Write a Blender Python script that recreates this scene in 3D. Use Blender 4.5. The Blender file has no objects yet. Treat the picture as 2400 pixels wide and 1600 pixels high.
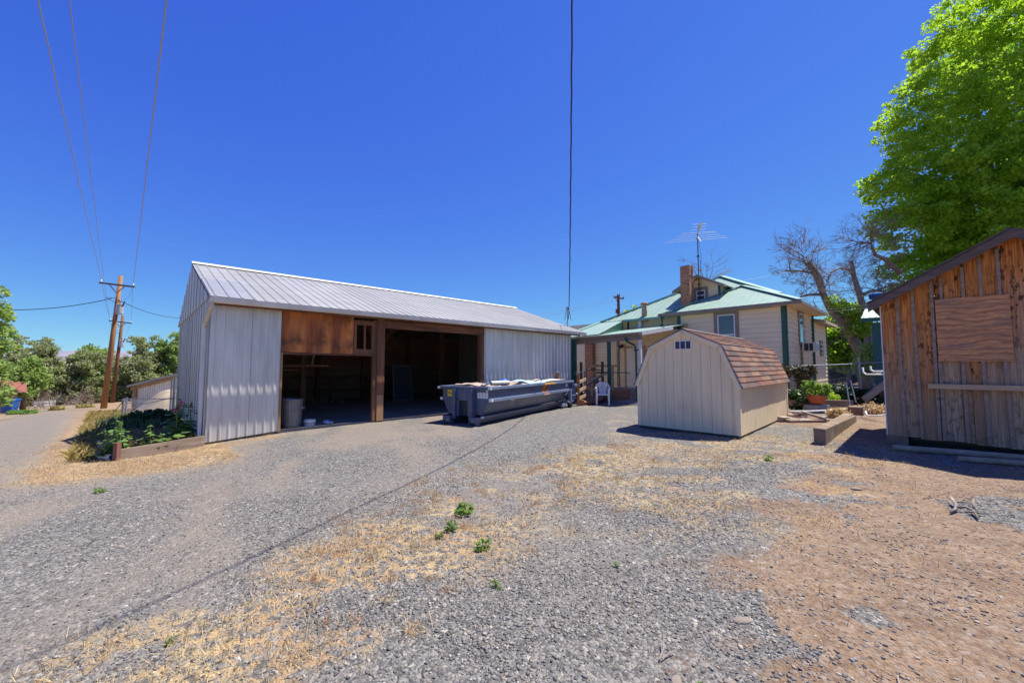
import bpy, bmesh, math, random
import numpy as np
from mathutils import Vector, Matrix

R = math.radians
random.seed(7)
RNG = np.random.default_rng(11)
SC = bpy.context.scene
COL = SC.collection

# ------------------------------------------------------------------ camera
F, TH, CAMH = 927.0, 0.0616, 1.5
cam_d = bpy.data.cameras.new("camera")
cam_d.sensor_width = 36.0
cam_d.lens = F / 2400 * 36
cam_d.clip_start = 0.05
cam_d.clip_end = 40000
cam = bpy.data.objects.new("camera", cam_d)
COL.objects.link(cam)
cam.location = (0, 0, CAMH)
cam.rotation_euler = (math.pi / 2 + TH, 0, 0)
SC.camera = cam

# ------------------------------------------------------------------ sky and sun
SUN_AZ, SUN_EL = R(25), R(63)          # azimuth measured from +X towards +Y
world = bpy.data.worlds.new("World")
SC.world = world
world.use_nodes = True
wn = world.node_tree
wn.nodes.clear()
w_out = wn.nodes.new("ShaderNodeOutputWorld")
w_bg = wn.nodes.new("ShaderNodeBackground")
w_sky = wn.nodes.new("ShaderNodeTexSky")
w_sky.sky_type = 'NISHITA'
w_sky.sun_disc = False
w_sky.sun_elevation = SUN_EL
w_sky.sun_rotation = math.pi / 2 - SUN_AZ
w_sky.altitude = 1900
w_sky.air_density = 1.0
w_sky.dust_density = 0.3
w_sky.ozone_density = 5.0
w_bg.inputs['Strength'].default_value = 0.15
# deep, clear high-desert sky: Nishita radiance graded channel by channel
w_sep = wn.nodes.new("ShaderNodeSeparateColor"); w_cmb = wn.nodes.new("ShaderNodeCombineColor")
wn.links.new(w_sky.outputs[0], w_sep.inputs[0])
for k_, (top_, rate_) in enumerate(((None, .067), (None, .104), (.92, .50))):
    m1 = wn.nodes.new("ShaderNodeMath"); m1.operation = 'MULTIPLY'
    wn.links.new(w_sep.outputs[k_], m1.inputs[0])
    if top_ is None:                                   # plain gain on red and green
        m1.inputs[1].default_value = rate_ / .261
        wn.links.new(m1.outputs[0], w_cmb.inputs[k_]); continue
    m1.inputs[1].default_value = -rate_                # soft shoulder on blue
    m2 = wn.nodes.new("ShaderNodeMath"); m2.operation = 'POWER'; m2.inputs[0].default_value = math.e
    m3 = wn.nodes.new("ShaderNodeMath"); m3.operation = 'MULTIPLY_ADD'
    m3.inputs[1].default_value = -top_ / .261; m3.inputs[2].default_value = top_ / .261
    wn.links.new(m1.outputs[0], m2.inputs[1])
    wn.links.new(m2.outputs[0], m3.inputs[0]); wn.links.new(m3.outputs[0], w_cmb.inputs[k_])
wn.links.new(w_cmb.outputs[0], w_bg.inputs[0])
wn.links.new(w_bg.outputs[0], w_out.inputs[0])

sun_d = bpy.data.lights.new("sun", 'SUN')
sun_d.energy = 4.5
sun_d.angle = R(0.5)
sun_d.color = (1.0, 0.97, 0.87)
sun = bpy.data.objects.new("sun", sun_d)
COL.objects.link(sun)
sdir = Vector((math.cos(SUN_EL) * math.cos(SUN_AZ), math.cos(SUN_EL) * math.sin(SUN_AZ), math.sin(SUN_EL)))
sun.location = sdir * 60
sun.rotation_euler = sdir.to_track_quat('Z', 'Y').to_euler()

SC.view_settings.view_transform = 'Standard'
SC.view_settings.look = 'None'
SC.view_settings.exposure = 0.80
SC.view_settings.gamma = 1.0

# ------------------------------------------------------------------ layout helpers
YAW = 0.8119
A0 = np.array([-6.45, 8.40])
AX = np.array([math.sin(YAW), math.cos(YAW)])
NX = np.array([AX[1], -AX[0]])
ROTZ = math.pi / 2 - YAW                # local x runs along the lot, local y to the left and back


def W(s, t, z=0.0):
    p = A0 + AX * s + NX * t
    return (float(p[0]), float(p[1]), z)


def sp(v):
    return np.logaddexp(0, v)


def gz(x, y):
    x = np.asarray(x, float); y = np.asarray(y, float)
    u = -.72 * x + .69 * y
    ga = -.047 * .8 * sp((u - 9.5) / .8) + .047 * 6 * sp((u - 110) / 6)
    ss = AX[0] * (x - A0[0]) + AX[1] * (y - A0[1])
    m = np.clip((y - 4) / 3, 0, 1); m = m * m * (3 - 2 * m)
    return ga - .13 * np.tanh(.65 * sp((.8 - ss) / .6)) * m


def G(x, y):
    return (x, y, float(gz(x, y)))


_c, _s = math.cos(TH), math.sin(TH)


def at(px, py, Y):                       # picture measure (2400 wide) at distance Y -> a point in the yard
    u = (px - 1200) / F; v = -(py - 800) / F
    ry, rz = _c - v * _s, _s + v * _c
    k = Y / ry
    return (u * k, Y, CAMH + rz * k)


def base(px, Y):
    x = (px - 1200) / F * Y
    return G(x, Y)

# ------------------------------------------------------------------ mesh builder


class MB:
    def __init__(self):
        self.v = []; self.f = []

    def add(self, vs, fs):
        b = len(self.v)
        self.v += [tuple(map(float, p)) for p in vs]
        self.f += [tuple(i + b for i in f) for f in fs]
        return self

    def box(self, x0, x1, y0, y1, z0, z1):
        x0, x1 = min(x0, x1), max(x0, x1); y0, y1 = min(y0, y1), max(y0, y1)
        vs = [(x0, y0, z0), (x1, y0, z0), (x1, y1, z0), (x0, y1, z0), (x0, y0, z1), (x1, y0, z1), (x1, y1, z1), (x0, y1, z1)]
        return self.hexa(vs)

    def hexa(self, vs):
        return self.add(vs, [(0, 3, 2, 1), (4, 5, 6, 7), (0, 1, 5, 4), (1, 2, 6, 5), (2, 3, 7, 6), (3, 0, 4, 7)])

    def beam(self, p, q, w, h, up=(0, 0, 1)):
        p = Vector(p); q = Vector(q); d = (q - p).normalized(); up = Vector(up)
        if abs(d.dot(up)) > .98:
            up = Vector((1, 0, 0))
        s = d.cross(up).normalized(); u = s.cross(d)
        vs = []
        for c in (p, q):
            for a, b in ((-1, -1), (1, -1), (1, 1), (-1, 1)):
                vs.append(c + s * (a * w / 2) + u * (b * h / 2))
        return self.add(vs, [(0, 1, 2, 3), (7, 6, 5, 4), (0, 4, 5, 1), (1, 5, 6, 2), (2, 6, 7, 3), (3, 7, 4, 0)])

    def tube(self, pts, r, n=8, cap=True):
        pts = [Vector(p) for p in pts]
        rs = r if hasattr(r, '__len__') else [r] * len(pts)
        vs = []; fs = []
        ref = None
        for i, p in enumerate(pts):
            a = pts[max(i - 1, 0)]; b = pts[min(i + 1, len(pts) - 1)]
            d = (b - a)
            if d.length < 1e-9:
                d = Vector((0, 0, 1))
            d.normalize()
            if ref is None:
                ref = Vector((0, 0, 1)) if abs(d.z) < .9 else Vector((1, 0, 0))
            s = d.cross(ref)
            if s.length < 1e-4:
                s = d.cross(Vector((.3, 1, .2)))
            s.normalize(); u = d.cross(s).normalized(); ref = u.cross(d) * -1 if False else ref
            for k in range(n):
                t = 2 * math.pi * k / n
                vs.append(p + (s * math.cos(t) + u * math.sin(t)) * rs[i])
        for i in range(len(pts) - 1):
            for k in range(n):
                a = i * n + k; b = i * n + (k + 1) % n
                fs.append((a, b, b + n, a + n))
        if cap:
            fs.append(tuple(range(n - 1, -1, -1)))
            fs.append(tuple(range((len(pts) - 1) * n, len(pts) * n)))
        return self.add(vs, fs)

    def prism(self, poly, vec):
        n = len(poly); vec = Vector(vec)
        vs = [Vector(p) for p in poly] + [Vector(p) + vec for p in poly]
        fs = [tuple(range(n - 1, -1, -1)), tuple(range(n, 2 * n))]
        for i in range(n):
            j = (i + 1) % n
            fs.append((i, j, j + n, i + n))
        return self.add(vs, fs)

    def lathe(self, prof, c=(0, 0, 0), n=20):
        vs = []; fs = []
        for r, z in prof:
            for k in range(n):
                t = 2 * math.pi * k / n
                vs.append((c[0] + r * math.cos(t), c[1] + r * math.sin(t), c[2] + z))
        for i in range(len(prof) - 1):
            for k in range(n):
                a = i * n + k; b = i * n + (k + 1) % n
                fs.append((a, b, b + n, a + n))
        return self.add(vs, fs)

    def blob(self, c, r, seed=0, amt=.25, sub=2, flat=(1, 1, 1)):
        bm = bmesh.new()
        bmesh.ops.create_icosphere(bm, subdivisions=sub, radius=1)
        rr = random.Random(seed)
        dirs = [(Vector((rr.gauss(0, 1), rr.gauss(0, 1), rr.gauss(0, 1))).normalized(), rr.uniform(-amt, amt)) for _ in range(9)]
        vs = []
        for v in bm.verts:
            k = 1 + sum(a * max(0, v.co.dot(d)) ** 2 for d, a in dirs)
            vs.append((c[0] + v.co.x * r * k * flat[0], c[1] + v.co.y * r * k * flat[1], c[2] + v.co.z * r * k * flat[2]))
        fs = [tuple(v.index for v in f.verts) for f in bm.faces]
        bm.free()
        return self.add(vs, fs)

    def build(self, name, mat, parent=None, label=None, smooth=False, bev=0, loc=None, nrm=True):
        me = bpy.data.meshes.new(name)
        me.from_pydata(self.v, [], self.f)
        if nrm:
            bm = bmesh.new(); bm.from_mesh(me)
            bmesh.ops.recalc_face_normals(bm, faces=bm.faces[:])
            bm.to_mesh(me); bm.free()
        me.materials.append(mat)
        if smooth:
            me.polygons.foreach_set('use_smooth', [True] * len(me.polygons))
        o = bpy.data.objects.new(name, me)
        COL.objects.link(o)
        if parent is not None:
            o.parent = parent
        if loc is not None:
            o.location = loc
        if label:
            o['label'] = label
        if bev:
            m = o.modifiers.new('bevel', 'BEVEL'); m.width = bev; m.segments = 1; m.limit_method = 'ANGLE'
        return o


def thing(name, label, cat, loc=(0, 0, 0), rz=0.0, group=None):
    o = bpy.data.objects.new(name, None)
    o.empty_display_size = .2
    COL.objects.link(o)
    o.location = loc; o.rotation_euler = (0, 0, rz)
    o['label'] = label; o['category'] = cat
    if group:
        o['group'] = group
    return o


def tag(o, label, cat, group=None):
    o['label'] = label; o['category'] = cat
    if group:
        o['group'] = group
    return o


def dup(root, loc, rz=0.0, label=None, scale=None):
    r = root.copy(); COL.objects.link(r); r.location = loc; r.rotation_euler = (0, 0, rz)
    if label:
        r['label'] = label
    if scale:
        r.scale = (scale,) * 3 if not hasattr(scale, '__len__') else scale
    for ch in list(root.children):
        c = ch.copy(); COL.objects.link(c); c.parent = r
        for g in list(ch.children):
            d = g.copy(); COL.objects.link(d); d.parent = c
    return r


def fastmesh(name, verts, faces_flat, k, mat, parent=None, smooth=False):
    verts = np.asarray(verts, np.float32).reshape(-1, 3)
    idx = np.asarray(faces_flat, np.int32).reshape(-1)
    nf = len(idx) // k
    me = bpy.data.meshes.new(name)
    me.vertices.add(len(verts)); me.vertices.foreach_set('co', verts.ravel())
    me.loops.add(len(idx)); me.loops.foreach_set('vertex_index', idx)
    me.polygons.add(nf); me.polygons.foreach_set('loop_start', np.arange(nf, dtype=np.int32) * k)
    me.update(calc_edges=True)
    if smooth:
        me.polygons.foreach_set('use_smooth', [True] * nf)
    me.materials.append(mat)
    o = bpy.data.objects.new(name, me); COL.objects.link(o)
    if parent is not None:
        o.parent = parent
    return o


def lerp(a, b, t):
    return tuple(a[i] + (b[i] - a[i]) * t for i in range(len(a)))


def ribs(mb, poly, d, u, pitch, w, h, start=0.0, lift=0.0):
    """flat sheet plus raised ribs running up the slope u, spaced along d"""
    P = [Vector(p) for p in poly]; d = Vector(d).normalized(); u = Vector(u).normalized()
    n = d.cross(u).normalized()
    if n.z < 0 or (abs(n.z) < 1e-6 and False):
        n = -n
    o = P[0]
    q = [((p - o).dot(d), (p - o).dot(u)) for p in P]
    lo = min(a for a, b in q); hi = max(a for a, b in q)
    x = lo + start
    while x < hi:
        ys = []
        for i in range(len(q)):
            (a0, b0), (a1, b1) = q[i], q[(i + 1) % len(q)]
            if (a0 - x) * (a1 - x) < 0:
                ys.append(b0 + (b1 - b0) * (x - a0) / (a1 - a0))
        if len(ys) >= 2:
            y0, y1 = min(ys), max(ys)
            if y1 - y0 > .03:
                vs = []
                for y in (y0, y1):
                    for a, hh in ((-w / 2, lift), (-w / 4, h + lift), (w / 4, h + lift), (w / 2, lift)):
                        vs.append(o + d * (x + a) + u * y + n * hh)
                mb.add(vs, [(0, 1, 5, 4), (1, 2, 6, 5), (2, 3, 7, 6), (0, 3, 2, 1), (4, 5, 6, 7)])
        x += pitch
    return mb


def roofplane(poly, d, u, pitch=.3, w=.05, h=.025, th=.03, start=.08):
    mb = MB()
    P = [Vector(p) for p in poly]
    n = Vector(d).cross(Vector(u)).normalized()
    if n.z < 0:
        n = -n
    mb.prism(P, -n * th)
    ribs(mb, poly, d, u, pitch, w, h, start)
    return mb


def text_mesh(name, body, size, mat, parent, loc, rot, extrude=.001, sx=1.0):
    cu = bpy.data.curves.new(name, 'FONT'); cu.body = body; cu.size = size; cu.extrude = extrude
    cu.align_x = 'CENTER'; cu.align_y = 'CENTER'
    o = bpy.data.objects.new(name, cu); COL.objects.link(o)
    dg = bpy.context.evaluated_depsgraph_get()
    me = bpy.data.meshes.new_from_object(o.evaluated_get(dg))
    bpy.data.objects.remove(o)
    me.materials.clear(); me.materials.append(mat)
    ob = bpy.data.objects.new(name, me); COL.objects.link(ob)
    ob.parent = parent; ob.location = loc; ob.rotation_euler = rot; ob.scale = (sx, 1, 1)
    return ob

# ------------------------------------------------------------------ materials


def new_mat(name):
    m = bpy.data.materials.new(name); m.use_nodes = True
    nt = m.node_tree; nt.nodes.clear()
    out = nt.nodes.new('ShaderNodeOutputMaterial')
    b = nt.nodes.new('ShaderNodeBsdfPrincipled')
    nt.links.new(b.outputs[0], out.inputs[0])
    return m, nt, b


def rgba(c):
    return (c[0], c[1], c[2], 1)


def nmix(nt, fac, a, b, mode='MIX'):
    n = nt.nodes.new('ShaderNodeMix'); n.data_type = 'RGBA'; n.blend_type = mode
    for sock, val in ((n.inputs[0], fac), (n.inputs[6], a), (n.inputs[7], b)):
        if hasattr(val, 'links'):
            nt.links.new(val, sock)
        elif hasattr(val, '__len__'):
            sock.default_value = rgba(val)
        else:
            sock.default_value = val
    return n.outputs[2]


def nmath(nt, op, a, b=None, c=None, clamp=False):
    n = nt.nodes.new('ShaderNodeMath'); n.operation = op; n.use_clamp = clamp
    for i, val in enumerate((a, b, c)):
        if val is None:
            continue
        if hasattr(val, 'links'):
            nt.links.new(val, n.inputs[i])
        else:
            n.inputs[i].default_value = val
    return n.outputs[0]


def nramp(nt, val, stops, interp='LINEAR'):
    n = nt.nodes.new('ShaderNodeValToRGB')
    cr = n.color_ramp; cr.interpolation = interp
    while len(cr.elements) < len(stops):
        cr.elements.new(.5)
    for e, (p, c) in zip(cr.elements, stops):
        e.position = p
        e.color = rgba(c) if hasattr(c, '__len__') else (c, c, c, 1)
    nt.links.new(val, n.inputs[0])
    return n.outputs[0]


def nnoise(nt, coord, scale=(1, 1, 1), size=1.0, detail=4, rough=.55, dist=0.0):
    mp = nt.nodes.new('ShaderNodeMapping'); mp.inputs['Scale'].default_value = scale
    nt.links.new(coord, mp.inputs[0])
    n = nt.nodes.new('ShaderNodeTexNoise'); n.inputs['Scale'].default_value = size
    n.inputs['Detail'].default_value = detail; n.inputs['Roughness'].default_value = rough
    n.inputs['Distortion'].default_value = dist
    nt.links.new(mp.outputs[0], n.inputs[0])
    return n.outputs[0]


def ncoord(nt, kind='Object'):
    return nt.nodes.new('ShaderNodeTexCoord').outputs[kind]


def nisland(nt):
    return nt.nodes.new('ShaderNodeNewGeometry').outputs['Random Per Island']


def nbump(nt, b, h, strength=.3, dist=.01):
    n = nt.nodes.new('ShaderNodeBump'); n.inputs['Strength'].default_value = strength
    n.inputs['Distance'].default_value = dist
    nt.links.new(h, n.inputs['Height']); nt.links.new(n.outputs[0], b.inputs['Normal'])


def mat(name, c1, c2=None, scale=(4, 4, 4), detail=5, lo=.35, hi=.65, rough=.6, metal=0.0, bump=0.0, bdist=.006,
        spots=(), island=None, spec=.5, rvar=0.0, sheet=None):
    """base colour mottled between c1 and c2, optional stains and per-piece tint"""
    m, nt, b = new_mat(name)
    co = ncoord(nt)
    col = None
    if island:
        col = nramp(nt, nisland(nt), [(i / max(1, len(island) - 1), c) for i, c in enumerate(island)])
        if c2 is not None:
            f = nramp(nt, nnoise(nt, co, scale, 1, detail), [(lo, 0), (hi, 1)])
            col = nmix(nt, f, col, nmix(nt, .65, col, c2))
    elif c2 is not None:
        f = nramp(nt, nnoise(nt, co, scale, 1, detail), [(lo, 0), (hi, 1)])
        col = nmix(nt, f, c1, c2)
    else:
        col = nmix(nt, 0.0, c1, c1)
    if sheet:                            # each rolled sheet weathers a little differently
        ax_, wd_, amt_ = sheet
        sx_ = nt.nodes.new('ShaderNodeSeparateXYZ'); nt.links.new(co, sx_.inputs[0])
        wnz = nt.nodes.new('ShaderNodeTexWhiteNoise'); wnz.noise_dimensions = '1D'
        nt.links.new(nmath(nt, 'FLOOR', nmath(nt, 'DIVIDE', sx_.outputs[ax_], wd_)), wnz.inputs['W'])
        g_ = nramp(nt, wnz.outputs[0], [(0, 1 - amt_), (1, 1)])
        col = nmix(nt, 1.0, col, g_, 'MULTIPLY')
        fr_ = nmath(nt, 'FRACT', nmath(nt, 'DIVIDE', sx_.outputs[ax_], wd_))
        lap = nmath(nt, 'LESS_THAN', fr_, .012 / wd_)
        col = nmix(nt, nmath(nt, 'MULTIPLY', lap, .5), col, (.12, .11, .10))
    for sc, ss, a, bb, amt in spots:
        f = nramp(nt, nnoise(nt, co, ss, 1, 4), [(a, 0), (bb, amt)])
        col = nmix(nt, f, col, sc)
    nt.links.new(col, b.inputs['Base Color'])
    b.inputs['Roughness'].default_value = rough
    b.inputs['Metallic'].default_value = metal
    b.inputs['Specular IOR Level'].default_value = spec
    if rvar:
        f = nnoise(nt, co, (3, 3, 3), 1, 4)
        nt.links.new(nmath(nt, 'MULTIPLY_ADD', f, rvar * 2, rough - rvar), b.inputs['Roughness'])
    if bump:
        nbump(nt, b, nnoise(nt, co, tuple(s * 2 for s in scale), 1, 6), bump, bdist)
    return m


def leaf_mat(name, cols, trans=.35, rough=.5):
    m, nt, b = new_mat(name)
    col = nramp(nt, nisland(nt), [(i / (len(cols) - 1), c) for i, c in enumerate(cols)])
    nt.links.new(col, b.inputs['Base Color'])
    b.inputs['Roughness'].default_value = rough
    b.inputs['Specular IOR Level'].default_value = .35
    tr = nt.nodes.new('ShaderNodeBsdfTranslucent')
    nt.links.new(nmix(nt, .5, col, (cols[-1][0] * 1.5, cols[-1][1] * 1.5, cols[-1][2] * .8)), tr.inputs[0])
    mx = nt.nodes.new('ShaderNodeMixShader'); mx.inputs[0].default_value = trans
    nt.links.new(b.outputs[0], mx.inputs[1]); nt.links.new(tr.outputs[0], mx.inputs[2])
    nt.links.new(mx.outputs[0], nt.nodes['Material Output'].inputs[0])
    return m


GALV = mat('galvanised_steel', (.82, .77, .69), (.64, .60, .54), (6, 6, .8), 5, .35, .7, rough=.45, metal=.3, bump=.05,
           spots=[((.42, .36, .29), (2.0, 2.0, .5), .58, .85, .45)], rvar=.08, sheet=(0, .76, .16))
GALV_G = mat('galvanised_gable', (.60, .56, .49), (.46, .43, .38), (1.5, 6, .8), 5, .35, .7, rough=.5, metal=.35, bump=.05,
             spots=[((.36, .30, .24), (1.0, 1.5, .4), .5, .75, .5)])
ROOFM = mat('roof_steel', (.40, .385, .36), (.32, .31, .29), (.8, 2.5, 2.5), 5, .35, .7, rough=.5, metal=.15,
            spots=[((.42, .38, .33), (1.2, .35, .35), .58, .8, .4), ((.38, .27, .19), (2.5, 1.0, 1.0), .66, .8, .5)], sheet=(0, .93, .13))
ROOFP = mat('patch_steel', (.34, .335, .345), (.28, .278, .29), (3, 3, 3), rough=.5, metal=.2)
WHITE = mat('white_metal_paint', (.72, .71, .69), (.60, .58, .55), (2, 2, 2), rough=.45, spots=[((.45, .38, .30), (3, 3, 1), .62, .8, .5)])
CREAM = mat('old_cream_paint', (.62, .55, .40), (.52, .45, .32), (4, 4, 4), rough=.6)
PLY = mat('barn_plywood', (.72, .23, .05), (.30, .075, .018), (3.2, 3.2, .55), 7, .38, .62, rough=.7, bump=.2,
          spots=[((.05, .02, .011), (1.6, 1.6, 1.3), .53, .68, .85), ((.40, .17, .055), (9, 9, .7), .55, .75, .5)])
RAW = mat('barn_timber', (.27, .11, .045), (.12, .048, .024), (8, 8, .8), 6, .35, .65, rough=.8, bump=.3,
          spots=[((.34, .16, .07), (2, 2, .4), .6, .75, .6)])
RAWH = mat('barn_timber_long', (.27, .11, .046), (.115, .046, .024), (.8, 8, 8), 6, .35, .65, rough=.8, bump=.3,
           spots=[((.32, .15, .07), (.6, 3, 6), .55, .75, .6)])
TIMBN = mat('pale_timber', (.42, .24, .11), (.30, .16, .07), (9, 9, .9), 6, rough=.75, bump=.2)
DARKW = mat('dark_old_boards', (.2, .12, .075), island=[(.22, .125, .075), (.32, .185, .11), (.26, .15, .09)],
            c2=(.13, .078, .052), scale=(1.2, 6, 6), rough=.85)
REDPLY = mat('red_panel', (.32, .085, .04), (.20, .06, .035), (3, 3, 1), rough=.8)
DIRTF = mat('barn_dirt_floor', (.30, .26, .22), (.18, .155, .135), (1.6, 1.6, 1.6), 7, rough=.95, bump=.4)
GLASS = mat('window_glass', (.05, .065, .085), (.09, .10, .12), (1.2, 1.2, 1.2), rough=.06, spec=.9)
BLACK = mat('black_rubber', (.02, .02, .022), rough=.7)
DSTEEL = mat('bin_blue_paint', (.080, .105, .175), (.062, .082, .140), (1.5, 1.5, 2), 5, rough=.36, rvar=.06,
             spots=[((.17, .155, .15), (1.6, 3, 2.5), .52, .74, .6), ((.26, .24, .22), (9, 9, 30), .66, .72, .6), ((.16, .075, .04), (5, 5, 2.5), .69, .76, .7)])
DEDGE = mat('bin_blue_paint_sunlit', (.19, .23, .33), (.13, .17, .26), (.8, 3, 3), rough=.38, spots=[((.25, .25, .26), (3, 3, 3), .6, .75, .5)])  # lighter copy of the bin paint; sun on the rails put into the colour
YEL = mat('yellow_sticker', (.80, .60, .03), rough=.4)
ORG = mat('orange_sticker', (.72, .20, .02), (.55, .14, .02), (9, 9, 9), rough=.5)
AMB = mat('amber_reflective', (.80, .42, .03), (.70, .36, .05), (20, 4, 4), rough=.35)
WSTK = mat('white_sticker', (.72, .72, .72), rough=.4)
RSTK = mat('red_sticker_mark', (.30, .04, .04), rough=.5)
INK = mat('black_ink', (.02, .02, .02), rough=.6)
INKB = mat('brown_ink', (.07, .025, .01), rough=.6)

SIDING = mat('tan_siding', (.90, .71, .45), (.82, .64, .405), (.5, .5, 2), 4, rough=.55, spots=[((.60, .43, .30), (.7, .7, .3), .58, .8, .35)])
TRIM = mat('taupe_trim', (.28, .21, .165), (.24, .18, .14), (2, 2, 2), rough=.6)
SOFFIT = mat('soffit_tan', (.72, .52, .35), (.64, .46, .31), (2, 2, 2), rough=.6)
GREEN = mat('dark_green_paint', (.010, .075, .052), (.014, .095, .066), (2, 2, 2), rough=.45)
GROOF = mat('green_roof_steel', (.24, .355, .275), (.285, .39, .305), (1.5, 1.5, 1.5), 4, rough=.5, spots=[((.36, .48, .43), (.6, 2, 2), .55, .8, .4)])
GRIDGE = mat('green_ridge_cap', (.20, .36, .29), (.17, .31, .25), (2, 2, 2), rough=.5)
DOORW = mat('door_white', (.82, .74, .64), (.74, .66, .57), (2, 2, 2), rough=.4)
CONC = mat('concrete', (.28, .27, .27), (.19, .185, .185), (3, 3, 3), 6, rough=.9, bump=.2)
DPANE = mat('dark_pane', (.018, .022, .07), rough=.35)
WPLAS = mat('white_plastic', (.80, .78, .74), rough=.35)
PIPE = mat('galvanised_pipe', (.33, .34, .36), (.24, .25, .27), (9, 9, 9), rough=.45, metal=.6)
DPIPE = mat('dark_pipe', (.06, .06, .065), rough=.5, metal=.4)
WIREM = mat('cable_black', (.02, .02, .022), rough=.6)
WIREG = mat('wire_grey', (.30, .30, .32), rough=.5, metal=.3)
CEDAR = mat('cedar_stain', (.42, .16, .055), (.30, .105, .038), (8, 8, .9), 6, rough=.7, bump=.15)
CEDARL = mat('pale_cedar', (.50, .34, .20), (.38, .24, .13), (2, 2, 8), 6, rough=.7, bump=.15)
BROWNP = mat('brown_post', (.105, .045, .026), (.07, .03, .018), (6, 6, 1), rough=.7)
DECK = mat('deck_boards', (.30, .14, .07), (.20, .09, .05), (1, 6, 6), 6, rough=.8)
T111 = mat('shed_panel_siding', (.90, .715, .455), (.78, .615, .39), (11, 11, .8), 7, .3, .7, rough=.75, bump=.25,
           spots=[((.62, .49, .35), (3, 3, .35), .55, .8, .5), ((.50, .38, .26), (1.3, 1.3, 1.3), .62, .8, .45)])
T111T = mat('shed_trim_siding', (.90, .73, .47), (.80, .645, .41), (4, 4, 4), 6, rough=.7, bump=.15)
SHING = mat('shingles', (.3, .15, .1), island=[(.085, .075, .075), (.30, .105, .065), (.16, .095, .085), (.36, .155, .085), (.13, .105, .10), (.40, .215, .125), (.25, .085, .06), (.10, .085, .085)],
            c2=(.10, .07, .06), scale=(38, 38, 38), rough=.95, bump=.5, bdist=.004)
PLANKW = mat('weathered_planks', (.45, .37, .31), island=[(.52, .43, .36), (.44, .35, .29), (.36, .28, .23)], c2=(.30, .225, .18), scale=(10, 10, 10), rough=.85, bump=.3)
TIMB = mat('landscape_timber', (.25, .165, .11), (.155, .10, .068), (7, 7, 7), 6, rough=.85, bump=.3,
           spots=[((.40, .33, .27), (2, 2, 2), .55, .75, .5)])
TERRA = mat('terracotta', (.46, .12, .05), (.38, .095, .04), (4, 4, 4), rough=.7)
POLE = mat('pole_wood', (.34, .155, .058), (.24, .105, .042), (9, 9, .5), 6, rough=.8, bump=.2, spots=[((.10, .06, .045), (2, 2, .35), .58, .75, .6)])
POLED = mat('pole_wood_dark', (.22, .085, .04), (.14, .058, .032), (9, 9, .5), 6, rough=.8, bump=.2)
ARM = mat('crossarm_wood', (.16, .115, .08), (.11, .08, .06), (4, 4, 4), rough=.85)
TRANSF = mat('transformer_grey', (.40, .41, .43), (.33, .34, .36), (3, 3, 3), rough=.45)
BARK = mat('bark', (.34, .25, .185), (.17, .12, .088), (9, 9, 2), 7, rough=.95, bump=.6, bdist=.03)
TWIG = mat('bare_twigs', (.30, .215, .17), (.20, .14, .11), (4, 4, 4), rough=.9)
DRIFT = mat('bleached_wood', (.36, .30, .245), (.20, .15, .115), (12, 12, 12), 6, rough=.85, bump=.3)
BINBLUE = mat('bin_blue_plastic', (.012, .09, .36), (.01, .075, .30), (3, 3, 3), rough=.4)
STUCCO = mat('tan_stucco', (.44, .30, .185), (.38, .25, .15), (6, 6, 6), rough=.9, bump=.2)
REDROOF = mat('red_tile_roof', (.30, .10, .065), (.21, .07, .05), (3, 8, 8), rough=.85)
REDW = mat('rust_red_boards', (.25, .055, .025), (.17, .04, .02), (8, 8, 1), rough=.8)
TEAL = mat('teal_boards', (.010, .115, .105), (.014, .09, .085), (8, 8, 1), rough=.55)
BLUEP = mat('blue_painted_steel', (.012, .05, .20), (.02, .07, .25), (2, 2, 2), rough=.5)


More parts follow.
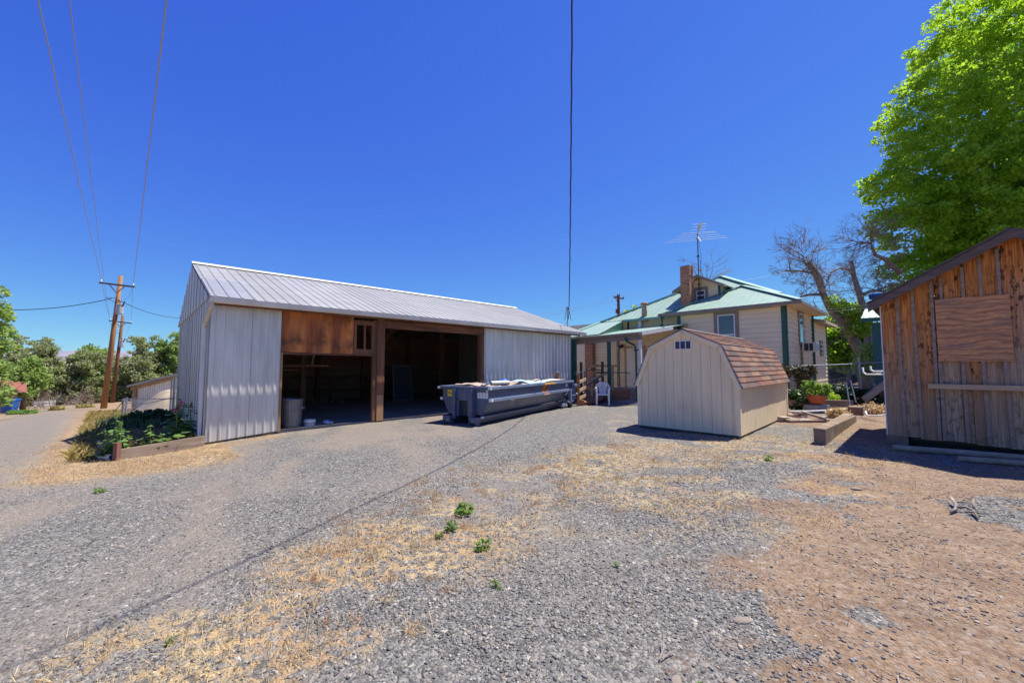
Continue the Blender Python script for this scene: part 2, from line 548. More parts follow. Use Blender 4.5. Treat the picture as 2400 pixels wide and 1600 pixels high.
def barnboard_mat():
    m, nt, b = new_mat('weathered_barn_boards')
    co = ncoord(nt)
    sep = nt.nodes.new('ShaderNodeSeparateXYZ'); nt.links.new(co, sep.inputs[0])
    isl = nisland(nt)
    vm = nt.nodes.new('ShaderNodeVectorMath'); vm.operation = 'MULTIPLY_ADD'
    nt.links.new(isl, vm.inputs[0]); vm.inputs[1].default_value = (37, 53, 71); nt.links.new(co, vm.inputs[2]); co = vm.outputs[0]
    big = nnoise(nt, co, (3.5, 3.5, 1.3), 1, 5)
    h = nmath(nt, 'ADD', sep.outputs[2], nmath(nt, 'MULTIPLY_ADD', big, 1.8, -.9))
    h = nmath(nt, 'ADD', h, nmath(nt, 'MULTIPLY_ADD', isl, .9, -.45))
    up = nramp(nt, nmath(nt, 'DIVIDE', h, 3.4), [(.34, 0), (.78, 1)])
    grain = nramp(nt, nnoise(nt, co, (55, 55, 2.2), 1, 6, .6, .3), [(.38, 0), (.62, 1)])
    low = nmix(nt, grain, (.52, .365, .235), (.31, .205, .125))
    low = nmix(nt, nramp(nt, isl, [(.2, 0), (.9, .6)]), low, (.29, .155, .08))
    high = nmix(nt, grain, (.72, .28, .072), (.38, .115, .028))
    col = nmix(nt, up, low, high)
    st = nramp(nt, nnoise(nt, co, (16, 16, 9), 1, 3, .5), [(.535, 0), (.60, .97)])
    st = nmath(nt, 'MULTIPLY', st, nramp(nt, nnoise(nt, co, (1.2, 1.2, .8), 1, 2), [(.42, 0), (.6, 1)]))
    st = nmath(nt, 'MULTIPLY', st, nramp(nt, up, [(.0, .45), (.3, 1)]))
    col = nmix(nt, st, col, (.030, .016, .011))
    big2 = nramp(nt, nnoise(nt, co, (3, 3, .9), 1, 4), [(.55, 0), (.68, .8)])
    col = nmix(nt, nmath(nt, 'MULTIPLY', big2, up), col, (.055, .026, .016))
    nt.links.new(col, b.inputs['Base Color']); b.inputs['Roughness'].default_value = .85
    b.inputs['Specular IOR Level'].default_value = .25
    nbump(nt, b, nnoise(nt, co, (60, 60, 2.5), 1, 6), .35, .006)
    return m


BARNB = barnboard_mat()


def ply_mat():
    """rotary cut face veneer: long wavering grain bands, knots and grey weathering"""
    m, nt, b = new_mat('weathered_plywood')
    co = ncoord(nt)
    mp_ = nt.nodes.new('ShaderNodeMapping'); mp_.inputs['Scale'].default_value = (1, .6, 2.1); nt.links.new(co, mp_.inputs[0])
    wv = nt.nodes.new('ShaderNodeTexWave'); wv.wave_type = 'BANDS'; wv.bands_direction = 'Z'
    wv.inputs['Scale'].default_value = 1.5; wv.inputs['Distortion'].default_value = 13.0; wv.inputs['Detail'].default_value = 4
    wv.inputs['Detail Scale'].default_value = 1.1; wv.inputs['Detail Roughness'].default_value = .6
    nt.links.new(mp_.outputs[0], wv.inputs[0])
    col = nramp(nt, wv.outputs['Fac'], [(.05, (.42, .18, .078)), (.45, (.62, .285, .115)), (.75, (.72, .36, .15)), (1.0, (.56, .245, .10))])
    col = nmix(nt, nramp(nt, nnoise(nt, co, (2.6, 2.6, 22), 1, 6), [(.46, 0), (.66, .6)]), col, (.27, .145, .085))
    col = nmix(nt, nramp(nt, nnoise(nt, co, (1.5, 1.5, 7), 1, 5), [(.52, 0), (.66, .6)]), col, (.24, .165, .125))
    vo = nt.nodes.new('ShaderNodeTexVoronoi'); vo.inputs['Scale'].default_value = 4.5; nt.links.new(co, vo.inputs['Vector'])
    col = nmix(nt, nramp(nt, vo.outputs['Distance'], [(.03, .8), (.09, 0)]), col, (.12, .06, .035))
    nt.links.new(col, b.inputs['Base Color']); b.inputs['Roughness'].default_value = .8
    nbump(nt, b, wv.outputs['Fac'], .25, .004)
    return m


PLYW = ply_mat()
LOGW = mat('log_wood', (.46, .33, .22), (.30, .20, .13), (3, 12, 12), 6, rough=.85, bump=.25)
GREYW = mat('grey_weathered_wood', (.36, .27, .20), (.23, .165, .12), (2, 2, 14), 6, rough=.85, bump=.25)
LEDGE = mat('ledge_board', (.60, .42, .26), (.48, .32, .19), (14, 2, 14), 6, rough=.8, bump=.2)


def brick_mat(name, scale=1.0):
    m, nt, b = new_mat(name)
    co = ncoord(nt)
    # faces run along x or along y: use whichever lies in the face
    geo = nt.nodes.new('ShaderNodeNewGeometry')
    sep = nt.nodes.new('ShaderNodeSeparateXYZ'); nt.links.new(co, sep.inputs[0])
    cmb = nt.nodes.new('ShaderNodeCombineXYZ')
    nt.links.new(nmath(nt, 'ADD', sep.outputs[0], sep.outputs[1]), cmb.inputs[0])
    nt.links.new(sep.outputs[2], cmb.inputs[1])
    br = nt.nodes.new('ShaderNodeTexBrick')
    br.inputs['Scale'].default_value = scale
    br.inputs['Brick Width'].default_value = .21; br.inputs['Row Height'].default_value = .075
    br.inputs['Mortar Size'].default_value = .008
    br.inputs['Color1'].default_value = (.46, .17, .065, 1); br.inputs['Color2'].default_value = (.30, .10, .045, 1)
    br.inputs['Mortar'].default_value = (.42, .33, .25, 1)
    nt.links.new(cmb.outputs[0], br.inputs[0])
    dark = nramp(nt, nnoise(nt, co, (9, 9, 14), 1, 2), [(.60, 0), (.66, .8)])
    col = nmix(nt, dark, br.outputs[0], (.07, .03, .02))
    nt.links.new(col, b.inputs['Base Color']); b.inputs['Roughness'].default_value = .9
    nbump(nt, b, br.outputs[1], -.5, .01)
    return m


BRICK = brick_mat('orange_brick')

# ------------------------------------------------------------------ ground


def hashn(ix, iy, seed):
    h = (ix.astype(np.int64) * 374761393 + iy.astype(np.int64) * 668265263 + seed * 144665) & 0x7fffffff
    h = ((h ^ (h >> 13)) * 1274126177) & 0x7fffffff
    return ((h ^ (h >> 16)) & 0xffff) / 65535.0


def vnoise(x, y, s, seed=0):
    x = np.asarray(x, float) * s; y = np.asarray(y, float) * s
    ix = np.floor(x); iy = np.floor(y); fx = x - ix; fy = y - iy
    fx = fx * fx * (3 - 2 * fx); fy = fy * fy * (3 - 2 * fy)
    a = hashn(ix, iy, seed); b = hashn(ix + 1, iy, seed); c = hashn(ix, iy + 1, seed); d = hashn(ix + 1, iy + 1, seed)
    return (a * (1 - fx) + b * fx) * (1 - fy) + (c * (1 - fx) + d * fx) * fy


def fbm(x, y, s, seed=0, o=4):
    t = 0; a = .5; n = 0
    for i in range(o):
        t = t + a * vnoise(x, y, s * 2 ** i, seed + i * 17); n += a; a *= .5
    return t / n


def sstep(a, b, v):
    t = np.clip((v - a) / (b - a), 0, 1); return t * t * (3 - 2 * t)


def segdist(x, y, pts):
    d = np.full(np.shape(x), 1e9)
    for (ax, ay), (bx, by) in zip(pts[:-1], pts[1:]):
        L = (bx - ax) ** 2 + (by - ay) ** 2
        t = np.clip(((x - ax) * (bx - ax) + (y - ay) * (by - ay)) / L, 0, 1)
        d = np.minimum(d, np.hypot(x - ax - t * (bx - ax), y - ay - t * (by - ay)))
    return d


STRIP = [(-2.3, 1.0), (-1.55, 1.9), (-1.35, 2.4), (-1.15, 2.9), (-.75, 3.9), (-.2, 4.7), (.62, 5.75), (2.2, 7.0), (4.0, 7.6), (5.2, 7.7)]
TRACK = [(-3.0, .2), (-2.14, 2.08), (-1.87, 3.56), (-1.1, 6.3), (-.1, 9.23)]


def zones(x, y):
    n1 = fbm(x, y, .9, 1); n2 = fbm(x, y, 3.2, 5); n3 = fbm(x, y, .35, 9)
    u = -.72 * x + .69 * y; v = .69 * x + .72 * y
    s = AX[0] * (x - A0[0]) + AX[1] * (y - A0[1]); t = NX[0] * (x - A0[0]) + NX[1] * (y - A0[1])
    d = (x - (.45 + .93 * (y - 1.9))) * .73
    dirt = sstep(-.75, .75, d + (n1 - .5) * 1.9 + (n2 - .5) * .5)
    dirt = np.where((y > 7) & (x < 6), dirt * sstep(9.5, 8.0, y), dirt)
    dirt = dirt * (1 - .75 * sstep(.55, .66, fbm(x + 7, y * 1.3, 1.25, 45)) * (d < 4))   # gravel thrown over the dirt
    garden = sstep(6.9, 7.3, t) * sstep(10.6, 11.4, s)
    dirt = np.maximum(dirt, garden)
    # dusty, driven-over ground on the lane and the near left
    al = fbm(x * .93 + y * .36, (y * .93 - x * .36) * .28, 2.0, 21)
    dust = .85 * sstep(.9, -1.4, (x + 1.8) - .25 * (y - 3)) * sstep(.33, .66, al + (n1 - .5) * .5)
    lane = sstep(-3.3, -2.9, v) * sstep(-.1, -.6, v) * sstep(6, 9, u)
    dust = np.maximum(dust, lane * (.55 + .4 * al))
    dust = np.maximum(dust, .45 * sstep(.55, .7, fbm(x, y, .6, 31)) * sstep(1.5, -.5, x))
    # verge of dry grass beside the lane and behind the barn
    verge = sstep(-1.0, -.35, v) * sstep(7.4, 8.8, u) * np.where(s < .3, 1, 0)
    verge = np.maximum(verge, sstep(9, 11, u) * sstep(-3.0, -3.5, v))
    far = sstep(30, 45, np.hypot(x, y))
    ds = segdist(x, y, STRIP)
    straw = sstep(1.1, .25, ds + (n1 - .5) * .7) * sstep(.45, .55, fbm(x * .8 + y * .3, y - .3 * x, 2.4, 15) + .014)
    fld = sstep(-.9, .2, (x + .6) - .62 * (y - 4)) * sstep(1.6, .4, d) * sstep(3.0, 4.6, y) * (y < 9)
    straw = np.maximum(straw, .85 * fld * sstep(.53, .60, fbm(x * .7 + y * .25, y * 1.2, 2.3, 63)))
    pl = segdist(x, y, [(-7.6, 6.8), (-6.9, 7.05), (-6.1, 8.0), (-5.3, 8.95)])
    straw = np.maximum(straw, sstep(.55, .12, pl) * sstep(.35, .55, n2 + .1))
    p2 = segdist(x, y, [(-7.8, 6.4), (-6.6, 6.3), (-5.4, 6.5)])
    straw = np.maximum(straw, sstep(.9, .1, p2) * sstep(.47, .62, fbm(x * 1.0, y * 3.0, 1.6, 77)))
    straw = np.maximum(straw, verge * sstep(.28, .6, n1 * .6 + n2 * .4 + .12))
    straw = np.maximum(straw, .8 * sstep(.6, .72, fbm(x, y, 2.3, 61)) * sstep(1.0, 3.0, x) * sstep(5.5, 7, y) * (1 - garden))
    dirt = np.maximum(dirt, verge * .95)
    dirt = np.maximum(dirt, far * sstep(.3, 1.5, np.abs(v + 1.7) - .9))
    return dirt, dust, straw


def axis_lines(lo, hi, step, far):
    m = list(np.arange(lo, hi + 1e-6, step))
    a = []; st = step; v = lo
    while v > -far:
        st *= 1.16; v -= st; a.append(v)
    b = []; st = step; v = m[-1]
    while v < far:
        st *= 1.16; v += st; b.append(v)
    return np.array(a[::-1] + m + b)


def ground_mat():
    m, nt, b = new_mat('yard_ground')
    co = ncoord(nt)

    def attr(n):
        a = nt.nodes.new('ShaderNodeAttribute'); a.attribute_name = n; return a.outputs['Fac']
    dirt, dust, straw = attr('dirt'), attr('dust'), attr('straw')

    def voro(scale, feat='F1', out='Color'):
        v = nt.nodes.new('ShaderNodeTexVoronoi'); v.inputs['Scale'].default_value = scale; v.feature = feat
        nt.links.new(co, v.inputs['Vector']); return v.outputs[out]
    fine = nnoise(nt, co, (1, 1, 1), 28, 5, .7)
    mid = nnoise(nt, co, (1, 1, 1), 2.2, 5, .6)
    bw = nt.nodes.new('ShaderNodeRGBToBW'); nt.links.new(voro(36), bw.inputs[0])
    stone = nramp(nt, bw.outputs[0], [(.1, (.050, .048, .046)), (.4, (.125, .119, .112)), (.62, (.21, .197, .182)), (.8, (.32, .275, .225)), (.95, (.50, .465, .41))])
    bw2 = nt.nodes.new('ShaderNodeRGBToBW'); nt.links.new(voro(85), bw2.inputs[0])
    grit = nramp(nt, bw2.outputs[0], [(.1, (.06, .057, .054)), (.5, (.165, .154, .143)), (.9, (.33, .30, .262))])
    gravel = nmix(nt, nramp(nt, fine, [(.40, 0), (.56, 1)]), stone, grit)
    dcol = nmix(nt, nramp(nt, mid, [(.35, 0), (.65, 1)]), (.325, .217, .138), (.215, .142, .093))
    dcol = nmix(nt, nramp(nt, fine, [(.42, 0), (.62, .8)]), dcol, (.135, .082, .052))
    dcol = nmix(nt, nramp(nt, nnoise(nt, co, (1, 1, 1), 9, 4, .6), [(.52, 0), (.66, .5)]), dcol, (.36, .26, .175))
    dmask = nmath(nt, 'ADD', dirt, nmath(nt, 'MULTIPLY_ADD', fine, .9, -.45))
    dmask = nramp(nt, nmath(nt, 'ADD', dmask, nmath(nt, 'MULTIPLY_ADD', mid, .5, -.25)), [(.40, 0), (.60, 1)])
    # scattered stones left in the dirt
    sp_ = nramp(nt, bw.outputs[0], [(.60, 0), (.63, 1)])
    dcol = nmix(nt, nmath(nt, 'MULTIPLY', sp_, .28), dcol, stone)
    ucol = nmix(nt, nramp(nt, fine, [(.4, 0), (.62, 1)]), (.32, .252, .192), (.185, .158, .136))
    umask = nmath(nt, 'MULTIPLY', dust, nramp(nt, nmath(nt, 'MULTIPLY_ADD', mid, .6, nmath(nt, 'MULTIPLY', fine, .5)), [(.35, .35), (.62, 1)]))
    col = nmix(nt, umask, gravel, ucol)
    col = nmix(nt, dmask, col, dcol)
    scol = nmix(nt, nramp(nt, nnoise(nt, co, (1, 1, 1), 1.1, 5), [(.4, 0), (.62, 1)]), (.60, .44, .22), (.44, .26, .12))
    scol = nmix(nt, nramp(nt, fine, [(.42, 0), (.65, .6)]), scol, (.25, .18, .11))
    sm = nmath(nt, 'MULTIPLY', straw, nramp(nt, nnoise(nt, co, (1, 1, 1), 14, 5, .7), [(.45, .0), (.57, .95)]))
    col = nmix(nt, sm, col, scol)
    tr = nt.nodes.new('ShaderNodeAttribute'); tr.attribute_name = 'track'
    col = nmix(nt, nmath(nt, 'MULTIPLY', tr.outputs['Fac'], .6), col, (.11, .10, .10))
    nt.links.new(col, b.inputs['Base Color'])
    b.inputs['Roughness'].default_value = .95; b.inputs['Specular IOR Level'].default_value = .15
    ed = voro(36, 'DISTANCE_TO_EDGE', 'Distance')
    hgt = nmath(nt, 'ADD', nmath(nt, 'MULTIPLY', nmath(nt, 'MINIMUM', ed, .25), 2.6), nmath(nt, 'MULTIPLY', fine, 1.0))
    nbump(nt, b, hgt, .55, .02)
    return m


GROUNDM = ground_mat()
gx = axis_lines(-12, 14, .09, 9000); gy = axis_lines(-1.0, 19, .09, 9000)
XX, YY = np.meshgrid(gx, gy)
ZZ = gz(XX, YY)
rr_ = np.hypot(XX, YY)
ZZ = ZZ + (fbm(XX, YY, 1.3, 3) - .5) * .05 * sstep(30, 8, rr_) + (fbm(XX, YY, .02, 40) - .5) * 8 * sstep(150, 600, rr_)
# no bumps under the buildings
ZZ = np.where(rr_ > 3000, ZZ * 0 - 12, ZZ)
nx_, ny_ = len(gx), len(gy)
gv = np.stack([XX, YY, ZZ], -1).reshape(-1, 3)
ii = np.arange(nx_ * ny_).reshape(ny_, nx_)
gf = np.stack([ii[:-1, :-1], ii[:-1, 1:], ii[1:, 1:], ii[1:, :-1]], -1).reshape(-1)
ground = fastmesh('ground', gv, gf, 4, GROUNDM, smooth=True)
ground['kind'] = 'structure'
dz, uz, sz = zones(XX, YY)
tk = .5 * sstep(.22, .05, np.abs(segdist(XX, YY, [(-5.5, .5), (-4.3, 3.2), (-3.2, 6.2), (-2.0, 9.5)]))) * sstep(.45, .6, fbm(XX, YY, 2.0, 90))
for nm, arr in (('dirt', dz), ('dust', uz), ('straw', sz), ('track', tk)):
    a = ground.data.attributes.new(nm, 'FLOAT', 'POINT')
    a.data.foreach_set('value', np.asarray(arr, np.float32).ravel())

# ------------------------------------------------------------------ loose stones (near the camera)
_bm = bmesh.new(); bmesh.ops.create_icosphere(_bm, subdivisions=1, radius=1)
ICO_V = np.array([v.co[:] for v in _bm.verts]); ICO_F = np.array([[v.index for v in f.verts] for f in _bm.faces]); _bm.free()


def stones(name, n, ymin, ymax, smin, smax, keep, mat_, seed):
    rng = np.random.default_rng(seed)
    y = ymin + (ymax - ymin) * rng.random(n) ** .8
    x = (rng.random(n) * 2 - 1) * (1.34 * y + .2)
    k = rng.random(n) < keep(x, y)
    x, y = x[k], y[k]; n = len(x)
    r = smin * (smax / smin) ** (rng.random(n) ** 2.2)
    sc = np.stack([r * rng.uniform(.75, 1.35, n), r * rng.uniform(.6, 1.0, n), r * rng.uniform(.35, .65, n)], -1)
    th = rng.random(n) * 6.283
    tilt = rng.normal(0, .25, n)
    nv = len(ICO_V)
    jit = 1 + rng.normal(0, .2, (n, nv, 1))
    P = ICO_V[None] * jit * sc[:, None, :]
    ct, st = np.cos(tilt)[:, None], np.sin(tilt)[:, None]
    X0 = P[..., 0] * ct - P[..., 2] * st; Z0 = P[..., 0] * st + P[..., 2] * ct
    c, s = np.cos(th)[:, None], np.sin(th)[:, None]
    X = X0 * c - P[..., 1] * s; Yv = X0 * s + P[..., 1] * c
    zg = gz(x, y) + (fbm(x, y, 1.3, 3) - .5) * .05
    V = np.stack([X + x[:, None], Yv + y[:, None], Z0 + (zg + r * .12)[:, None]], -1)
    Fi = ICO_F[None] + (np.arange(n) * nv)[:, None, None]
    o = fastmesh(name, V, Fi, 3, mat_)
    o['kind'] = 'stuff'
    return o


def stone_mat(name, cols):
    m, nt, b = new_mat(name)
    col = nramp(nt, nisland(nt), [(i / (len(cols) - 1), c) for i, c in enumerate(cols)], 'CONSTANT')
    col = nmix(nt, nramp(nt, nnoise(nt, ncoord(nt), (1, 1, 1), 60, 3), [(.4, 0), (.7, .5)]), col, (.30, .25, .21))
    nt.links.new(col, b.inputs['Base Color']); b.inputs['Roughness'].default_value = .85
    b.inputs['Specular IOR Level'].default_value = .25
    return m


GREY_ST = stone_mat('gravel_stone', [(.075, .073, .072), (.135, .129, .123), (.10, .096, .094), (.18, .171, .16), (.12, .115, .112), (.22, .20, .175), (.15, .143, .136), (.29, .23, .165), (.09, .088, .087), (.42, .385, .335), (.165, .157, .147), (.11, .106, .106)])
TAN_ST = stone_mat('dirt_stone', [(.13, .125, .125), (.30, .215, .15), (.18, .172, .165), (.23, .155, .105), (.46, .39, .31), (.14, .10, .075), (.34, .22, .14), (.21, .20, .195), (.10, .085, .075)])


def keep_g(x, y):
    d, u, s = zones(x, y)
    return np.clip((1 - d) * (1 - 1.1 * u), .02, 1) * (.22 + .78 * sstep(.38, .56, fbm(x, y, 1.5, 55))) * (1 - .6 * s) * sstep(9.5, 5.5, y) * (.35 + .65 * sstep(-2.6, .2, x + .2 * y))


def keep_d(x, y):
    d, u, s = zones(x, y)
    return np.clip(d * (.15 + .8 * sstep(.42, .6, fbm(x, y, 1.4, 71))) + .02, 0, 1)


stones('gravel', 85000, 1.5, 4.6, .0042, .014, keep_g, GREY_ST, 3)
stones('gravel', 60000, 4.4, 9.5, .0075, .017, keep_g, GREY_ST, 4)
stones('pebbles', 95000, 1.5, 7.5, .0028, .015, keep_d, TAN_ST, 5)

# ================================================================== BARN
barn = thing('barn', 'long corrugated steel barn with open bays and a pale metal roof', 'barn', W(0, 0), ROTZ)
BW, BL, HE, RZ, OV = 8.06, 12.34, 3.03, 4.43, .34
SL = (RZ - HE) / (BW / 2)


def ribwall(x0, x1, y, z0, z1, pitch=.19, w=.05, h=.02, out=-1, start=.06, z0b=None):
    mb = MB()
    prof = [(x0, 0)]; x = x0 + start
    k = 0
    while x + w < x1:
        prof += [(x, 0), (x + w * .25, h), (x + w * .75, h), (x + w, 0)]
        x += pitch; k += 1
    prof.append((x1, 0))
    zb = lambda xx: z0 if z0b is None else z0 + (z0b - z0) * (xx - x0) / (x1 - x0)
    vs = [(a, y + out * b, zb(a)) for a, b in prof] + [(a, y + out * b, z1) for a, b in prof]
    n = len(prof)
    mb.add(vs, [(i, i + 1, i + 1 + n, i + n) for i in range(n - 1)])
    return mb


ribwall(0, 1.35, -.03, -.105, HE, .165, .05, .012, z0b=-.005).build('metal_wall', GALV, barn, nrm=False)
ribwall(7.55, BL, -.03, -.02, HE, .2, .085, .028).build('metal_wall', GALV, barn, nrm=False)
# gable end, in two lapped courses of sheet
mb = MB()
ys = np.arange(0, BW + .001, .245)
for i in range(len(ys) - 1):
    a, b = ys[i], min(ys[i + 1], BW)
    k = .012 * (i % 2) + .010 * random.random()
    mb.hexa([(-.03 - k, a, -1.0), (-.03 - k * .3, b - .012, -1.0), (0, b - .012, -1.0), (0, a, -1.0),
             (-.03 - k, a, 2.97), (-.03 - k * .3, b - .012, 2.97), (0, b - .012, 2.97), (0, a, 2.97)])
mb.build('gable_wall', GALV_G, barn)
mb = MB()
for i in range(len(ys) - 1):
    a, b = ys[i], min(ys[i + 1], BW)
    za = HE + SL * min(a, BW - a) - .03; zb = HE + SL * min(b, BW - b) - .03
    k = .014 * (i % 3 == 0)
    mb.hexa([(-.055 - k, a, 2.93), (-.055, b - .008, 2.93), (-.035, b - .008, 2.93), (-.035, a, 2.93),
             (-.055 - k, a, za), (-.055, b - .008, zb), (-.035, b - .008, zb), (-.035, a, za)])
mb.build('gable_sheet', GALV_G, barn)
MB().box(0, BL, BW - .05, BW, -1.2, HE).build('back_wall', DARKW, barn)
mb = MB(); mb.prism([(BL - .04, 0, -.1), (BL - .04, BW, -.1), (BL - .04, BW, HE), (BL - .04, BW / 2, RZ - .05), (BL - .04, 0, HE)], (.04, 0, 0))
mb.build('end_wall', GALV, barn)
MB().box(.02, BL - .05, .03, BW - .06, -1.0, .0).build('floor', DIRTF, barn)
# roof
x0, x1 = -.05, 12.95
ez = HE - SL * OV + .03
yrg = BW / 2
rp = roofplane([(x0, -OV, ez), (x1, -OV, ez), (x1, yrg, RZ + .03), (x0, yrg, RZ + .03)], (1, 0, 0), (0, yrg + OV, RZ + .03 - ez), .232, .05, .014, .02, .10)
rp.build('roof', ROOFM, barn, nrm=False)
rp = roofplane([(x0, BW + OV, ez), (x1, BW + OV, ez), (x1, yrg, RZ + .03), (x0, yrg, RZ + .03)], (1, 0, 0), (0, -yrg - OV, RZ + .03 - ez), .3)
rp.build('roof', ROOFM, barn, nrm=False)
us = Vector((0, yrg + OV, RZ + .03 - ez)).normalized(); nn = Vector((1, 0, 0)).cross(us)
p0 = Vector((x0 + .01, -OV - .01, ez)) + nn * .012
rp = roofplane([p0, p0 + Vector((.82, 0, 0)), p0 + Vector((.82, 0, 0)) + us * 2.15, p0 + us * 2.15], (1, 0, 0), us, .232, .05, .016, .006, .09)
rp.build('roof_patch', ROOFP, barn, 'bluish newer steel sheet lapped over the near roof corner', nrm=False)
mb = MB()
mb.prism([(x0 - .01, yrg - .16, RZ + .02 - SL * .16 + .045), (x0 - .01, yrg, RZ + .095), (x0 - .01, yrg + .16, RZ + .02 - SL * .16 + .045), (x0 - .01, yrg, RZ + .06)], (x1 - x0 + .02, 0, 0))
mb.build('ridge_cap', WHITE, barn)
# eave: gutter, fascia and the ragged ends of the sheets
mb = MB()
gzt = ez - .03
mb.prism([(x0 - .01, -OV - .02, gzt), (x0 - .01, -OV - .13, gzt), (x0 - .01, -OV - .11, gzt - .07), (x0 - .01, -OV - .07, gzt - .105), (x0 - .01, -OV - .02, gzt - .105)], (x1 - x0 - .05, 0, 0))
mb.build('gutter', WHITE, barn)
MB().box(0, BL + .3, -OV + .06, -OV + .09, ez - .17, ez - .04).build('fascia', RAWH, barn)
mb = MB(); mb.tube([(-.02, -OV - .07, gzt - .1), (-.02, -OV - .06, gzt - .18), (-.075, -.05, gzt - .50), (-.08, .10, gzt - .60)], .038, 4)
mb.build('downspout_elbow', CREAM, barn)
mb = MB(); mb.box(-.115, -.05, .06, .14, -.14, gzt - .57)
mb.box(-.12, -.045, .055, .145, 1.25, 1.29); mb.box(-.12, -.045, .055, .145, .42, .45)
mb.build('downspout', WHITE, barn)
# wooden front of the open bays
mb = MB()
xs = [1.36, 2.05, 2.55, 3.06]
mb.box(1.36, 2.02, -.02, 0, 1.83, 2.95); mb.box(2.025, 3.06, -.017, .003, 1.82, 2.96)
mb.box(2.545, 2.565, -.027, -.017, 2.45, 2.95); mb.box(2.93, 2.945, -.027, -.017, 2.35, 2.95)
mb.build('plywood_panel', PLY, barn)
mb = MB(); mb.box(1.36, 3.64, -.012, .03, 1.77, 1.815)
mb.build('panel_rail', RAWH, barn)
w_ = MB()
w_.box(3.07, 3.14, -.04, .03, 1.82, 2.72); w_.box(3.56, 3.64, -.04, .03, 1.82, 2.72)
w_.box(3.14, 3.56, -.04, .03, 2.60, 2.72); w_.box(3.14, 3.56, -.04, .03, 1.82, 1.95); w_.box(3.345, 3.385, -.045, .03, 1.82, 2.60)
w_.build('window_frame', RAW, barn)
mb = MB(); mb.box(3.60, 3.70, -.045, .05, 0, 2.76); mb.box(3.705, 3.93, -.06, .10, .7, 2.85); mb.box(3.71, 3.925, -.035, .09, -.03, .70)
mb.build('post', RAW, barn, bev=.006)
mb = MB(); mb.box(3.725, 3.915, -.062, -.036, .0, .70)
mb.build('post_foot', TIMBN, barn, 'fresh pale timber spliced onto the post foot')
mb = MB(); mb.box(1.35, 1.40, -.05, .08, -.02, 1.82)
mb.build('jamb', TIMBN, barn)  # paler than the other jamb; sunlight on it is put into the timber colour
mb = MB(); mb.box(7.38, 7.54, -.03, .12, 0, 2.86)
mb.build('jamb', RAW, barn)
mb = MB(); mb.box(3.94, 7.54, -.05, .09, 2.56, 2.78); mb.box(1.36, 7.54, .02, .16, 2.80, 2.97)
mb.build('header_beam', RAWH, barn)
# inside
mb = MB()
for i in range(13):
    z = .05 + i * .2
    mb.box(.1, BL - .1, BW - .085, BW - .055, z, z + .19)
mb.build('back_boards', DARKW, barn)
for x in (.35, 2.4, 4.6, 6.6, 8.9):
    MB().box(x, x + .16, BW - .28, BW - .1, 0, HE + .1).build('wall_post', RAW, barn)
for x in (2.9, 5.6, 8.4):
    MB().box(x, x + .16, 3.9, 4.06, 0, 3.9).build('inner_post', RAW, barn)
mb = MB(); mb.beam((5.68, 4.0, 2.2), (4.7, 4.0, 3.6), .12, .12); mb.beam((5.68, 4.0, 2.2), (6.6, 4.0, 3.6), .12, .12)
mb.build('knee_brace', RAW, barn)
for k, x in enumerate(np.arange(.5, 12.2, 1.3)):
    mb = MB(); mb.beam((x, .05, HE - .08), (x, yrg, RZ - .12), .05, .15); mb.beam((x, BW - .05, HE - .08), (x, yrg, RZ - .12), .05, .15)
    mb.build('rafter', RAWH, barn)
mb = MB()
for z in (.42, 1.0):
    mb.box(3.2, 8.4, BW - .75, BW - .1, z, z + .035)
for x in (3.3, 5.0, 6.7, 8.3):
    mb.box(x, x + .06, BW - .75, BW - .69, 0, 1.0)
mb.build('shelf', RAWH, barn)
MB().box(5.2, 6.9, BW - .13, BW - .09, 1.7, 2.55).build('red_panel', REDPLY, barn)
mb = MB(); mb.box(.15, 1.5, BW - .14, BW - .09, .05, 1.75); mb.box(1.75, 2.25, BW - .14, BW - .09, .1, 1.75)
mb.build('brown_panel', REDPLY, barn)
mb = MB(); mb.box(1.2, 3.0, 1.6, 1.75, 1.48, 1.52); mb.box(.9, 2.4, 2.3, 2.5, 1.36, 1.40)
mb.build('hanging_track', RAWH, barn)
for x in (1.55, 2.55):
    MB().tube([(x, 1.65, 1.5), (x, 1.6, 1.66), (x + .05, 1.55, 1.9)], .018, 6).build('track_bracket', PIPE, barn)
mb = MB(); mb.tube([(8.6, 5.5, 2.75), (10.4, 5.5, 2.8)], .02, 6); mb.tube([(7.2, 6.0, 2.62), (8.9, 6.0, 2.62)], .02, 6)
mb.build('ceiling_pipe', PIPE, barn)
mb = MB(); mb.tube([(3.15, BW - .3, 2.3), (3.13, BW - .32, 1.6), (3.05, BW - .34, 1.25), (3.05, BW - .34, .8), (2.9, BW - .36, .68)], .02, 6)
mb.build('dangling_cable', WPLAS, barn)
for x, y in ((5.3, 6.6), (8.1, 6.2)):
    zr = HE + SL * (BW - y) - .12
    mb = MB(); mb.beam((x, y, zr), (x + .5, y + .02, zr - .01), .06, .02)
    mb.build('sun_slit_board', LEDGE, barn)  # pale boards stand in for sunlight through gaps in the roof

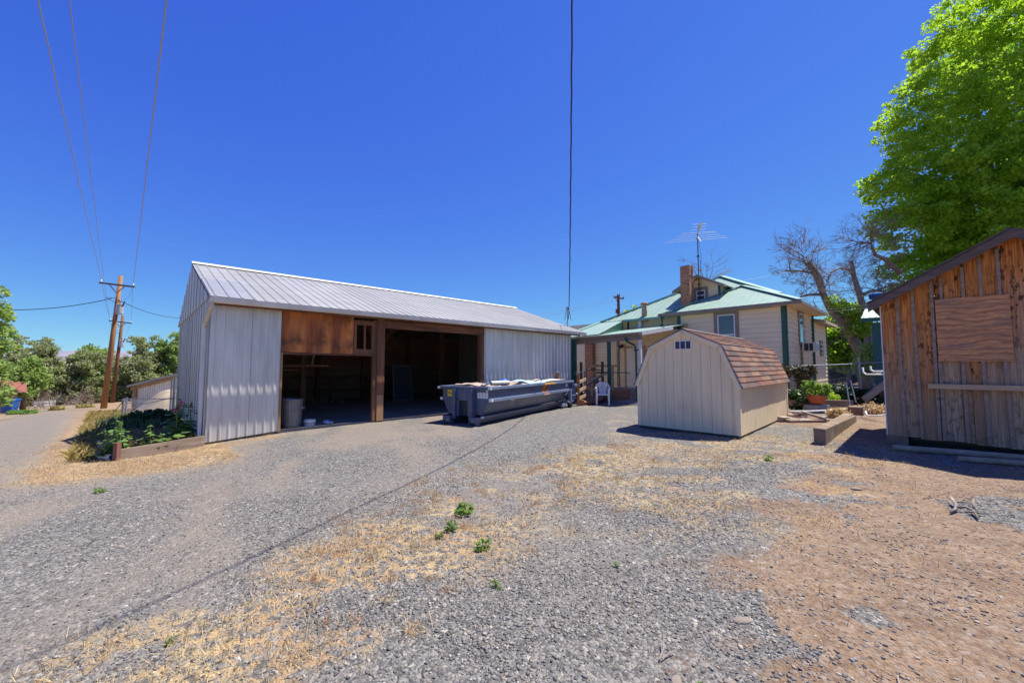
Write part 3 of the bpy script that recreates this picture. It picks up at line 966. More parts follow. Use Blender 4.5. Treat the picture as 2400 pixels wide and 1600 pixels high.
# things standing in the barn
o = thing('metal_bin', 'galvanised metal bin standing just inside the barn opening', 'bin', W(1.72, -.32, 0))
mb = MB(); mb.lathe([(0, .02), (.19, .02), (.20, .06), (.245, .62), (.25, .66), (.258, .67), (.258, .69), (.24, .69), (.235, .64), (.185, .05), (0, .05)], n=24)
for k in range(24):
    t = k * math.pi / 12
    mb.beam((.2 * math.cos(t), .2 * math.sin(t), .1), (.238 * math.cos(t), .238 * math.sin(t), .58), .012, .012)
mb.build('bin_body', mat('shaded_bin_steel', (.24, .24, .25), (.17, .17, .18), (5, 5, 5), rough=.5, metal=.5), o)  # steel darkened all over; shade inside the barn put into the colour
mb = MB(); mb.tube([(.25, -.06, .5), (.30, -.05, .47), (.30, .05, .47), (.25, .06, .5)], .01, 6); mb.build('handle', PIPE, o)
o = thing('paint_bucket', 'low white paint bucket on the barn floor by the threshold', 'bucket', W(2.15, -.35, 0))
mb = MB(); mb.lathe([(0, 0), (.125, 0), (.135, .10), (.142, .10), (.142, .125), (.137, .125), (.137, .145), (.12, .145), (.115, .02), (0, .02)], n=20)
mb.build('bucket_body', WPLAS, o)
MB().lathe([(.138, .05), (.141, .05), (.141, .085), (.138, .085)], n=20).build('label_band', mat('beige_label', (.45, .38, .3)), o)
mb = MB(); mb.blob((0, 0, .05), .085, 5, .5, 2, (1.1, .9, .6)); mb.blob((.07, .03, .035), .055, 8, .5, 2, (1, 1, .6))
o = mb.build('blue_rag', mat('blue_white_cloth', (.25, .30, .60), (.55, .56, .66), (14, 14, 14)), smooth=True, loc=W(2.55, -.28, 0)); tag(o, 'crumpled blue and white rag on the barn floor', 'rag')
o = thing('old_screen', 'old dark framed screen leaning inside the barn behind the dumpster', 'screen frame', W(6.9, -5.2, 0), ROTZ)
mb = MB()
for a, b in (((0, 0, 0), (.05, .25, 1.5)), ((.9, 0, 0), (.85, .25, 1.5)), ((0, 0, .03), (.9, 0, .03)), ((.05, .25, 1.5), (.85, .25, 1.5))):
    mb.beam(a, b, .05, .05)
mb.build('screen_frame', PIPE, o)
mb = MB(); mb.add([(.02, .01, .05), (.88, .01, .05), (.84, .25, 1.48), (.06, .25, 1.48)], [(0, 1, 2, 3)]); mb.build('screen_mesh', mat('grey_mesh', (.07, .07, .07), rough=.8), o)
mb = MB()
for k in range(14):
    mb.blob((random.uniform(-.9, .9), random.uniform(-.25, .25), .03), random.uniform(.03, .08), k, .5, 1, (1.3, .8, .5))
o = mb.build('floor_litter', mat('pale_litter', (.4, .4, .38), island=[(.12, .11, .1), (.45, .44, .42), (.25, .2, .16)]), loc=W(4.9, -6.7, 0)); tag(o, 'loose litter lying under the shelves in the barn', 'litter'); o['kind'] = 'stuff'

# mast and service drop on the barn roof
mast = thing('service_mast', 'thin grey conduit mast with a weatherhead on the far barn roof end', 'conduit mast', (2.49, 17.66, 3.2))
MB().tube([(0, 0, -.05), (0, 0, .86)], .022, 8).build('mast_pipe', PIPE, mast)
mb = MB(); mb.lathe([(0, .95), (.05, .94), (.06, .88), (.045, .83), (.02, .82)], n=12); mb.build('weatherhead', PIPE, mast)
for sx in (-1, 1):
    MB().tube([(.01 * sx, -.04, .88), (.07 * sx, -.1, .72), (.13 * sx, -.12, .42), (.13 * sx, -.12, .34)], .012, 6).build('wire_loop', WIREM, mast)
mb = MB(); mb.tube([(-.2, .05, .03), (0, 0, .3)], .008, 5); mb.build('guy_wire', WIREG, mast)


def wire(name, a, b, sag, r, m, label, group=None, n=40, wob=0.0, cat='cable'):
    pts = []
    for i in range(n + 1):
        t = i / n
        p = lerp(a, b, t)
        pts.append((p[0] + wob * math.sin(i * 1.9), p[1], p[2] - sag * 4 * t * (1 - t) + wob * math.cos(i * 1.3)))
    o = MB().tube(pts, r, 5).build(name, m, smooth=True)
    return tag(o, label, cat, group)


cab = []
for i in range(121):                     # slack cable: dips off the mast, then climbs to a pole behind the yard
    d_ = 19.0 * i / 120
    cab.append((2.49 - .1345 * d_ + .004 * math.sin(i * 1.9), 17.62 - d_, 4.08 - .407 * d_ + .0422 * d_ * d_ + .004 * math.cos(i * 1.3)))
tag(MB().tube(cab, .0115, 6).build('service_cable', WIREM, smooth=True), 'thick twisted black service cable running overhead to the barn mast', 'cable')

# ================================================================== DUMPSTER
DY = R(30.5)
dump = thing('dumpster', 'low dark blue roll off dumpster with rubbish parked before the barn', 'dumpster', (-.56, 10.0, 0), math.pi / 2 - DY)
# local x runs along the bin, local y to the left
DWd, DL, DH = 1.62, 5.65, .965
ym = DWd / 2


def dsec(x):
    """cross section outline (outer) at x: upright sides down to the ledge, then tucked in"""
    return [(x, .05, DH - .04), (x, .05, .62), (x, .27, .24), (x, DWd - .27, .24), (x, DWd - .05, .62), (x, DWd - .05, DH - .04)]


mb = MB()
a = dsec(.10); b = dsec(DL - .06)
n = 6
mb.add(a + b, [(i, i + 1, i + 1 + n, i + n) for i in range(n - 1)])
ins = lambda q: [(q[0][0], .08, DH - .04), (q[0][0], .08, .62), (q[0][0], .30, .27), (q[0][0], DWd - .30, .27), (q[0][0], DWd - .08, .62), (q[0][0], DWd - .08, DH - .04)]
ai = ins(a); bi = ins(b)
mb.add(ai + bi, [(i, i + 1, i + 1 + n, i + n) for i in range(n - 1)])
mb.build('bin_shell', DSTEEL, dump, nrm=False)
mb = MB(); mb.prism(dsec(.06), (.04, 0, 0)); mb.build('front_plate', DSTEEL, dump)
# side rails: top rim, middle ledge, floor rail
for y, nm in ((.03, 'top_rail'), (DWd - .03, 'top_rail')):
    mb = MB(); mb.box(.0, DL, y - .045, y + .045, DH - .075, DH); mb.build(nm, DEDGE, dump, bev=.006)
mb = MB(); mb.box(-.03, .06, -.02, DWd + .02, DH - .08, DH - .002); mb.build('top_rail', DSTEEL, dump, bev=.006)
mb = MB(); mb.box(DL - .06, DL - .01, .07, DWd - .07, DH - .08, DH - .004); mb.build('top_rail', DSTEEL, dump)
for y in (.02, DWd - .02):
    mb = MB(); mb.box(.05, DL - .35, y - .04, y + .035, .585, .665); mb.build('middle_rail', DEDGE, dump, bev=.006)
    mb = MB(); mb.box(.02, DL - .45, y + (.17 if y < 1 else -.25), y + (.25 if y < 1 else -.17), .155, .225); mb.build('floor_rail', DSTEEL, dump, bev=.006)
for q in ((-.045, -.032, -.05, .03, DH - .07, DH - .015), (-.045, -.032, DWd - .03, DWd + .05, DH - .07, DH - .015), (.035, .049, -.02, .055, .59, .66),
          (.035, .049, DWd - .055, DWd + .02, .59, .66), (.005, .019, .19, .27, .16, .22), (.02, .06, -.026, -.0165, DH - .068, DH - .015), (.06, .12, -.028, -.0205, .592, .655)):
    MB().box(*q).build('reflector', WSTK, dump)
# front posts, hook pocket, skids and rollers
for y in (DWd / 2 - .27, DWd / 2 + .27):
    mb = MB(); mb.box(-.10, .06, y - .05, y + .05, .13, DH - .08); mb.build('front_post', DSTEEL, dump, bev=.006)
mb = MB(); mb.box(-.03, .06, DWd / 2 - .22, DWd / 2 - .14, .2, .66); mb.box(-.03, .06, DWd / 2 + .14, DWd / 2 + .22, .2, .66); mb.box(-.03, .06, DWd / 2 - .22, DWd / 2 + .22, .6, DH - .08)
mb.build('hook_frame', DSTEEL, dump)
mb = MB(); mb.box(.052, .058, DWd / 2 - .14, DWd / 2 + .14, .2, .6); mb.build('hook_pocket_shade', mat('recess_shade', (.022, .028, .04), rough=.6), dump)  # flat dark plate; the shade of the hook recess is its colour
for y in (DWd / 2 - .42, DWd / 2 + .42):
    mb = MB(); mb.box(-.15, DL - .1, y - .035, y + .035, .03, .15); mb.build('skid', DSTEEL, dump)
    mb = MB(); mb.box(-.2, .0, y - .12, y + .12, .13, .20); mb.box(-.2, -.02, y - .115, y - .09, .0, .14); mb.box(-.2, -.02, y + .09, y + .115, .0, .14)
    mb.build('roller_bracket', DSTEEL, dump)
    mb = MB(); mb.tube([(-.1, y - .085, .09), (-.1, y + .085, .09)], .075, 14); mb.build('roller', PIPE, dump)
    mb = MB(); mb.tube([(DL - .45, y - .07 + (.5 if y > 1 else -.42), .1), (DL - .45, y + .07 + (.5 if y > 1 else -.42), .1)], .1, 16)
    mb.build('rear_wheel', BLACK, dump)
mb = MB(); mb.box(DL - .95, DL - .62, .05, .10, .05, .16); mb.box(DL - .6, DL - .02, -.02, .16, .185, .25); mb.build('rear_step', DEDGE, dump)
# tail gate with its hinge post, rods and latch
mb = MB(); mb.box(DL - .02, DL + .04, .0, DWd, .22, DH - .02)
for y in (.4, .8, 1.2):
    mb.box(DL + .04, DL + .08, y - .04, y + .04, .24, DH - .05)
mb.build('tail_gate', DSTEEL, dump)
mb = MB(); mb.box(DL - .42, DL - .32, -.05, .07, .25, .665); mb.box(DL - .36, DL - .02, -.04, .02, .585, .665); mb.build('hinge_post', DEDGE, dump)
mb = MB()
for x in (DL - .24, DL - .13, DL + .0):
    mb.tube([(x, -.05, .25), (x, -.05, DH - .13)], .018, 6)
mb.tube([(DL - .3, -.05, .42), (DL + .1, -.05, .42)], .02, 6)
mb.box(DL - .17, DL + .1, -.1, .0, DH - .2, DH - .13); mb.blob((DL + .03, -.07, DH - .2), .07, 3, .4, 1); mb.blob((DL + .08, -.06, .45), .06, 4, .4, 1)
mb.build('latch_rods', DEDGE, dump)
for x, z in ((1.35, .43), (2.75, .45), (3.75, .46), (4.75, .50)):
    MB().blob((x, .05 + .22 * (.62 - z) / .38 - .01, z), .022, 1, .1, 1).build('rivet', WSTK, dump)
# stickers
mb = MB(); mb.box(.055, .059, DWd - .40, DWd - .22, .69, .86); mb.build('yellow_sticker', YEL, dump, 'yellow square size sticker')
text_mesh('sticker_text', '9yd', .105, INK, dump, (.053, DWd - .31, .775), (math.pi / 2, 0, -math.pi / 2))
mb = MB(); mb.box(.055, .059, .09, .42, .67, .82); wst = mb.build('white_sticker', WSTK, dump, 'white warning sticker with red marks')
MB().box(.055, .059, .09, .16, .835, .885).build('white_sticker', WSTK, dump)
for k in range(3):
    for z in (.72, .785):
        MB().box(.052, .055, .33 - k * .09, .375 - k * .09, z, z + .016).build('red_mark', RSTK, wst)
mb = MB(); mb.box(3.15, 3.95, -.018, -.0152, DH - .068, DH - .01); mb.build('reflective_tape', AMB, dump)
mb = MB(); mb.prism([(3.28 + .235 * math.cos(t), .044, .745 + .135 * math.sin(t)) for t in np.linspace(0, 2 * math.pi, 33)[:-1]], (0, -.004, 0)); mb.build('logo_disc', ORG, dump, 'orange oval company emblem')
mb = MB()
rr = random.Random(2)
for row, (zz, x0_, x1_) in enumerate(((.765, 3.10, 3.40), (.70, 3.16, 3.38))):
    x = x0_
    while x < x1_:
        w1 = rr.uniform(.016, .03)
        mb.box(x, x + w1 * .5, .036, .0395, zz - .022, zz + rr.uniform(.01, .03)); mb.box(x, x + w1, .0362, .0393, zz + rr.uniform(-.02, .012), zz + .018)
        x += w1 + .018
mb.blob((3.43, .038, .79), .04, 3, .4, 1, (1, .05, 1.2))
mb.build('logo_lettering', INKB, dump)
mb = MB(); mb.box(3.08, 3.50, -.0236, -.0205, .572, .628); pst = mb.build('phone_sticker', ORG, dump)
for x in (3.11, 3.145, 3.2, 3.235, 3.29, 3.325, 3.36, 3.40, 3.435):
    MB().box(x, x + .02, -.027, -.0237, .583, .615).build('lettering', WSTK, pst)
mb = MB(); mb.box(5.02, 5.14, .044, .047, .75, .86); mb.build('white_sticker', WSTK, dump)
mb = MB(); mb.hexa([(4.98, .058, .44), (5.05, .058, .44), (5.05, .064, .44), (4.98, .064, .44), (5.06, .02, .56), (5.13, .02, .56), (5.13, .026, .56), (5.06, .026, .56)]); mb.build('white_sticker', WSTK, dump)

# rubbish heaped in the bin: each piece its own thing
DM = Matrix.Translation((-.56, 10.0, 0)) @ Matrix.Rotation(math.pi / 2 - DY, 4, 'Z')


def inbin(x, y, z):
    return tuple(DM @ Vector((x, y, z)))


def sheet_obj(name, label, cat, m, cx, cy, z, w, d, rz, amp, seed, n=9, th=.012, tilt=0.0, group=None):
    rng = random.Random(seed); vs = []; fs = []
    ph = [rng.uniform(0, 6) for _ in range(4)]
    for j in range(n + 1):
        for i in range(n + 1):
            u = i / n - .5; v = j / n - .5
            h = amp * (math.sin(u * 5 + ph[0]) * math.cos(v * 4 + ph[1]) + .4 * math.sin(u * 11 + ph[2]) + .3 * math.sin(v * 13 + ph[3])) + tilt * u
            vs.append((u * w, v * d, h))
    for j in range(n):
        for i in range(n):
            a = j * (n + 1) + i; fs.append((a, a + 1, a + n + 2, a + n + 1))
    mb = MB(); mb.add(vs, fs)
    o = mb.build(name, m, smooth=amp > .02, nrm=False)
    sd = o.modifiers.new('thickness', 'SOLIDIFY'); sd.thickness = th
    o.location = inbin(cx, cy, z); o.rotation_euler = (0, 0, math.pi / 2 - DY + rz)
    return tag(o, label, cat, group)


CARD = mat('brown_cardboard', (.46, .32, .20), (.38, .26, .16), (5, 5, 5), rough=.85)
CARDP = mat('pink_board', (.50, .38, .32), (.42, .31, .26), (5, 5, 5), rough=.85)
SHEETB = mat('pale_blue_plastic', (.36, .52, .62), (.46, .60, .68), (3, 3, 3), rough=.45)
mb = MB(); mb.box(.15, DL - .1, .1, DWd - .1, .3, .84)
filler = MB()
rngf = random.Random(9)
for k in range(130):
    x, y = rngf.uniform(.2, DL - .3), rngf.uniform(.15, DWd - .15)
    filler.blob((x, y, rngf.uniform(.55, .86)), rngf.uniform(.08, .2), k, .5, 1, (1.2, 1, .5))
o = filler.build('mixed_rubbish', mat('mixed_rubbish', (.4, .35, .3), island=[(.30, .24, .2), (.55, .52, .48), (.38, .28, .2), (.2, .19, .2), (.5, .45, .4)], rough=.9)); o.matrix_world = DM
o['kind'] = 'stuff'; tag(o, 'mixed rubbish filling the blue dumpster', 'rubbish')
sheet_obj('cardboard_sheet', 'bent pinkish brown sheet sticking up at the dumpster front', 'cardboard', CARDP, .55, 1.05, .985, .7, .75, .3, .035, 3)
sheet_obj('cardboard_sheet', 'flat tan cardboard piece on the rubbish behind the blue bag', 'cardboard', CARD, 1.55, .35, 1.0, .8, .4, .15, .02, 5, tilt=.05)
sheet_obj('plastic_sheet', 'pale blue plastic sheet draped over the middle of the dumpster', 'plastic sheet', SHEETB, 2.75, .55, 1.0, 1.9, .8, .05, .045, 8, n=16, tilt=-.05)
sheet_obj('rubbish_panel', 'long white panel lying on the rubbish at the dumpster rear', 'panel', mat('white_panel', (.66, .64, .62), (.55, .52, .5), (4, 4, 4), rough=.6), 4.55, .6, .985, 1.9, .6, -.03, .012, 4, tilt=.03)
sheet_obj('wooden_board', 'narrow dark edged board crossing the dumpster rear rubbish', 'board', CARDP, 4.1, .8, 1.02, 1.4, .14, .35, .008, 6)
o = thing('carpet_roll', 'cream cardboard tube lying across the front of the dumpster load', 'roll', inbin(.62, .38, 1.03), math.pi / 2 - DY - .35)
mb = MB(); mb.lathe([(.035, 0), (.06, 0), (.06, .62), (.035, .62), (.035, 0)], n=18)
q = mb.build('tube', mat('cream_tube', (.62, .57, .48), (.54, .48, .40), (6, 6, 6), rough=.7), o); q.rotation_euler = (0, math.pi / 2, 0)
mb = MB(); mb.blob((0, 0, 0), .12, 4, .55, 3, (1.25, .9, .6)); mb.blob((.1, .04, .03), .08, 7, .6, 2, (1.1, .9, .8)); mb.blob((-.09, 0, .02), .07, 9, .6, 2)
o = mb.build('plastic_bag', mat('bright_blue_plastic', (.02, .10, .50), (.06, .18, .62), (14, 14, 14), rough=.35), loc=inbin(1.15, .36, 1.04)); tag(o, 'crumpled bright blue plastic bag on top of the dumpster load', 'bag')

# ================================================================== GAMBREL SHED
GY = .7741
gsh = thing('gambrel_shed', 'small tan gambrel roofed garden shed with patchwork brown shingles', 'shed', (4.711, 8.2575, 0), math.pi / 2 - GY)
# local x runs back along the shed, y to the left
gw, gl, ge, gk, gr, kx, z0 = 2.228, 4.83, 1.07, 1.955, 2.315, .794, .05
yc = gw / 2
mb = MB()
prof = [(0, z0), (0, ge), (yc - kx + .0, gk - .06), (yc, gr - .06), (yc + kx, gk - .06), (gw, ge), (gw, z0)]


def gtop(y):
    pts = [(-.2, ge - .25), (0, ge), (yc - kx, gk - .06), (yc, gr - .06), (yc + kx, gk - .06), (gw, ge), (gw + .2, ge - .25)]
    for (a, za), (b, zb) in zip(pts[:-1], pts[1:]):
        if a <= y <= b:
            return za + (zb - za) * (y - a) / (b - a)
    return ge


# front panels with grooves between
ys = [0] + list(np.arange(.13, gw - .05, .2035)) + [gw]
for a, b in zip(ys[:-1], ys[1:]):
    a2, b2 = a + .005, b - .005
    br = sorted([a2, b2] + [q for q in (yc - kx, yc, yc + kx) if a2 < q < b2])
    poly = [(0, a2, z0), (0, b2, z0)] + [(0, q, gtop(q)) for q in reversed(br)]
    mb.prism(poly, (.015, 0, 0))
poly = [(.012, y, z) for y, z in prof]
mb.prism(poly, (.02, 0, 0))
mb.build('front_wall', T111, gsh)
mb = MB()
xs = np.arange(0.06, gl, .1017)
prev = .035
for x in list(xs) + [gl]:
    mb.box(prev + .003, x - .003, -.001, .012, z0, ge + .02); prev = x
mb.box(.035, gl, .01, .03, z0, ge)
mb.build('side_wall', T111, gsh)
mb = MB(); mb.box(.035, gl, gw - .03, gw, z0, ge); mb.build('side_wall', T111, gsh)
mb = MB(); mb.prism([(gl - .03, y, z) for y, z in prof], (.03, 0, 0)); mb.build('back_wall', T111, gsh)
for y0, y1 in ((-.018, .075), (gw - .075, gw + .018)):
    mb = MB(); mb.box(-.018, .0 - .001, y0, y1, z0 + .01, ge - .02)
    mb.build('corner_trim', T111T, gsh)
mb = MB(); mb.box(-.0175, .07, -.0185, -.002, z0 + .01, ge - .03); mb.build('corner_trim', T111T, gsh)
mb = MB(); mb.box(gl - .07, gl + .017, -.0185, -.002, z0 + .01, ge - .03); mb.build('corner_trim', T111T, gsh)
mb = MB(); mb.box(.0, gl, .02, gw - .02, .0, .055); mb.build('skid_base', mat('dark_skid', (.05, .04, .03)), gsh)
# barge boards following the gambrel
rake = [(-.06, ge - .045), (yc - kx - .01, gk - .015), (yc, gr), (yc + kx + .01, gk - .015), (gw + .06, ge - .045)]
mb = MB()
for (ya, za), (yb, zb) in zip(rake[:-1], rake[1:]):
    L = math.hypot(yb - ya, zb - za); dy, dz_ = (zb - za) / L * .085, -(yb - ya) / L * .085
    mb.prism([(-.05, ya, za), (-.05, yb, zb), (-.05, yb + dy, zb + dz_), (-.05, ya + dy, za + dz_)], (.049, 0, 0))
mb.build('barge_board', T111T, gsh)
# drip edge and shingle courses
mb = MB(); mb2 = MB()
rs = random.Random(5)
for si, ((ya, za), (yb, zb)) in enumerate(zip(rake[:-1], rake[1:])):
    L = math.hypot(yb - ya, zb - za)
    up = Vector((0, (yb - ya) / L, (zb - za) / L)) if si < 2 else Vector((0, (ya - yb) / L, (za - zb) / L))
    o_ = Vector((0, ya, za)) if si < 2 else Vector((0, yb, zb))
    nrm_ = Vector((1, 0, 0)).cross(up)
    if nrm_.z < 0:
        nrm_ = -nrm_
    mb2.hexa([Vector((-.062, 0, 0)) + o_ + up * u_ + nrm_ * n_ for u_, n_ in ((0, .0), (L, .0), (L, .016), (0, .016))] +
             [Vector((gl + .05, 0, 0)) + o_ + up * u_ + nrm_ * n_ for u_, n_ in ((0, .0), (L, .0), (L, .016), (0, .016))])
    rows = int(round(L / .128)); rh = L / rows
    for r_ in range(rows):
        x = -.055 - rs.uniform(0, .3)
        while x < gl + .05:
            wdt = rs.choice((.30, .42, .55, .7)); xa, xb = max(x + .002, -.055), min(x + wdt, gl + .045)
            if xb > xa:
                k = max(1, int((xb - xa) / .085)); hh = .022 + rs.uniform(0, .004)
                # tab notches cut the lower edge, all tabs of a strip stay one piece
                base_ = o_ + up * (r_ * rh - .004)
                top_ = o_ + up * min(L, (r_ + 1) * rh + .02)
                cols_ = []
                for j in range(k + 1):
                    xx = xa + (xb - xa) * j / k; dn = up * (.010 * ((j + r_) % 2))
                    cols_.append((xx, dn))
                vs = []
                for xx, dn in cols_:
                    X = Vector((xx, 0, 0))
                    vs += [X + base_ + dn + nrm_ * .016, X + base_ + dn + nrm_ * (.016 + hh), X + top_ + nrm_ * .022]
                fs = []
                for j in range(k):
                    q = j * 3
                    fs += [(q, q + 3, q + 4, q + 1), (q + 1, q + 4, q + 5, q + 2)]
                fs += [(0, 1, 2), (k * 3, k * 3 + 2, k * 3 + 1)]
                mb.add(vs, fs)
            x += wdt
mb.build('shingle_roof', SHING, gsh, nrm=False)
mb2.build('drip_edge', mat('grey_drip_edge', (.36, .37, .42), (.30, .31, .36), (3, 3, 3), rough=.5), gsh)
mb = MB(); mb.prism([(-.06, yc - .1, gr - .0), (-.06, yc, gr + .055), (-.06, yc + .1, gr - .0), (-.06, yc, gr + .03)], (gl + .1, 0, 0)); mb.build('ridge_shingle', SHING, gsh)
win = MB()
wy0, wy1, wz0, wz1 = yc - .185, yc + .185, 1.875, 2.075
win.box(-.022, -.001, wy0, wy1, wz1 - .014, wz1); win.box(-.022, -.001, wy0, wy1, wz0, wz0 + .014)
for y in (wy0, wy0 + .1233 - .004, wy0 + .2467 - .004, wy1 - .014):
    win.box(-.0215, -.0012, y, y + .014, wz0 + .014, wz1 - .014)
win = win.build('gable_window', WPLAS, gsh)
mb = MB(); mb.box(-.01, -.005, wy0 + .014, wy1 - .014, wz0 + .014, wz1 - .014); mb.build('pane', DPANE, win)

# ================================================================== OLD WOODEN SHED (right edge)
OS, OT = 9.3, 9.93
osd = thing('old_board_shed', 'weathered board and batten shed with a boarded up window', 'shed', W(OS, OT), ROTZ)
# local x back along the shed, y to the left (so the front runs towards -y)
OWd, OD, OE, OR = 3.24, 3.4, 2.72, 3.66
op = (OR - OE) / (OWd / 2)


def otop(y):
    w = -y
    return OE + op * min(w, OWd - w) - .02


mb = MB(); mbb = MB()
rs = random.Random(12)
y = 0.0
cuts = [0, -.235, -.44, -.67, -.72, -.97, -1.09, -1.25, -1.46, -1.74, -1.98, -2.25, -2.5, -2.8, -3.05, -3.24]
for a, b in zip(cuts[:-1], cuts[1:]):
    b_ = b + .005
    zb = .20 + rs.uniform(-.02, .012) - .03 * min(1, -a / 1.6)
    if -.7 > a > -1.5 and False:
        pass
    dx = rs.uniform(-.006, .004)
    ztop = [(a, otop(a)), (b_, otop(b_))]
    if b_ < -1.62 < a:
        poly = [(dx, a, zb), (dx, b_, zb), (dx, b_, otop(b_)), (dx, -1.62, otop(-1.62)), (dx, a, otop(a))]
    else:
        poly = [(dx, a, zb), (dx, b_, zb), (dx, b_, otop(b_)), (dx, a, otop(a))]
    mb.prism(poly, (.024, 0, 0))
mb.build('wall_boards', BARNB, osd)
mb = MB()
for yb_, z1b, lean in ((-.235, None, .012), (-.455, None, .02), (-.67, None, -.01), (-.73, 1.6, 0), (-1.0, 1.6, 0), (-1.235, 1.6, .01), (-1.475, 1.6, .015), (-1.985, None, 0), (-2.5, None, 0), (-3.05, None, 0)):
    zt = (otop(yb_) - .06) if z1b is None else z1b
    wdt = .042
    mb.hexa([(-.034, yb_ + wdt / 2, .19), (-.010, yb_ + wdt / 2, .19), (-.010, yb_ - wdt / 2, .19), (-.034, yb_ - wdt / 2, .19),
             (-.034, yb_ + wdt / 2 + lean, zt), (-.010, yb_ + wdt / 2 + lean, zt), (-.010, yb_ - wdt / 2 + lean, zt), (-.034, yb_ - wdt / 2 + lean, zt)])
for yb_, zlo in ((-.80, 2.60), (-1.06, 2.57), (-1.26, 2.58), (-1.46, 2.62)):
    zt = otop(yb_) - .1
    mb.hexa([(-.045, yb_ + .02, zlo), (-.012, yb_ + .02, zlo), (-.012, yb_ - .015, zlo), (-.045, yb_ - .015, zlo),
             (-.03, yb_ + .022, zt), (-.008, yb_ + .022, zt), (-.008, yb_ - .02, zt), (-.03, yb_ - .02, zt)])
mb.build('batten', GREYW, osd)
MB().box(.03, OD, -.025, .0, .2, OE - .03).build('side_wall', GREYW, osd)
mb = MB(); mb.box(-.012, .03, .0, .018, .2, OE - .05); mb.build('corner_batten', WHITE, osd)
MB().box(.03, OD, -OWd, -OWd + .025, .2, OE - .03).build('side_wall', GREYW, osd)
mb = MB(); mb.prism([(OD, 0, .2), (OD, -OWd, .2), (OD, -OWd, OE), (OD, -OWd / 2, OR), (OD, 0, OE)], (.025, 0, 0)); mb.build('back_wall', GREYW, osd)
mb = MB(); mb.box(-.045, -.027, -1.555, -.715, 1.575, 2.685); mb.build('plywood_cover', PLYW, osd, 'orange brown weathered plywood nailed over the window')
mb = MB(); mb.box(-.12, -.035, -2.9, -.565, 1.10, 1.18); mb.build('ledge', LEDGE, osd)
# roof
for sgn in (0, 1):
    ya, yb_ = (.17, -OWd / 2) if sgn == 0 else (-OWd - .17, -OWd / 2)
    za = OE - op * .17 + .05
    poly = [(-.2, ya, za), (OD + .2, ya, za), (OD + .2, yb_, OR + .05), (-.2, yb_, OR + .05)]
    mb = MB(); P = [Vector(p) for p in poly]
    n_ = (P[1] - P[0]).cross(P[3] - P[0]).normalized(); n_ = n_ if n_.z > 0 else -n_
    mb.prism(P, n_ * .035)
    mb.build('roof', mat('old_roofing', (.14, .11, .09), (.08, .065, .055), (5, 5, 5), rough=.95, bump=.4), osd)
    mb = MB()
    L = Vector((0, yb_ - ya, OR - OE + op * .17)); dn = Vector((0, 0, -.145))
    a_ = Vector((-.225, ya, za + .005)); b_ = Vector((-.225, yb_, OR + .055))
    if sgn:
        a_ += Vector((0, 0, .0))
    mb.prism([a_, b_, b_ + dn, a_ + dn], (.024, 0, 0))
    mb.build('barge_board', mat('barge_grey', (.17, .115, .09), (.11, .075, .06), (3, 3, 22), 6, rough=.85, bump=.25), osd)
mb = MB(); top = []; bot = []
for k in range(41):
    t = k / 40
    y_ = .19 + (-OWd / 2 - .17) * t
    zz = OE + .05 - op * max(y_, -OWd / 2)
    top.append((-.232 - rs.uniform(0, .012), y_, zz + .045 + rs.uniform(0, .016))); bot.append((-.228, y_, zz + .028 - rs.uniform(0, .012)))
mb.add(top + bot, [(k, k + 1, k + 42, k + 41) for k in range(40)]); mb.add(top + [(-.1, p[1], p[2] + .005) for p in top], [(k, k + 1, k + 42, k + 41) for k in range(40)])
mb.build('torn_roof_edge', mat('torn_felt', (.10, .085, .075), rough=.95), osd, nrm=False)
mb = MB(); mb.box(.0, .28, -.27, .03, -.02, .19); mb.build('corner_block', TIMB, osd)
MB().box(.1, OD, -OWd, -.3, .12, .2).build('underside_fill', mat('underside_shade', (.02, .016, .014)), osd)  # near-black fill; shade below the shed put into its colour
MB().box(.25, OD, -OWd + .02, -.02, .0, .13).build('underside_fill', mat('underside_shade', (.02, .016, .014)), osd)

# ================================================================== HOUSE
HS, HT = 17.4, 4.5
house = thing('house', 'tan sided house with green metal hip roofs and dark green corner boards', 'house', W(HS, HT), ROTZ)


def hp(s, t, z):
    return (s - HS, HT - t, z)


def siding(p, q, z0, z1, course=.2, out=(0, 0, 0), lip=.018):
    """lapped boards between plan points p and q (s, t), facing out (ds, dt)"""
    mb = MB()
    n = int(math.ceil((z1 - z0) / course))
    for i in range(n):
        a = z0 + i * course; b = min(z1, a + course - .006)
        o0, o1 = lip, .003
        P = [(p[0] + out[0] * o0, p[1] + out[1] * o0, a), (q[0] + out[0] * o0, q[1] + out[1] * o0, a),
             (q[0] + out[0] * o1, q[1] + out[1] * o1, b), (p[0] + out[0] * o1, p[1] + out[1] * o1, b)]
        B = [(p[0] - out[0] * .02, p[1] - out[1] * .02, a), (q[0] - out[0] * .02, q[1] - out[1] * .02, a),
             (q[0] - out[0] * .02, q[1] - out[1] * .02, b), (p[0] - out[0] * .02, p[1] - out[1] * .02, b)]
        mb.hexa([hp(*v) for v in (P[0], P[1], B[1], B[0], P[3], P[2], B[2], B[3])])
    return mb


def hbox(s0, s1, t0, t1, z0, z1, mb=None):
    mb = mb or MB()
    return mb.box(s0 - HS, s1 - HS, HT - t0, HT - t1, z0, z1)


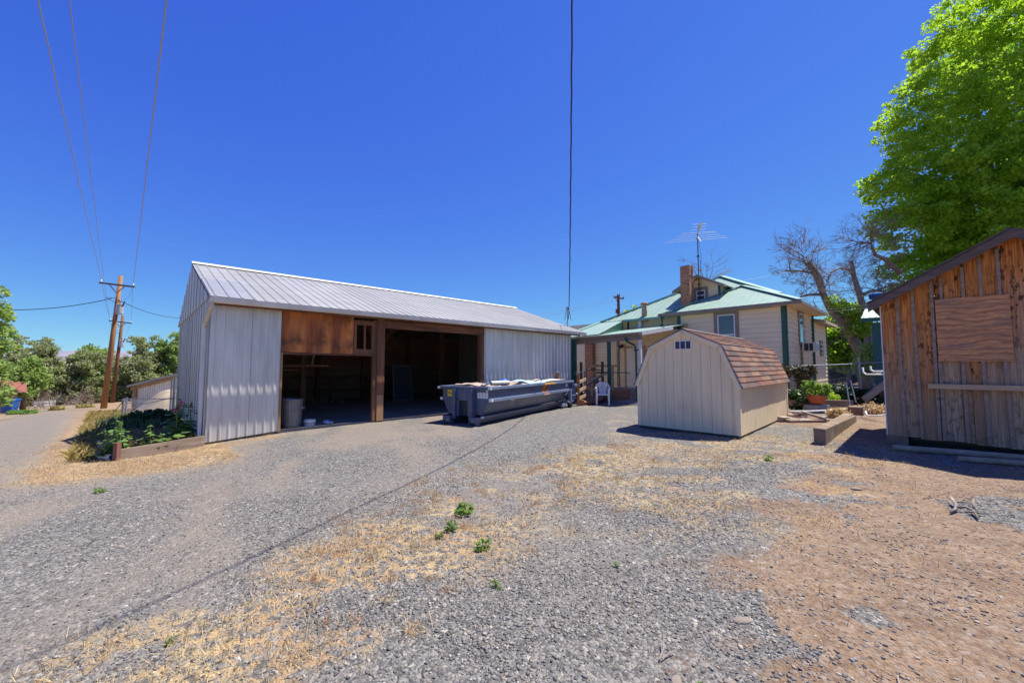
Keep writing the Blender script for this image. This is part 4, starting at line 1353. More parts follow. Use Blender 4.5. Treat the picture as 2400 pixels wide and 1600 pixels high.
siding((17.4, 2.46), (17.4, 6.71), 1.25, 3.95, out=(-1, 0)).build('siding_wall', SIDING, house)
siding((17.4, 6.71), (22.25, 6.71), 1.25, 3.95, out=(0, 1), lip=.03).build('siding_wall', SIDING, house)
siding((17.75, -4.6), (17.75, 2.46), .3, 3.9, .17, out=(-1, 0)).build('siding_wall', SIDING, house)
siding((22.25, 6.78), (25.6, 6.78), .55, 3.62, out=(0, 1), lip=.03).build('siding_wall', SIDING, house)
hbox(17.38, 17.9, 2.40, 2.46, .3, 3.9).build('siding_wall', SIDING, house)
hbox(17.45, 22.2, 2.5, 6.66, 0, 3.8).build('inner_core', TRIM, house)
hbox(22.2, 25.5, 2.5, 6.73, 0, 3.5).build('inner_core', TRIM, house)
hbox(17.85, 27, -4.55, 2.4, .0, 3.7).build('inner_core', TRIM, house)
hbox(25.56, 25.62, 4, 6.80, .2, 3.62).build('siding_wall', SIDING, house)
hbox(17.42, 17.46, 2.46, 6.69, 0, 1.25).build('skirt_panel', mat('skirt_tan', (.40, .27, .19), (.33, .22, .15), (2, 2, 2), rough=.85), house)
mb = MB()
for s in (17.42, 18.3, 19.2, 20.2, 21.2):
    hbox(s, s + .84, 6.66, 6.70, 0, 1.25, mb)
mb.build('skirt_panel', mat('skirt_tan_side', (.52, .36, .26), (.44, .30, .21), (2, 2, 2), rough=.85), house)
for (s0, s1, t0, t1, z0_, z1_) in ((17.365, 17.39, 6.56, 6.74, .6, 3.93), (17.365, 17.52, 6.71, 6.745, .6, 3.93), (17.365, 17.39, 2.40, 2.56, 1.25, 3.93), (22.2, 22.32, 6.74, 6.815, .55, 3.9), (25.5, 25.6, 6.79, 6.83, .55, 3.62)):
    hbox(s0, s1, t0, t1, z0_, z1_).build('corner_board', GREEN, house)
hbox(17.715, 17.74, -.42, -.32, 3.32, 3.86).build('corner_board', GREEN, house)


def hwindow(s, t0, t1, z0_, z1_, side='front', trim=.15, blinds=False):
    """sash window with wide trim; side front faces the yard, side right faces the garden"""
    def bx(a0, a1, d0, d1, z0, z1, mb):
        if side == 'front':
            hbox(s - d1, s - d0, a0, a1, z0, z1, mb)
        else:
            hbox(a0, a1, s + d0, s + d1, z0, z1, mb)
    tr = MB()
    bx(t0 - trim, t0, .0, .035, z0_ - .1, z1_ + .16, tr); bx(t1, t1 + trim, .0, .035, z0_ - .1, z1_ + .16, tr)
    bx(t0, t1, .0, .035, z1_, z1_ + .16, tr); bx(t0, t1, .0, .045, z0_ - .1, z0_, tr)
    w = tr.build('window', TRIM, house)
    fr = MB(); f = .045
    bx(t0, t0 + f, .005, .028, z0_, z1_, fr); bx(t1 - f, t1, .005, .028, z0_, z1_, fr)
    bx(t0 + f, t1 - f, .005, .028, z1_ - f, z1_, fr); bx(t0 + f, t1 - f, .005, .028, z0_, z0_ + f, fr)
    zm = z0_ + (z1_ - z0_) * .5
    bx(t0 + f, t1 - f, .005, .03, zm - .03, zm + .03, fr)
    fr.build('window_frame', WPLAS, w)
    gl_ = MB(); bx(t0 + f, t1 - f, .004, .012, z0_ + f, zm - .03, gl_); bx(t0 + f, t1 - f, .004, .014, zm + .03, z1_ - f, gl_)
    gl_.build('pane', GLASS, w)
    return w


hwindow(17.385, 4.19, 4.89, 1.95, 3.72)
hwindow(6.735, 19.55, 20.3, 2.50, 3.78, 'right')
hwindow(6.81, 23.6, 24.2, 2.1, 2.6, 'right', .06)
# window air conditioner on its bracket
ac = MB(); hbox(19.58, 20.22, 6.80, 7.30, 2.10, 2.50, ac)
ac = ac.build('air_conditioner', mat('cream_ac', (.60, .58, .53), (.54, .52, .47), (2, 2, 2), rough=.5), house)
mb = MB(); hbox(19.572, 19.581, 6.88, 7.02, 2.15, 2.45, mb); hbox(19.572, 19.581, 7.05, 7.18, 2.15, 2.45, mb); mb.build('side_grille', INK, ac)
mb = MB(); hbox(19.62, 20.18, 7.295, 7.305, 2.14, 2.46, mb); mb.build('front_grille', mat('ac_fins', (.10, .13, .22), rough=.4), ac)
mb = MB(); hbox(19.6, 19.72, 6.72, 6.80, .9, 2.09, mb); mb.build('bracket_board', TRIM, house)
# wing roof
ze, zr_ = 4.0, 5.34
e1 = [(17.1, 1.9, ze), (17.1, 7.26, ze), (20.0, 4.49, zr_)]
up = Vector(hp(20, 4.5, zr_)) - Vector(hp(17.1, 4.5, ze))
roofplane([hp(*p) for p in e1], (0, -1, 0), up, .30, .04, .013).build('roof', GROOF, house, nrm=False)
e2 = [(17.1, 7.26, ze), (22.8, 7.26, ze), (22.8, 4.49, zr_), (20, 4.49, zr_)]
up = Vector(hp(20, 4.5, zr_)) - Vector(hp(20, 7.26, ze))
roofplane([hp(*p) for p in e2], (1, 0, 0), up, .30, .04, .013).build('roof', GROOF, house, nrm=False)
e3 = [(17.1, 1.9, ze), (20, 4.49, zr_), (23.5, 4.49, zr_), (23.5, 1.9, ze)]
up = Vector(hp(20, 4.5, zr_)) - Vector(hp(20, 1.9, ze))
roofplane([hp(*p) for p in e3], (1, 0, 0), up, .30, .04, .013).build('roof', GROOF, house, nrm=False)
for a, b in (((17.1, 7.26, ze + .03), (20, 4.49, zr_ + .04)), ((17.1, 1.9, ze + .03), (20, 4.49, zr_ + .04)), ((20, 4.49, zr_ + .04), (22.8, 4.49, zr_ + .04))):
    mb = MB(); mb.beam(hp(*a), hp(*b), .26, .035); mb.build('ridge_cap', GRIDGE, house)
hbox(17.06, 17.09, 1.6, 7.29, ze - .13, ze + .0).build('fascia', TRIM, house)
hbox(17.09, 22.84, 7.26, 7.29, ze - .13, ze + .0).build('fascia', TRIM, house)
hbox(17.09, 22.8, 1.7, 7.26, ze - .12, ze - .08).build('soffit', SOFFIT, house)
mb = MB(); hbox(22.3, 26.1, 6.2, 7.2, 3.60, 3.66, mb); mb.build('roof', ROOFM, house)
hbox(22.3, 26.1, 7.2, 7.23, 3.53, 3.67).build('fascia', SOFFIT, house)
mb = MB(); mb.prism([hp(22.3, 7.2, 3.665), hp(22.3, 4, 4.4), hp(22.3, 4, 3.665)], Vector(hp(26.1, 0, 0)) - Vector(hp(22.3, 0, 0))); mb.build('roof', GROOF, house)
# main roof: a tall hip with a gabled dormer
apx = (22.0, 2.86, 6.39); apx2 = (23.2, 2.86, 6.39); zm_ = 3.87
P1 = (17.3, -1.84, zm_); P2 = (17.3, 6.3, zm_); P2h = (18.56, 6.3, 4.545); P3 = (26.6, 6.3, 4.545); P4 = (27.9, -1.84, zm_)
upm = Vector(hp(22, 0, 6.39)) - Vector(hp(17.3, 0, zm_))
roofplane([hp(*p) for p in (P1, P2, P2h, apx)], (0, -1, 0), upm, .30, .04, .013).build('roof', GROOF, house, nrm=False)
roofplane([hp(*p) for p in (P2h, P3, apx2, apx)], (1, 0, 0), Vector(hp(0, 2.86, 6.39)) - Vector(hp(0, 6.3, 4.545)), .30, .04, .013).build('roof', GROOF, house, nrm=False)
roofplane([hp(*p) for p in (P4, P1, apx, apx2)], (1, 0, 0), Vector(hp(0, 2.86, 6.39)) - Vector(hp(0, -1.84, zm_)), .30, .04, .013).build('roof', GROOF, house, nrm=False)
for a, b in ((P1, apx), (P2h, apx), (apx, apx2)):
    mb = MB(); mb.beam(Vector(hp(*a)) + Vector((0, 0, .035)), Vector(hp(*b)) + Vector((0, 0, .045)), .28, .04); mb.build('ridge_cap', GRIDGE, house)
mb = MB(); mb.beam(hp(17.27, -.5, zm_ - .03), hp(17.27, 2.0, zm_ - .03), .03, .11); mb.build('fascia', GRIDGE, house)
# dormer
ds, dt, dw = 19.0, 2.86, .95
mb = MB()
mb.prism([hp(ds, dt - dw, 4.6), hp(ds, dt + dw, 4.6), hp(ds, dt + dw, 5.36), hp(ds, dt, 5.86), hp(ds, dt - dw, 5.36)], (.05, 0, 0))
mb.build('dormer_front', SIDING, house)
mb = MB(); mb.prism([hp(ds + .05, dt + dw, 4.6), hp(ds + 3.0, dt + dw, 4.6), hp(ds + 3.0, dt + dw, 5.36), hp(ds + .05, dt + dw, 5.36)], (0, .05, 0)); mb.build('dormer_side', mat('pale_yellow_siding', (.56, .50, .38), (.50, .45, .34), (.5, .5, 9)), house)
hbox(ds - .02, ds + .0, dt + dw - .1, dt + dw + .015, 4.6, 5.36).build('corner_board', GREEN, house)
for sg in (-1, 1):
    pk = Vector(hp(ds - .35, dt, 5.97)); ev = Vector(hp(ds - .35, dt + sg * 1.24, 5.30)); ln = Vector((3.4, 0, 0))
    mb = roofplane([pk, ev, ev + ln, pk + ln], (1, 0, 0), pk - ev, .3, .05, .02); mb.build('dormer_roof', GROOF, house, nrm=False)
    mb = MB(); dnv = Vector((0, 0, -.13)); o2 = Vector((-.012, 0, -.0))
    mb.prism([pk + o2, ev + o2, ev + o2 + dnv, pk + o2 + dnv], (-.02, 0, 0)); mb.build('fascia', TRIM, house)
    mb = MB(); z5 = Vector((0, 0, -.05)); mb.prism([pk + z5, ev + z5, ev + z5 + Vector((.36, 0, 0)), pk + z5 + Vector((.36, 0, 0))], (0, 0, -.02)); mb.build('soffit', SOFFIT, house)
hwindow(ds - .005, dt - .17, dt + .26, 4.72, 5.22, 'front', .12)
# chimney
ch = MB(); hbox(18.0, 18.5, 2.33, 2.77, 3.9, 6.33, ch); ch = ch.build('chimney', BRICK, house)
mb = MB(); hbox(17.985, 18.515, 2.315, 2.785, 5.84, 5.865, mb); mb.build('band', PIPE, ch)
mb = MB(); hbox(18.03, 18.47, 2.36, 2.74, 6.33, 6.36, mb); mb.build('chimney_cap', INK, ch)
# rooftop vent with its pipe
vt = MB(); c_ = hp(17.62, .62, 0); vt.lathe([(.14, 3.75), (.14, 4.32), (.11, 4.5), (.11, 4.62), (0, 4.62)], (c_[0], c_[1], 0), 14)
vt = vt.build('roof_vent', mat('tan_vent', (.42, .28, .17), (.34, .22, .13), (4, 4, 4), rough=.7), house, smooth=False)
mb = MB(); mb.lathe([(.0, 4.75), (.17, 4.70), (.19, 4.66), (0, 4.66)], (c_[0], c_[1], 0), 14); mb.build('vent_cap', TERRA, vt)
c_ = hp(17.5, .42, 0)
mb = MB(); mb.lathe([(.085, 3.3), (.085, 3.82)], (c_[0], c_[1], 0), 12); mb.build('vent_pipe', WPLAS, house)
# porch roofs
pA = [(17.7, -1.0, 3.40), (17.7, 2.9, 3.50), (13.0, 2.9, 2.82), (13.0, -.95, 2.74)]
upp = Vector(hp(17.7, 1, 3.45)) - Vector(hp(13, 1, 2.78))
roofplane([hp(*p) for p in pA], (0, -1, 0), upp, .30, .04, .013).build('porch_roof', GROOF, house, nrm=False)
pB = [(17.3, -1.84, zm_ - .02), (17.3, -.42, zm_ - .02), (13.35, .75, 2.87), (13.02, -.98, 2.79), (14.3, -1.62, 3.08)]
mb = MB(); mb.add([hp(*p) for p in pB] , [(0, 1, 2), (0, 2, 3), (0, 3, 4)]); mb.build('porch_roof', GROOF, house, nrm=False)
mb = MB(); mb.beam(hp(13.02, -1.0, 2.83), hp(17.3, -1.86, zm_ + .02), .22, .04); mb.build('ridge_cap', GRIDGE, house)
mb = MB(); mb.add([hp(*p) for p in ((17.3, -.42, zm_ - .03), (17.3, -.42, 3.3), (13.35, .75, 2.8))], [(0, 1, 2)])
ribs(mb, [hp(17.3, -.42, zm_ - .03), hp(17.3, -.42, 3.3), hp(13.35, .75, 2.8)], Vector(hp(13.35, .75, 0)) - Vector(hp(17.3, -.42, 0)), (0, 0, 1), .25, .05, .03)
mb.build('roof_cheek', GREEN, house, nrm=False)
mb = MB()
for a, b in (((12.93, -1.0), (12.93, 2.9)),):
    mb.prism([hp(13.0, -1.0, 2.72), hp(12.88, -1.0, 2.72), hp(12.90, -1.0, 2.64), hp(13.0, -1.0, 2.60)], Vector(hp(13, 2.9, .08)) - Vector(hp(13, -1.0, 0)))
mb.build('gutter', TRIM, house)
mb = MB(); mb.beam(hp(13.05, -1.0, 2.52), hp(13.05, 2.9, 2.60), .06, .17); mb.build('porch_beam', TRIM, house)
mb = MB(); mb.prism([hp(13.0, 2.93, 2.84), hp(15.7, 2.93, 3.22), hp(15.7, 2.93, 3.06), hp(13.0, 2.93, 2.68)], (0, -.03, 0)); mb.build('rake_board', WHITE, house)
mb = MB(); mb.prism([hp(13.1, -1, 2.62), hp(17.6, -1, 3.2), hp(17.6, 2.85, 3.28), hp(13.1, 2.85, 2.70)], (0, 0, -.03)); mb.build('porch_ceiling', SOFFIT, house)
hbox(13.02, 13.13, 1.36, 1.48, .0, 2.50).build('porch_post', GREEN, house)
hbox(12.42, 12.56, -.06, .16, .0, 2.62).build('porch_post', GREEN, house)
hbox(13.02, 13.11, 2.78, 2.87, .0, 2.55).build('porch_post', WHITE, house)
mb = MB(); mb.tube([hp(12.93, 2.25, 2.62), hp(12.95, 2.3, 2.48), hp(13.0, 2.62, 2.30), hp(13.0, 2.68, 2.15), hp(13.0, 2.68, .1)], .042, 6); mb.build('downspout', GREEN, house)
mb = MB(); mb.tube([hp(17.06, 1.75, 3.95), hp(17.2, 1.75, 3.72), hp(17.2, 1.75, 3.45), hp(17.0, 1.75, 3.36)], .05, 6); mb.build('downspout', GREEN, house)
# porch wall: brick pilaster, door, lamp
hbox(17.50, 17.74, -3.02, -2.50, 0, 2.9).build('brick_pilaster', BRICK, house)
hbox(17.68, 17.74, -1.06, -.94, .3, 3.1).build('trim_board', TRIM, house)
dr = MB(); hbox(17.70, 17.735, -.50, .46, .40, 2.42, dr); dr = dr.build('door', DOORW, house)
mb = MB(); hbox(17.68, 17.74, -.60, -.50, .38, 2.5, mb); hbox(17.68, 17.74, .46, .56, .38, 2.5, mb); hbox(17.68, 17.74, -.5, .46, 2.42, 2.52, mb); mb.build('door_frame', CEDARL, dr)
mb = MB()
for i, t in enumerate((-.06, .10, .26)):
    hbox(17.69, 17.702, t, t + .10, 2.28, 2.36, mb)
mb.build('door_light', INK, dr)
hbox(17.66, 17.69, -.12, .46, 2.44, 2.62).build('door_header', WHITE, house)
mb = MB(); c_ = hp(17.62, -.72, 2.55); mb.blob(c_, .10, 4, .25, 2); mb.tube([c_, hp(17.5, -.8, 2.45)], [.05, .08], 10); lampo = mb.build('wall_lamp', DPIPE, house)
mb = MB(); mb.blob(hp(17.46, -.86, 2.44), .055, 2, .1, 1); mb.build('lamp_bulb', WPLAS, lampo)
mb = MB(); hbox(16.6, 17.7, -.9, 1.4, .0, .38, mb); hbox(16.25, 16.6, -.8, 1.3, .0, .2, mb); mb.build('concrete_step', CONC, house)
hbox(13.3, 17.7, -1.0, 3.3, -.05, .03).build('porch_slab', CONC, house)

# television aerial strapped to the chimney
aer = thing('television_aerial', 'large old television aerial on a dark mast beside the brick chimney', 'aerial', W(18.75, 2.92, 4.35), 0)
MB().tube([(0, 0, -.2), (0, 0, 3.7)], .024, 8).build('mast_pole', DPIPE, aer)
mb = MB()
bdir = Vector((.75, -.66, .18)).normalized(); bo = Vector((0, 0, 3.62))
cross = Vector((-.66, -.75, 0)).normalized()
# boom runs towards the upper right of the picture, elements lie across it
bdir = Vector((-.36, -.93, .0)).normalized(); cross = Vector((.95, -.25, -.015)).normalized()
mb.beam(bo - bdir * .9, bo + bdir * 1.6, .022, .022); mb.build('boom', PIPE, aer)
els = [(-.95, 1.5), (-.62, 1.3), (-.28, 1.0), (.05, .85), (.3, .75), (.75, .32), (1.15, .26), (1.55, .30)]
for x, hl in els:
    a = bo + bdir * x
    mb = MB(); k = .18 if x < .3 else .02
    mb.tube([a - cross * hl + bdir * (-k * .6), a, a + cross * hl + bdir * (k * .6)], .008, 5); mb.build('rod', mat('aerial_rod', (.50, .49, .46), rough=.55, metal=.2), aer)
a = bo + bdir * .55 + Vector((0, 0, .03)); sd_ = cross
mb = MB(); mb.hexa([a - sd_ * .05, a + bdir * .75 - sd_ * .03 + Vector((0, 0, .02)), a + bdir * .75 + sd_ * .16 + Vector((0, 0, .10)), a + sd_ * .05, a - sd_ * .05 + Vector((0, 0, .03)), a + bdir * .75 - sd_ * .03 + Vector((0, 0, .06)), a + bdir * .75 + sd_ * .16 + Vector((0, 0, .14)), a + sd_ * .05 + Vector((0, 0, .03))]); mb.build('reflector_plate', WHITE, aer)
mb = MB(); mb.tube([bo + Vector((0, .02, -.1)), bo + Vector((.05, -.2, -.42))], .03, 6); mb.build('feed_tube', WPLAS, aer)
for q in (1.5, 2.9):
    mb = MB(); mb.box(-.04, .04, -.05, .05, q - .4, q - .33); mb.build('clamp', DPIPE, aer)
mb = MB(); mb.tube([(.03, -.01, 3.5), (.1, -.08, 2.6), (.06, -.05, 1.6), (.05, -.04, .4)], .007, 4); mb.build('lead_wire', WIREM, aer)

# ================================================================== YARD CLUTTER BY THE PORCH
o = thing('plastic_chair', 'white plastic garden chair standing in front of the green porch post', 'chair', (3.50, 15.35, 0), R(-13))
# chair faces -y
mb = MB()
for sx in (-1, 1):
    mb2_ = MB(); mb2_.hexa([(sx * .23 - .03, -.25, 0), (sx * .23 + .03, -.25, 0), (sx * .23 + .03, -.21, 0), (sx * .23 - .03, -.21, 0), (sx * .22 - .035, -.22, .64), (sx * .22 + .035, -.22, .64), (sx * .22 + .035, -.17, .64), (sx * .22 - .035, -.17, .64)]); mb2_.build('leg', WPLAS, o)
    mb2_ = MB(); mb2_.hexa([(sx * .23 - .025, .26, 0), (sx * .23 + .025, .26, 0), (sx * .23 + .025, .29, 0), (sx * .23 - .025, .29, 0), (sx * .2 - .025, .18, .42), (sx * .2 + .025, .18, .42), (sx * .2 + .025, .22, .42), (sx * .2 - .025, .22, .42)]); mb2_.build('leg', WPLAS, o)
    mb2_ = MB(); mb2_.tube([(sx * .235, -.23, .63), (sx * .265, -.1, .655), (sx * .27, .1, .645), (sx * .25, .22, .66)], [.028, .033, .03, .026], 8); mb2_.build('armrest', WPLAS, o, smooth=True)
mb = MB(); mb.hexa([(-.22, -.23, .39), (.22, -.23, .39), (.2, .2, .38), (-.2, .2, .38), (-.22, -.23, .42), (.22, -.23, .42), (.2, .2, .41), (-.2, .2, .41)]); mb.build('seat', WPLAS, o)
mb = MB()
arc = [(-.235, .20, .42), (-.255, .23, .60), (-.235, .27, .72), (-.17, .295, .80), (-.08, .305, .835), (0, .31, .845), (.08, .305, .835), (.17, .295, .80), (.235, .27, .72), (.255, .23, .60), (.235, .20, .42)]
mb.tube(arc, .032, 8)
mb.build('back_rim', WPLAS, o, smooth=True)
for x in (-.13, -.078, -.026, .026, .078, .13):
    zt = .83 - abs(x) * .45
    mb = MB(); mb.hexa([(x * .8 - .016, .195, .41), (x * .8 + .016, .195, .41), (x * .8 + .016, .21, .41), (x * .8 - .016, .21, .41), (x * 1.1 - .019, .292, zt), (x * 1.1 + .019, .292, zt), (x * 1.1 + .019, .31, zt), (x * 1.1 - .019, .31, zt)]); mb.build('back_slat', WPLAS, o)

ramp = thing('wooden_ramp', 'stained wooden access ramp with pale rails leading up to the porch', 'ramp', (0, 0, 0))


def vpost(px, ytop, Y, w, z0=None, w2=None):
    p = at(px, ytop, Y); zb = float(gz(p[0], Y)) if z0 is None else z0
    mb = MB(); mb.box(p[0] - w / 2, p[0] + w / 2, Y - (w2 or w) / 2, Y + (w2 or w) / 2, zb, p[2]); return mb


vpost(1354.5, 877, 15.0, .10).build('ramp_post', CEDAR, ramp, 'orange stained post with a small grey cap')
p = at(1354.5, 877, 15.0); mb = MB(); mb.box(p[0] - .07, p[0] + .07, 14.93, 15.07, p[2], p[2] + .035); mb.build('post_cap', PIPE, ramp)
vpost(1386.5, 884, 16.2, .085, .0).build('ramp_post', CEDARL, ramp)
vpost(1435, 856, 17.4, .11, .0).build('ramp_post', CEDARL, ramp)
for y0_, y1_ in ((895, 888), (915, 907), (933, 926)):
    a = at(1358, y0_, 14.98); b = at(1373, y1_, 15.6)
    mb = MB(); mb.beam(a, b, .03, .11); mb.build('rail', CEDARL, ramp)
for (xa, ya_, Ya, xb, yb__, Yb) in ((1383, 857, 16.9, 1447, 857, 17.3), (1390, 873, 16.7, 1440, 873, 17.3), (1376, 893, 16.1, 1432, 871, 17.0), (1374, 906, 16.0, 1388, 901, 16.3)):
    mb = MB(); mb.beam(at(xa, ya_, Ya), at(xb, yb__, Yb), .04, .10); mb.build('rail', CEDARL, ramp)
mb = MB(); mb.hexa([(at(1356, 948, 15.2)[0], 15.2, .02), (at(1398, 948, 15.6)[0], 15.6, .05), (at(1440, 930, 17.2)[0], 17.2, .36), (at(1372, 930, 17.2)[0], 17.2, .36),
                    (at(1356, 948, 15.2)[0], 15.2, .10), (at(1398, 948, 15.6)[0], 15.6, .13), (at(1440, 930, 17.2)[0], 17.2, .44), (at(1372, 930, 17.2)[0], 17.2, .44)]); mb.build('ramp_deck', DECK, ramp)
mb = MB(); mb.hexa([(at(1372, 930, 17.2)[0], 17.2, 0), (at(1470, 930, 17.2)[0], 17.2, 0), (at(1475, 930, 18.6)[0], 18.6, 0), (at(1372, 930, 18.6)[0], 18.6, 0),
                    (at(1372, 930, 17.2)[0], 17.2, .42), (at(1470, 930, 17.2)[0], 17.2, .42), (at(1475, 930, 18.6)[0], 18.6, .42), (at(1372, 930, 18.6)[0], 18.6, .42)]); mb.build('landing_deck', DECK, ramp)
mb = MB(); p = at(1362, 945, 15.1); mb.box(p[0] - .12, p[0] + .12, 15.1, 15.4, 0, .2); mb.build('ramp_toe', CEDAR, ramp)
for px, yt, Y in ((1361.5, 848, 16.8), (1411.5, 847, 16.8)):
    o = thing('fence_post', 'dark brown fence post standing beside the ramp, nearer the barn' if px < 1400 else 'dark brown fence post standing right beside the green porch post', 'post', base(px, Y), 0, 'brown posts by the ramp')
    zt = at(px, yt, Y)[2] - o.location.z
    MB().box(-.05, .05, -.05, .05, -.1, zt).build('post_shaft', BROWNP, o, bev=.006)
o = thing('cedar_bollard', 'short orange post with a metal cap behind the dumpster', 'post', base(1305, 15.4))
MB().tube([(0, 0, -.1), (0, 0, 1.25)], .075, 12).build('post_shaft', CEDAR, o)
mb = MB(); mb.lathe([(0, 1.32), (.08, 1.31), (.095, 1.27), (.095, 1.24), (0, 1.24)], n=12); mb.build('post_cap', PIPE, o)
gate = thing('pipe_gate', 'dark tubular metal gate with wire mesh at the foot of the ramp', 'gate', (0, 0, 0))
mb = MB(); mb.tube([at(1373.5, 905, 16.0), at(1373.5, 876, 16.0), at(1375, 868, 16.0), at(1379, 865.5, 16.0), at(1400, 866, 16.2), at(1411, 866.5, 16.3)], .022, 8); mb.tube([at(1373.5, 905, 16.0), at(1411, 880, 16.3)], .018, 6)
mb.build('gate_frame', DPIPE, gate)
mb = MB(); mb.tube([at(1349, 872, 15.8), at(1372, 872, 16.0)], .02, 6); mb.build('gate_bar', DPIPE, gate)
mb = MB(); mb.tube([at(1369.5, 869, 15.95), at(1369.5, 905, 15.95)], .02, 6); mb.build('gate_upright', DPIPE, gate)
mb = MB(); mb.tube([at(1414, 872, 16.8), at(1476, 873, 18.2)], .025, 8); mb.build('handrail', PIPE, gate)
mb = MB()
for k in range(9):
    mb.tube([at(1350 + k * 3.2, 855, 17), at(1350 + k * 3.2, 900, 17)], .004, 3)
for k in range(8):
    mb.tube([at(1350, 855 + k * 6, 17), at(1376, 855 + k * 6, 17)], .004, 3)
mb.build('wire_mesh', WIREG, gate)
o = thing('meter_box', 'round grey box fixed to the rails of the wooden ramp', 'meter', at(1398, 893, 16.55))
mb = MB(); mb.tube([(0, .06, 0), (0, -.06, 0)], .1, 14); mb.build('meter_body', DPIPE, o); mb = MB(); mb.tube([(0, -.061, 0), (0, -.075, 0)], .075, 14); mb.build('meter_face', GLASS, o)
tag(MB().tube([at(1390, 910, 16), at(1395, 913, 15.9), at(1404, 914, 15.9), at(1416, 912, 16.2)], .018, 6).build('white_hose', WPLAS, smooth=True), 'white hose looped low beside the wooden ramp', 'hose')
tag(MB().tube([at(1471, 918, 18.6), at(1470, 910, 18.6), at(1474, 909, 18.6), at(1500, 909, 18.6)], .015, 6).build('bent_rail', WPLAS, smooth=True), 'thin pale bent pipe by the porch door step', 'pipe')

# ================================================================== UTILITY POLES AND LINES


def upole(px, Y, h, lean, arm, r0, r1, m, label, tz, tside, armm, rot, secondary=False):
    x, y, z = base(px, Y)
    o = thing('utility_pole', label, 'utility pole', (x, y, z), rot, 'utility poles along the lane')
    MB().tube([(0, 0, -.4), (lean * .5, 0, h / 2), (lean, 0, h)], [r0, (r0 + r1) / 2, r1], 14).build('pole_shaft', m, o, smooth=True)
    za = h - .75; xa = lean * za / h
    mb = MB(); mb.beam((xa - arm, -.2, za + .16), (xa + arm, -.2, za - .16), .10, .12); mb.build('crossarm', armm, o)
    for sx in (-1, 1):
        mb = MB(); mb.beam((xa + sx * arm * .42, -.2, za - sx * .07 - .08), (xa, -.2, za - .62), .03, .05); mb.build('brace', armm, o)
        mb = MB(); mb.lathe([(.02, 0), (.02, .06), (.06, .08), (.04, .11), (.06, .14), (.03, .20), (0, .21)], (xa + sx * (arm - .12), -.2, za - sx * .15 + .06), 10); mb.build('insulator', WPLAS, o)
    c = (lean * tz / h + tside * .38, -.1, tz)
    mb = MB(); mb.lathe([(0, 0), (.20, 0), (.22, .05), (.22, .70), (.24, .72), (.24, .76), (.1, .80), (0, .80)], c, 18); mb.build('transformer', TRANSF, o)
    mb = MB(); mb.lathe([(.03, 0), (.03, .05), (.07, .09), (.04, .14), (.06, .2), (.03, .28), (0, .29)], (c[0], c[1], c[2] + .78), 10); mb.build('bushing', TERRA, o)
    mb = MB(); mb.tube([(c[0] + .2, c[1], c[2] + .6), (c[0] + .3, c[1], c[2] + .85), (c[0] + .32, c[1], c[2] + 1.0)], .04, 6); mb.build('fuse', DPIPE, o)
    mb = MB(); mb.box(lean * tz / h, c[0] - .15 * tside, -.16, -.02, tz + .5, tz + .58); mb.box(lean * tz / h, c[0] - .15 * tside, -.16, -.02, tz + .15, tz + .23); mb.build('mount', PIPE, o)
    mb = MB(); mb.beam((xa - .9, -.1, za - .95), (xa, -.1, za - 1.0), .03, .03); mb.beam((xa - .85, -.1, za - .98), (xa, -.1, za - 1.45), .03, .03)
    mb.build('side_bracket', PIPE, o)
    mb = MB(); mb.tube([(xa + arm - .1, -.2, za - .1), (xa + .9, -.15, za - .95), (xa + .45, -.1, tz + 1.1)], .008, 4); mb.build('jumper_wire', WIREM, o)
    return o, (x, y, z), (xa, za)


PR = R(12)
p1o, p1b, p1a = upole(250, 30.0, 10.1, .72, 1.35, .19, .125, POLE, 'nearer orange brown leaning utility pole with crossarm and grey transformer', 7.1, 1, ARM, 0)
p2o, p2b, p2a = upole(270, 45.0, 9.9, .62, 1.3, .19, .13, POLED, 'farther reddish brown utility pole seen just right of the nearer one', 6.3, 1, ARM, 0)
a1 = (p1b[0] + p1a[0] - 1.23, p1b[1] - .2, p1b[2] + p1a[1] + .42); a3 = (p1b[0] + p1a[0] + 1.23, p1b[1] - .2, p1b[2] + p1a[1] + .10); a2 = (p1b[0] + p1a[0] - .88, p1b[1] - .1, p1b[2] + p1a[1] - .9)
b1 = (p2b[0] + p2a[0] - 1.2, p2b[1] - .2, p2b[2] + p2a[1] + .40); b3 = (p2b[0] + p2a[0] + 1.2, p2b[1] - .2, p2b[2] + p2a[1] + .08); b2 = (p2b[0] + p2a[0] - .9, p2b[1] - .1, p2b[2] + p2a[1] - .9)


def through(a, px, Y, k=1.35):
    q = at(px, 0, Y); return tuple(a[i] + (q[i] - a[i]) * k for i in range(3))


wire('power_line', a1, through(a1, 92, 7.2), .12, .013, WIREG, 'leftmost of the power lines running overhead from the nearer pole', 'power lines over the lane', cat='power line')
wire('power_line', a2, through(a2, 165, 7.2), .12, .010, WIREG, 'middle of the power lines running overhead from the nearer pole', 'power lines over the lane', cat='power line')
wire('power_line', a3, through(a3, 390, 7.2), .12, .016, WIREG, 'rightmost of the power lines running overhead from the nearer pole', 'power lines over the lane', cat='power line')
wire('pole_span', a1, b1, .25, .012, WIREG, 'left power line spanning between the two lane poles', 'lines between the lane poles', cat='power line')
wire('pole_span', a3, b3, .25, .012, WIREG, 'right power line spanning between the two lane poles', 'lines between the lane poles', cat='power line')
wire('pole_span', a2, b2, .25, .009, WIREG, 'low middle power line spanning between the two lane poles', 'lines between the lane poles', cat='power line')
hook = at(262, 699, 29.8)
wire('left_drop_cable', hook, at(-30, 724, 29), .35, .028, WIREM, 'black cable sagging from the nearer pole off to the left')
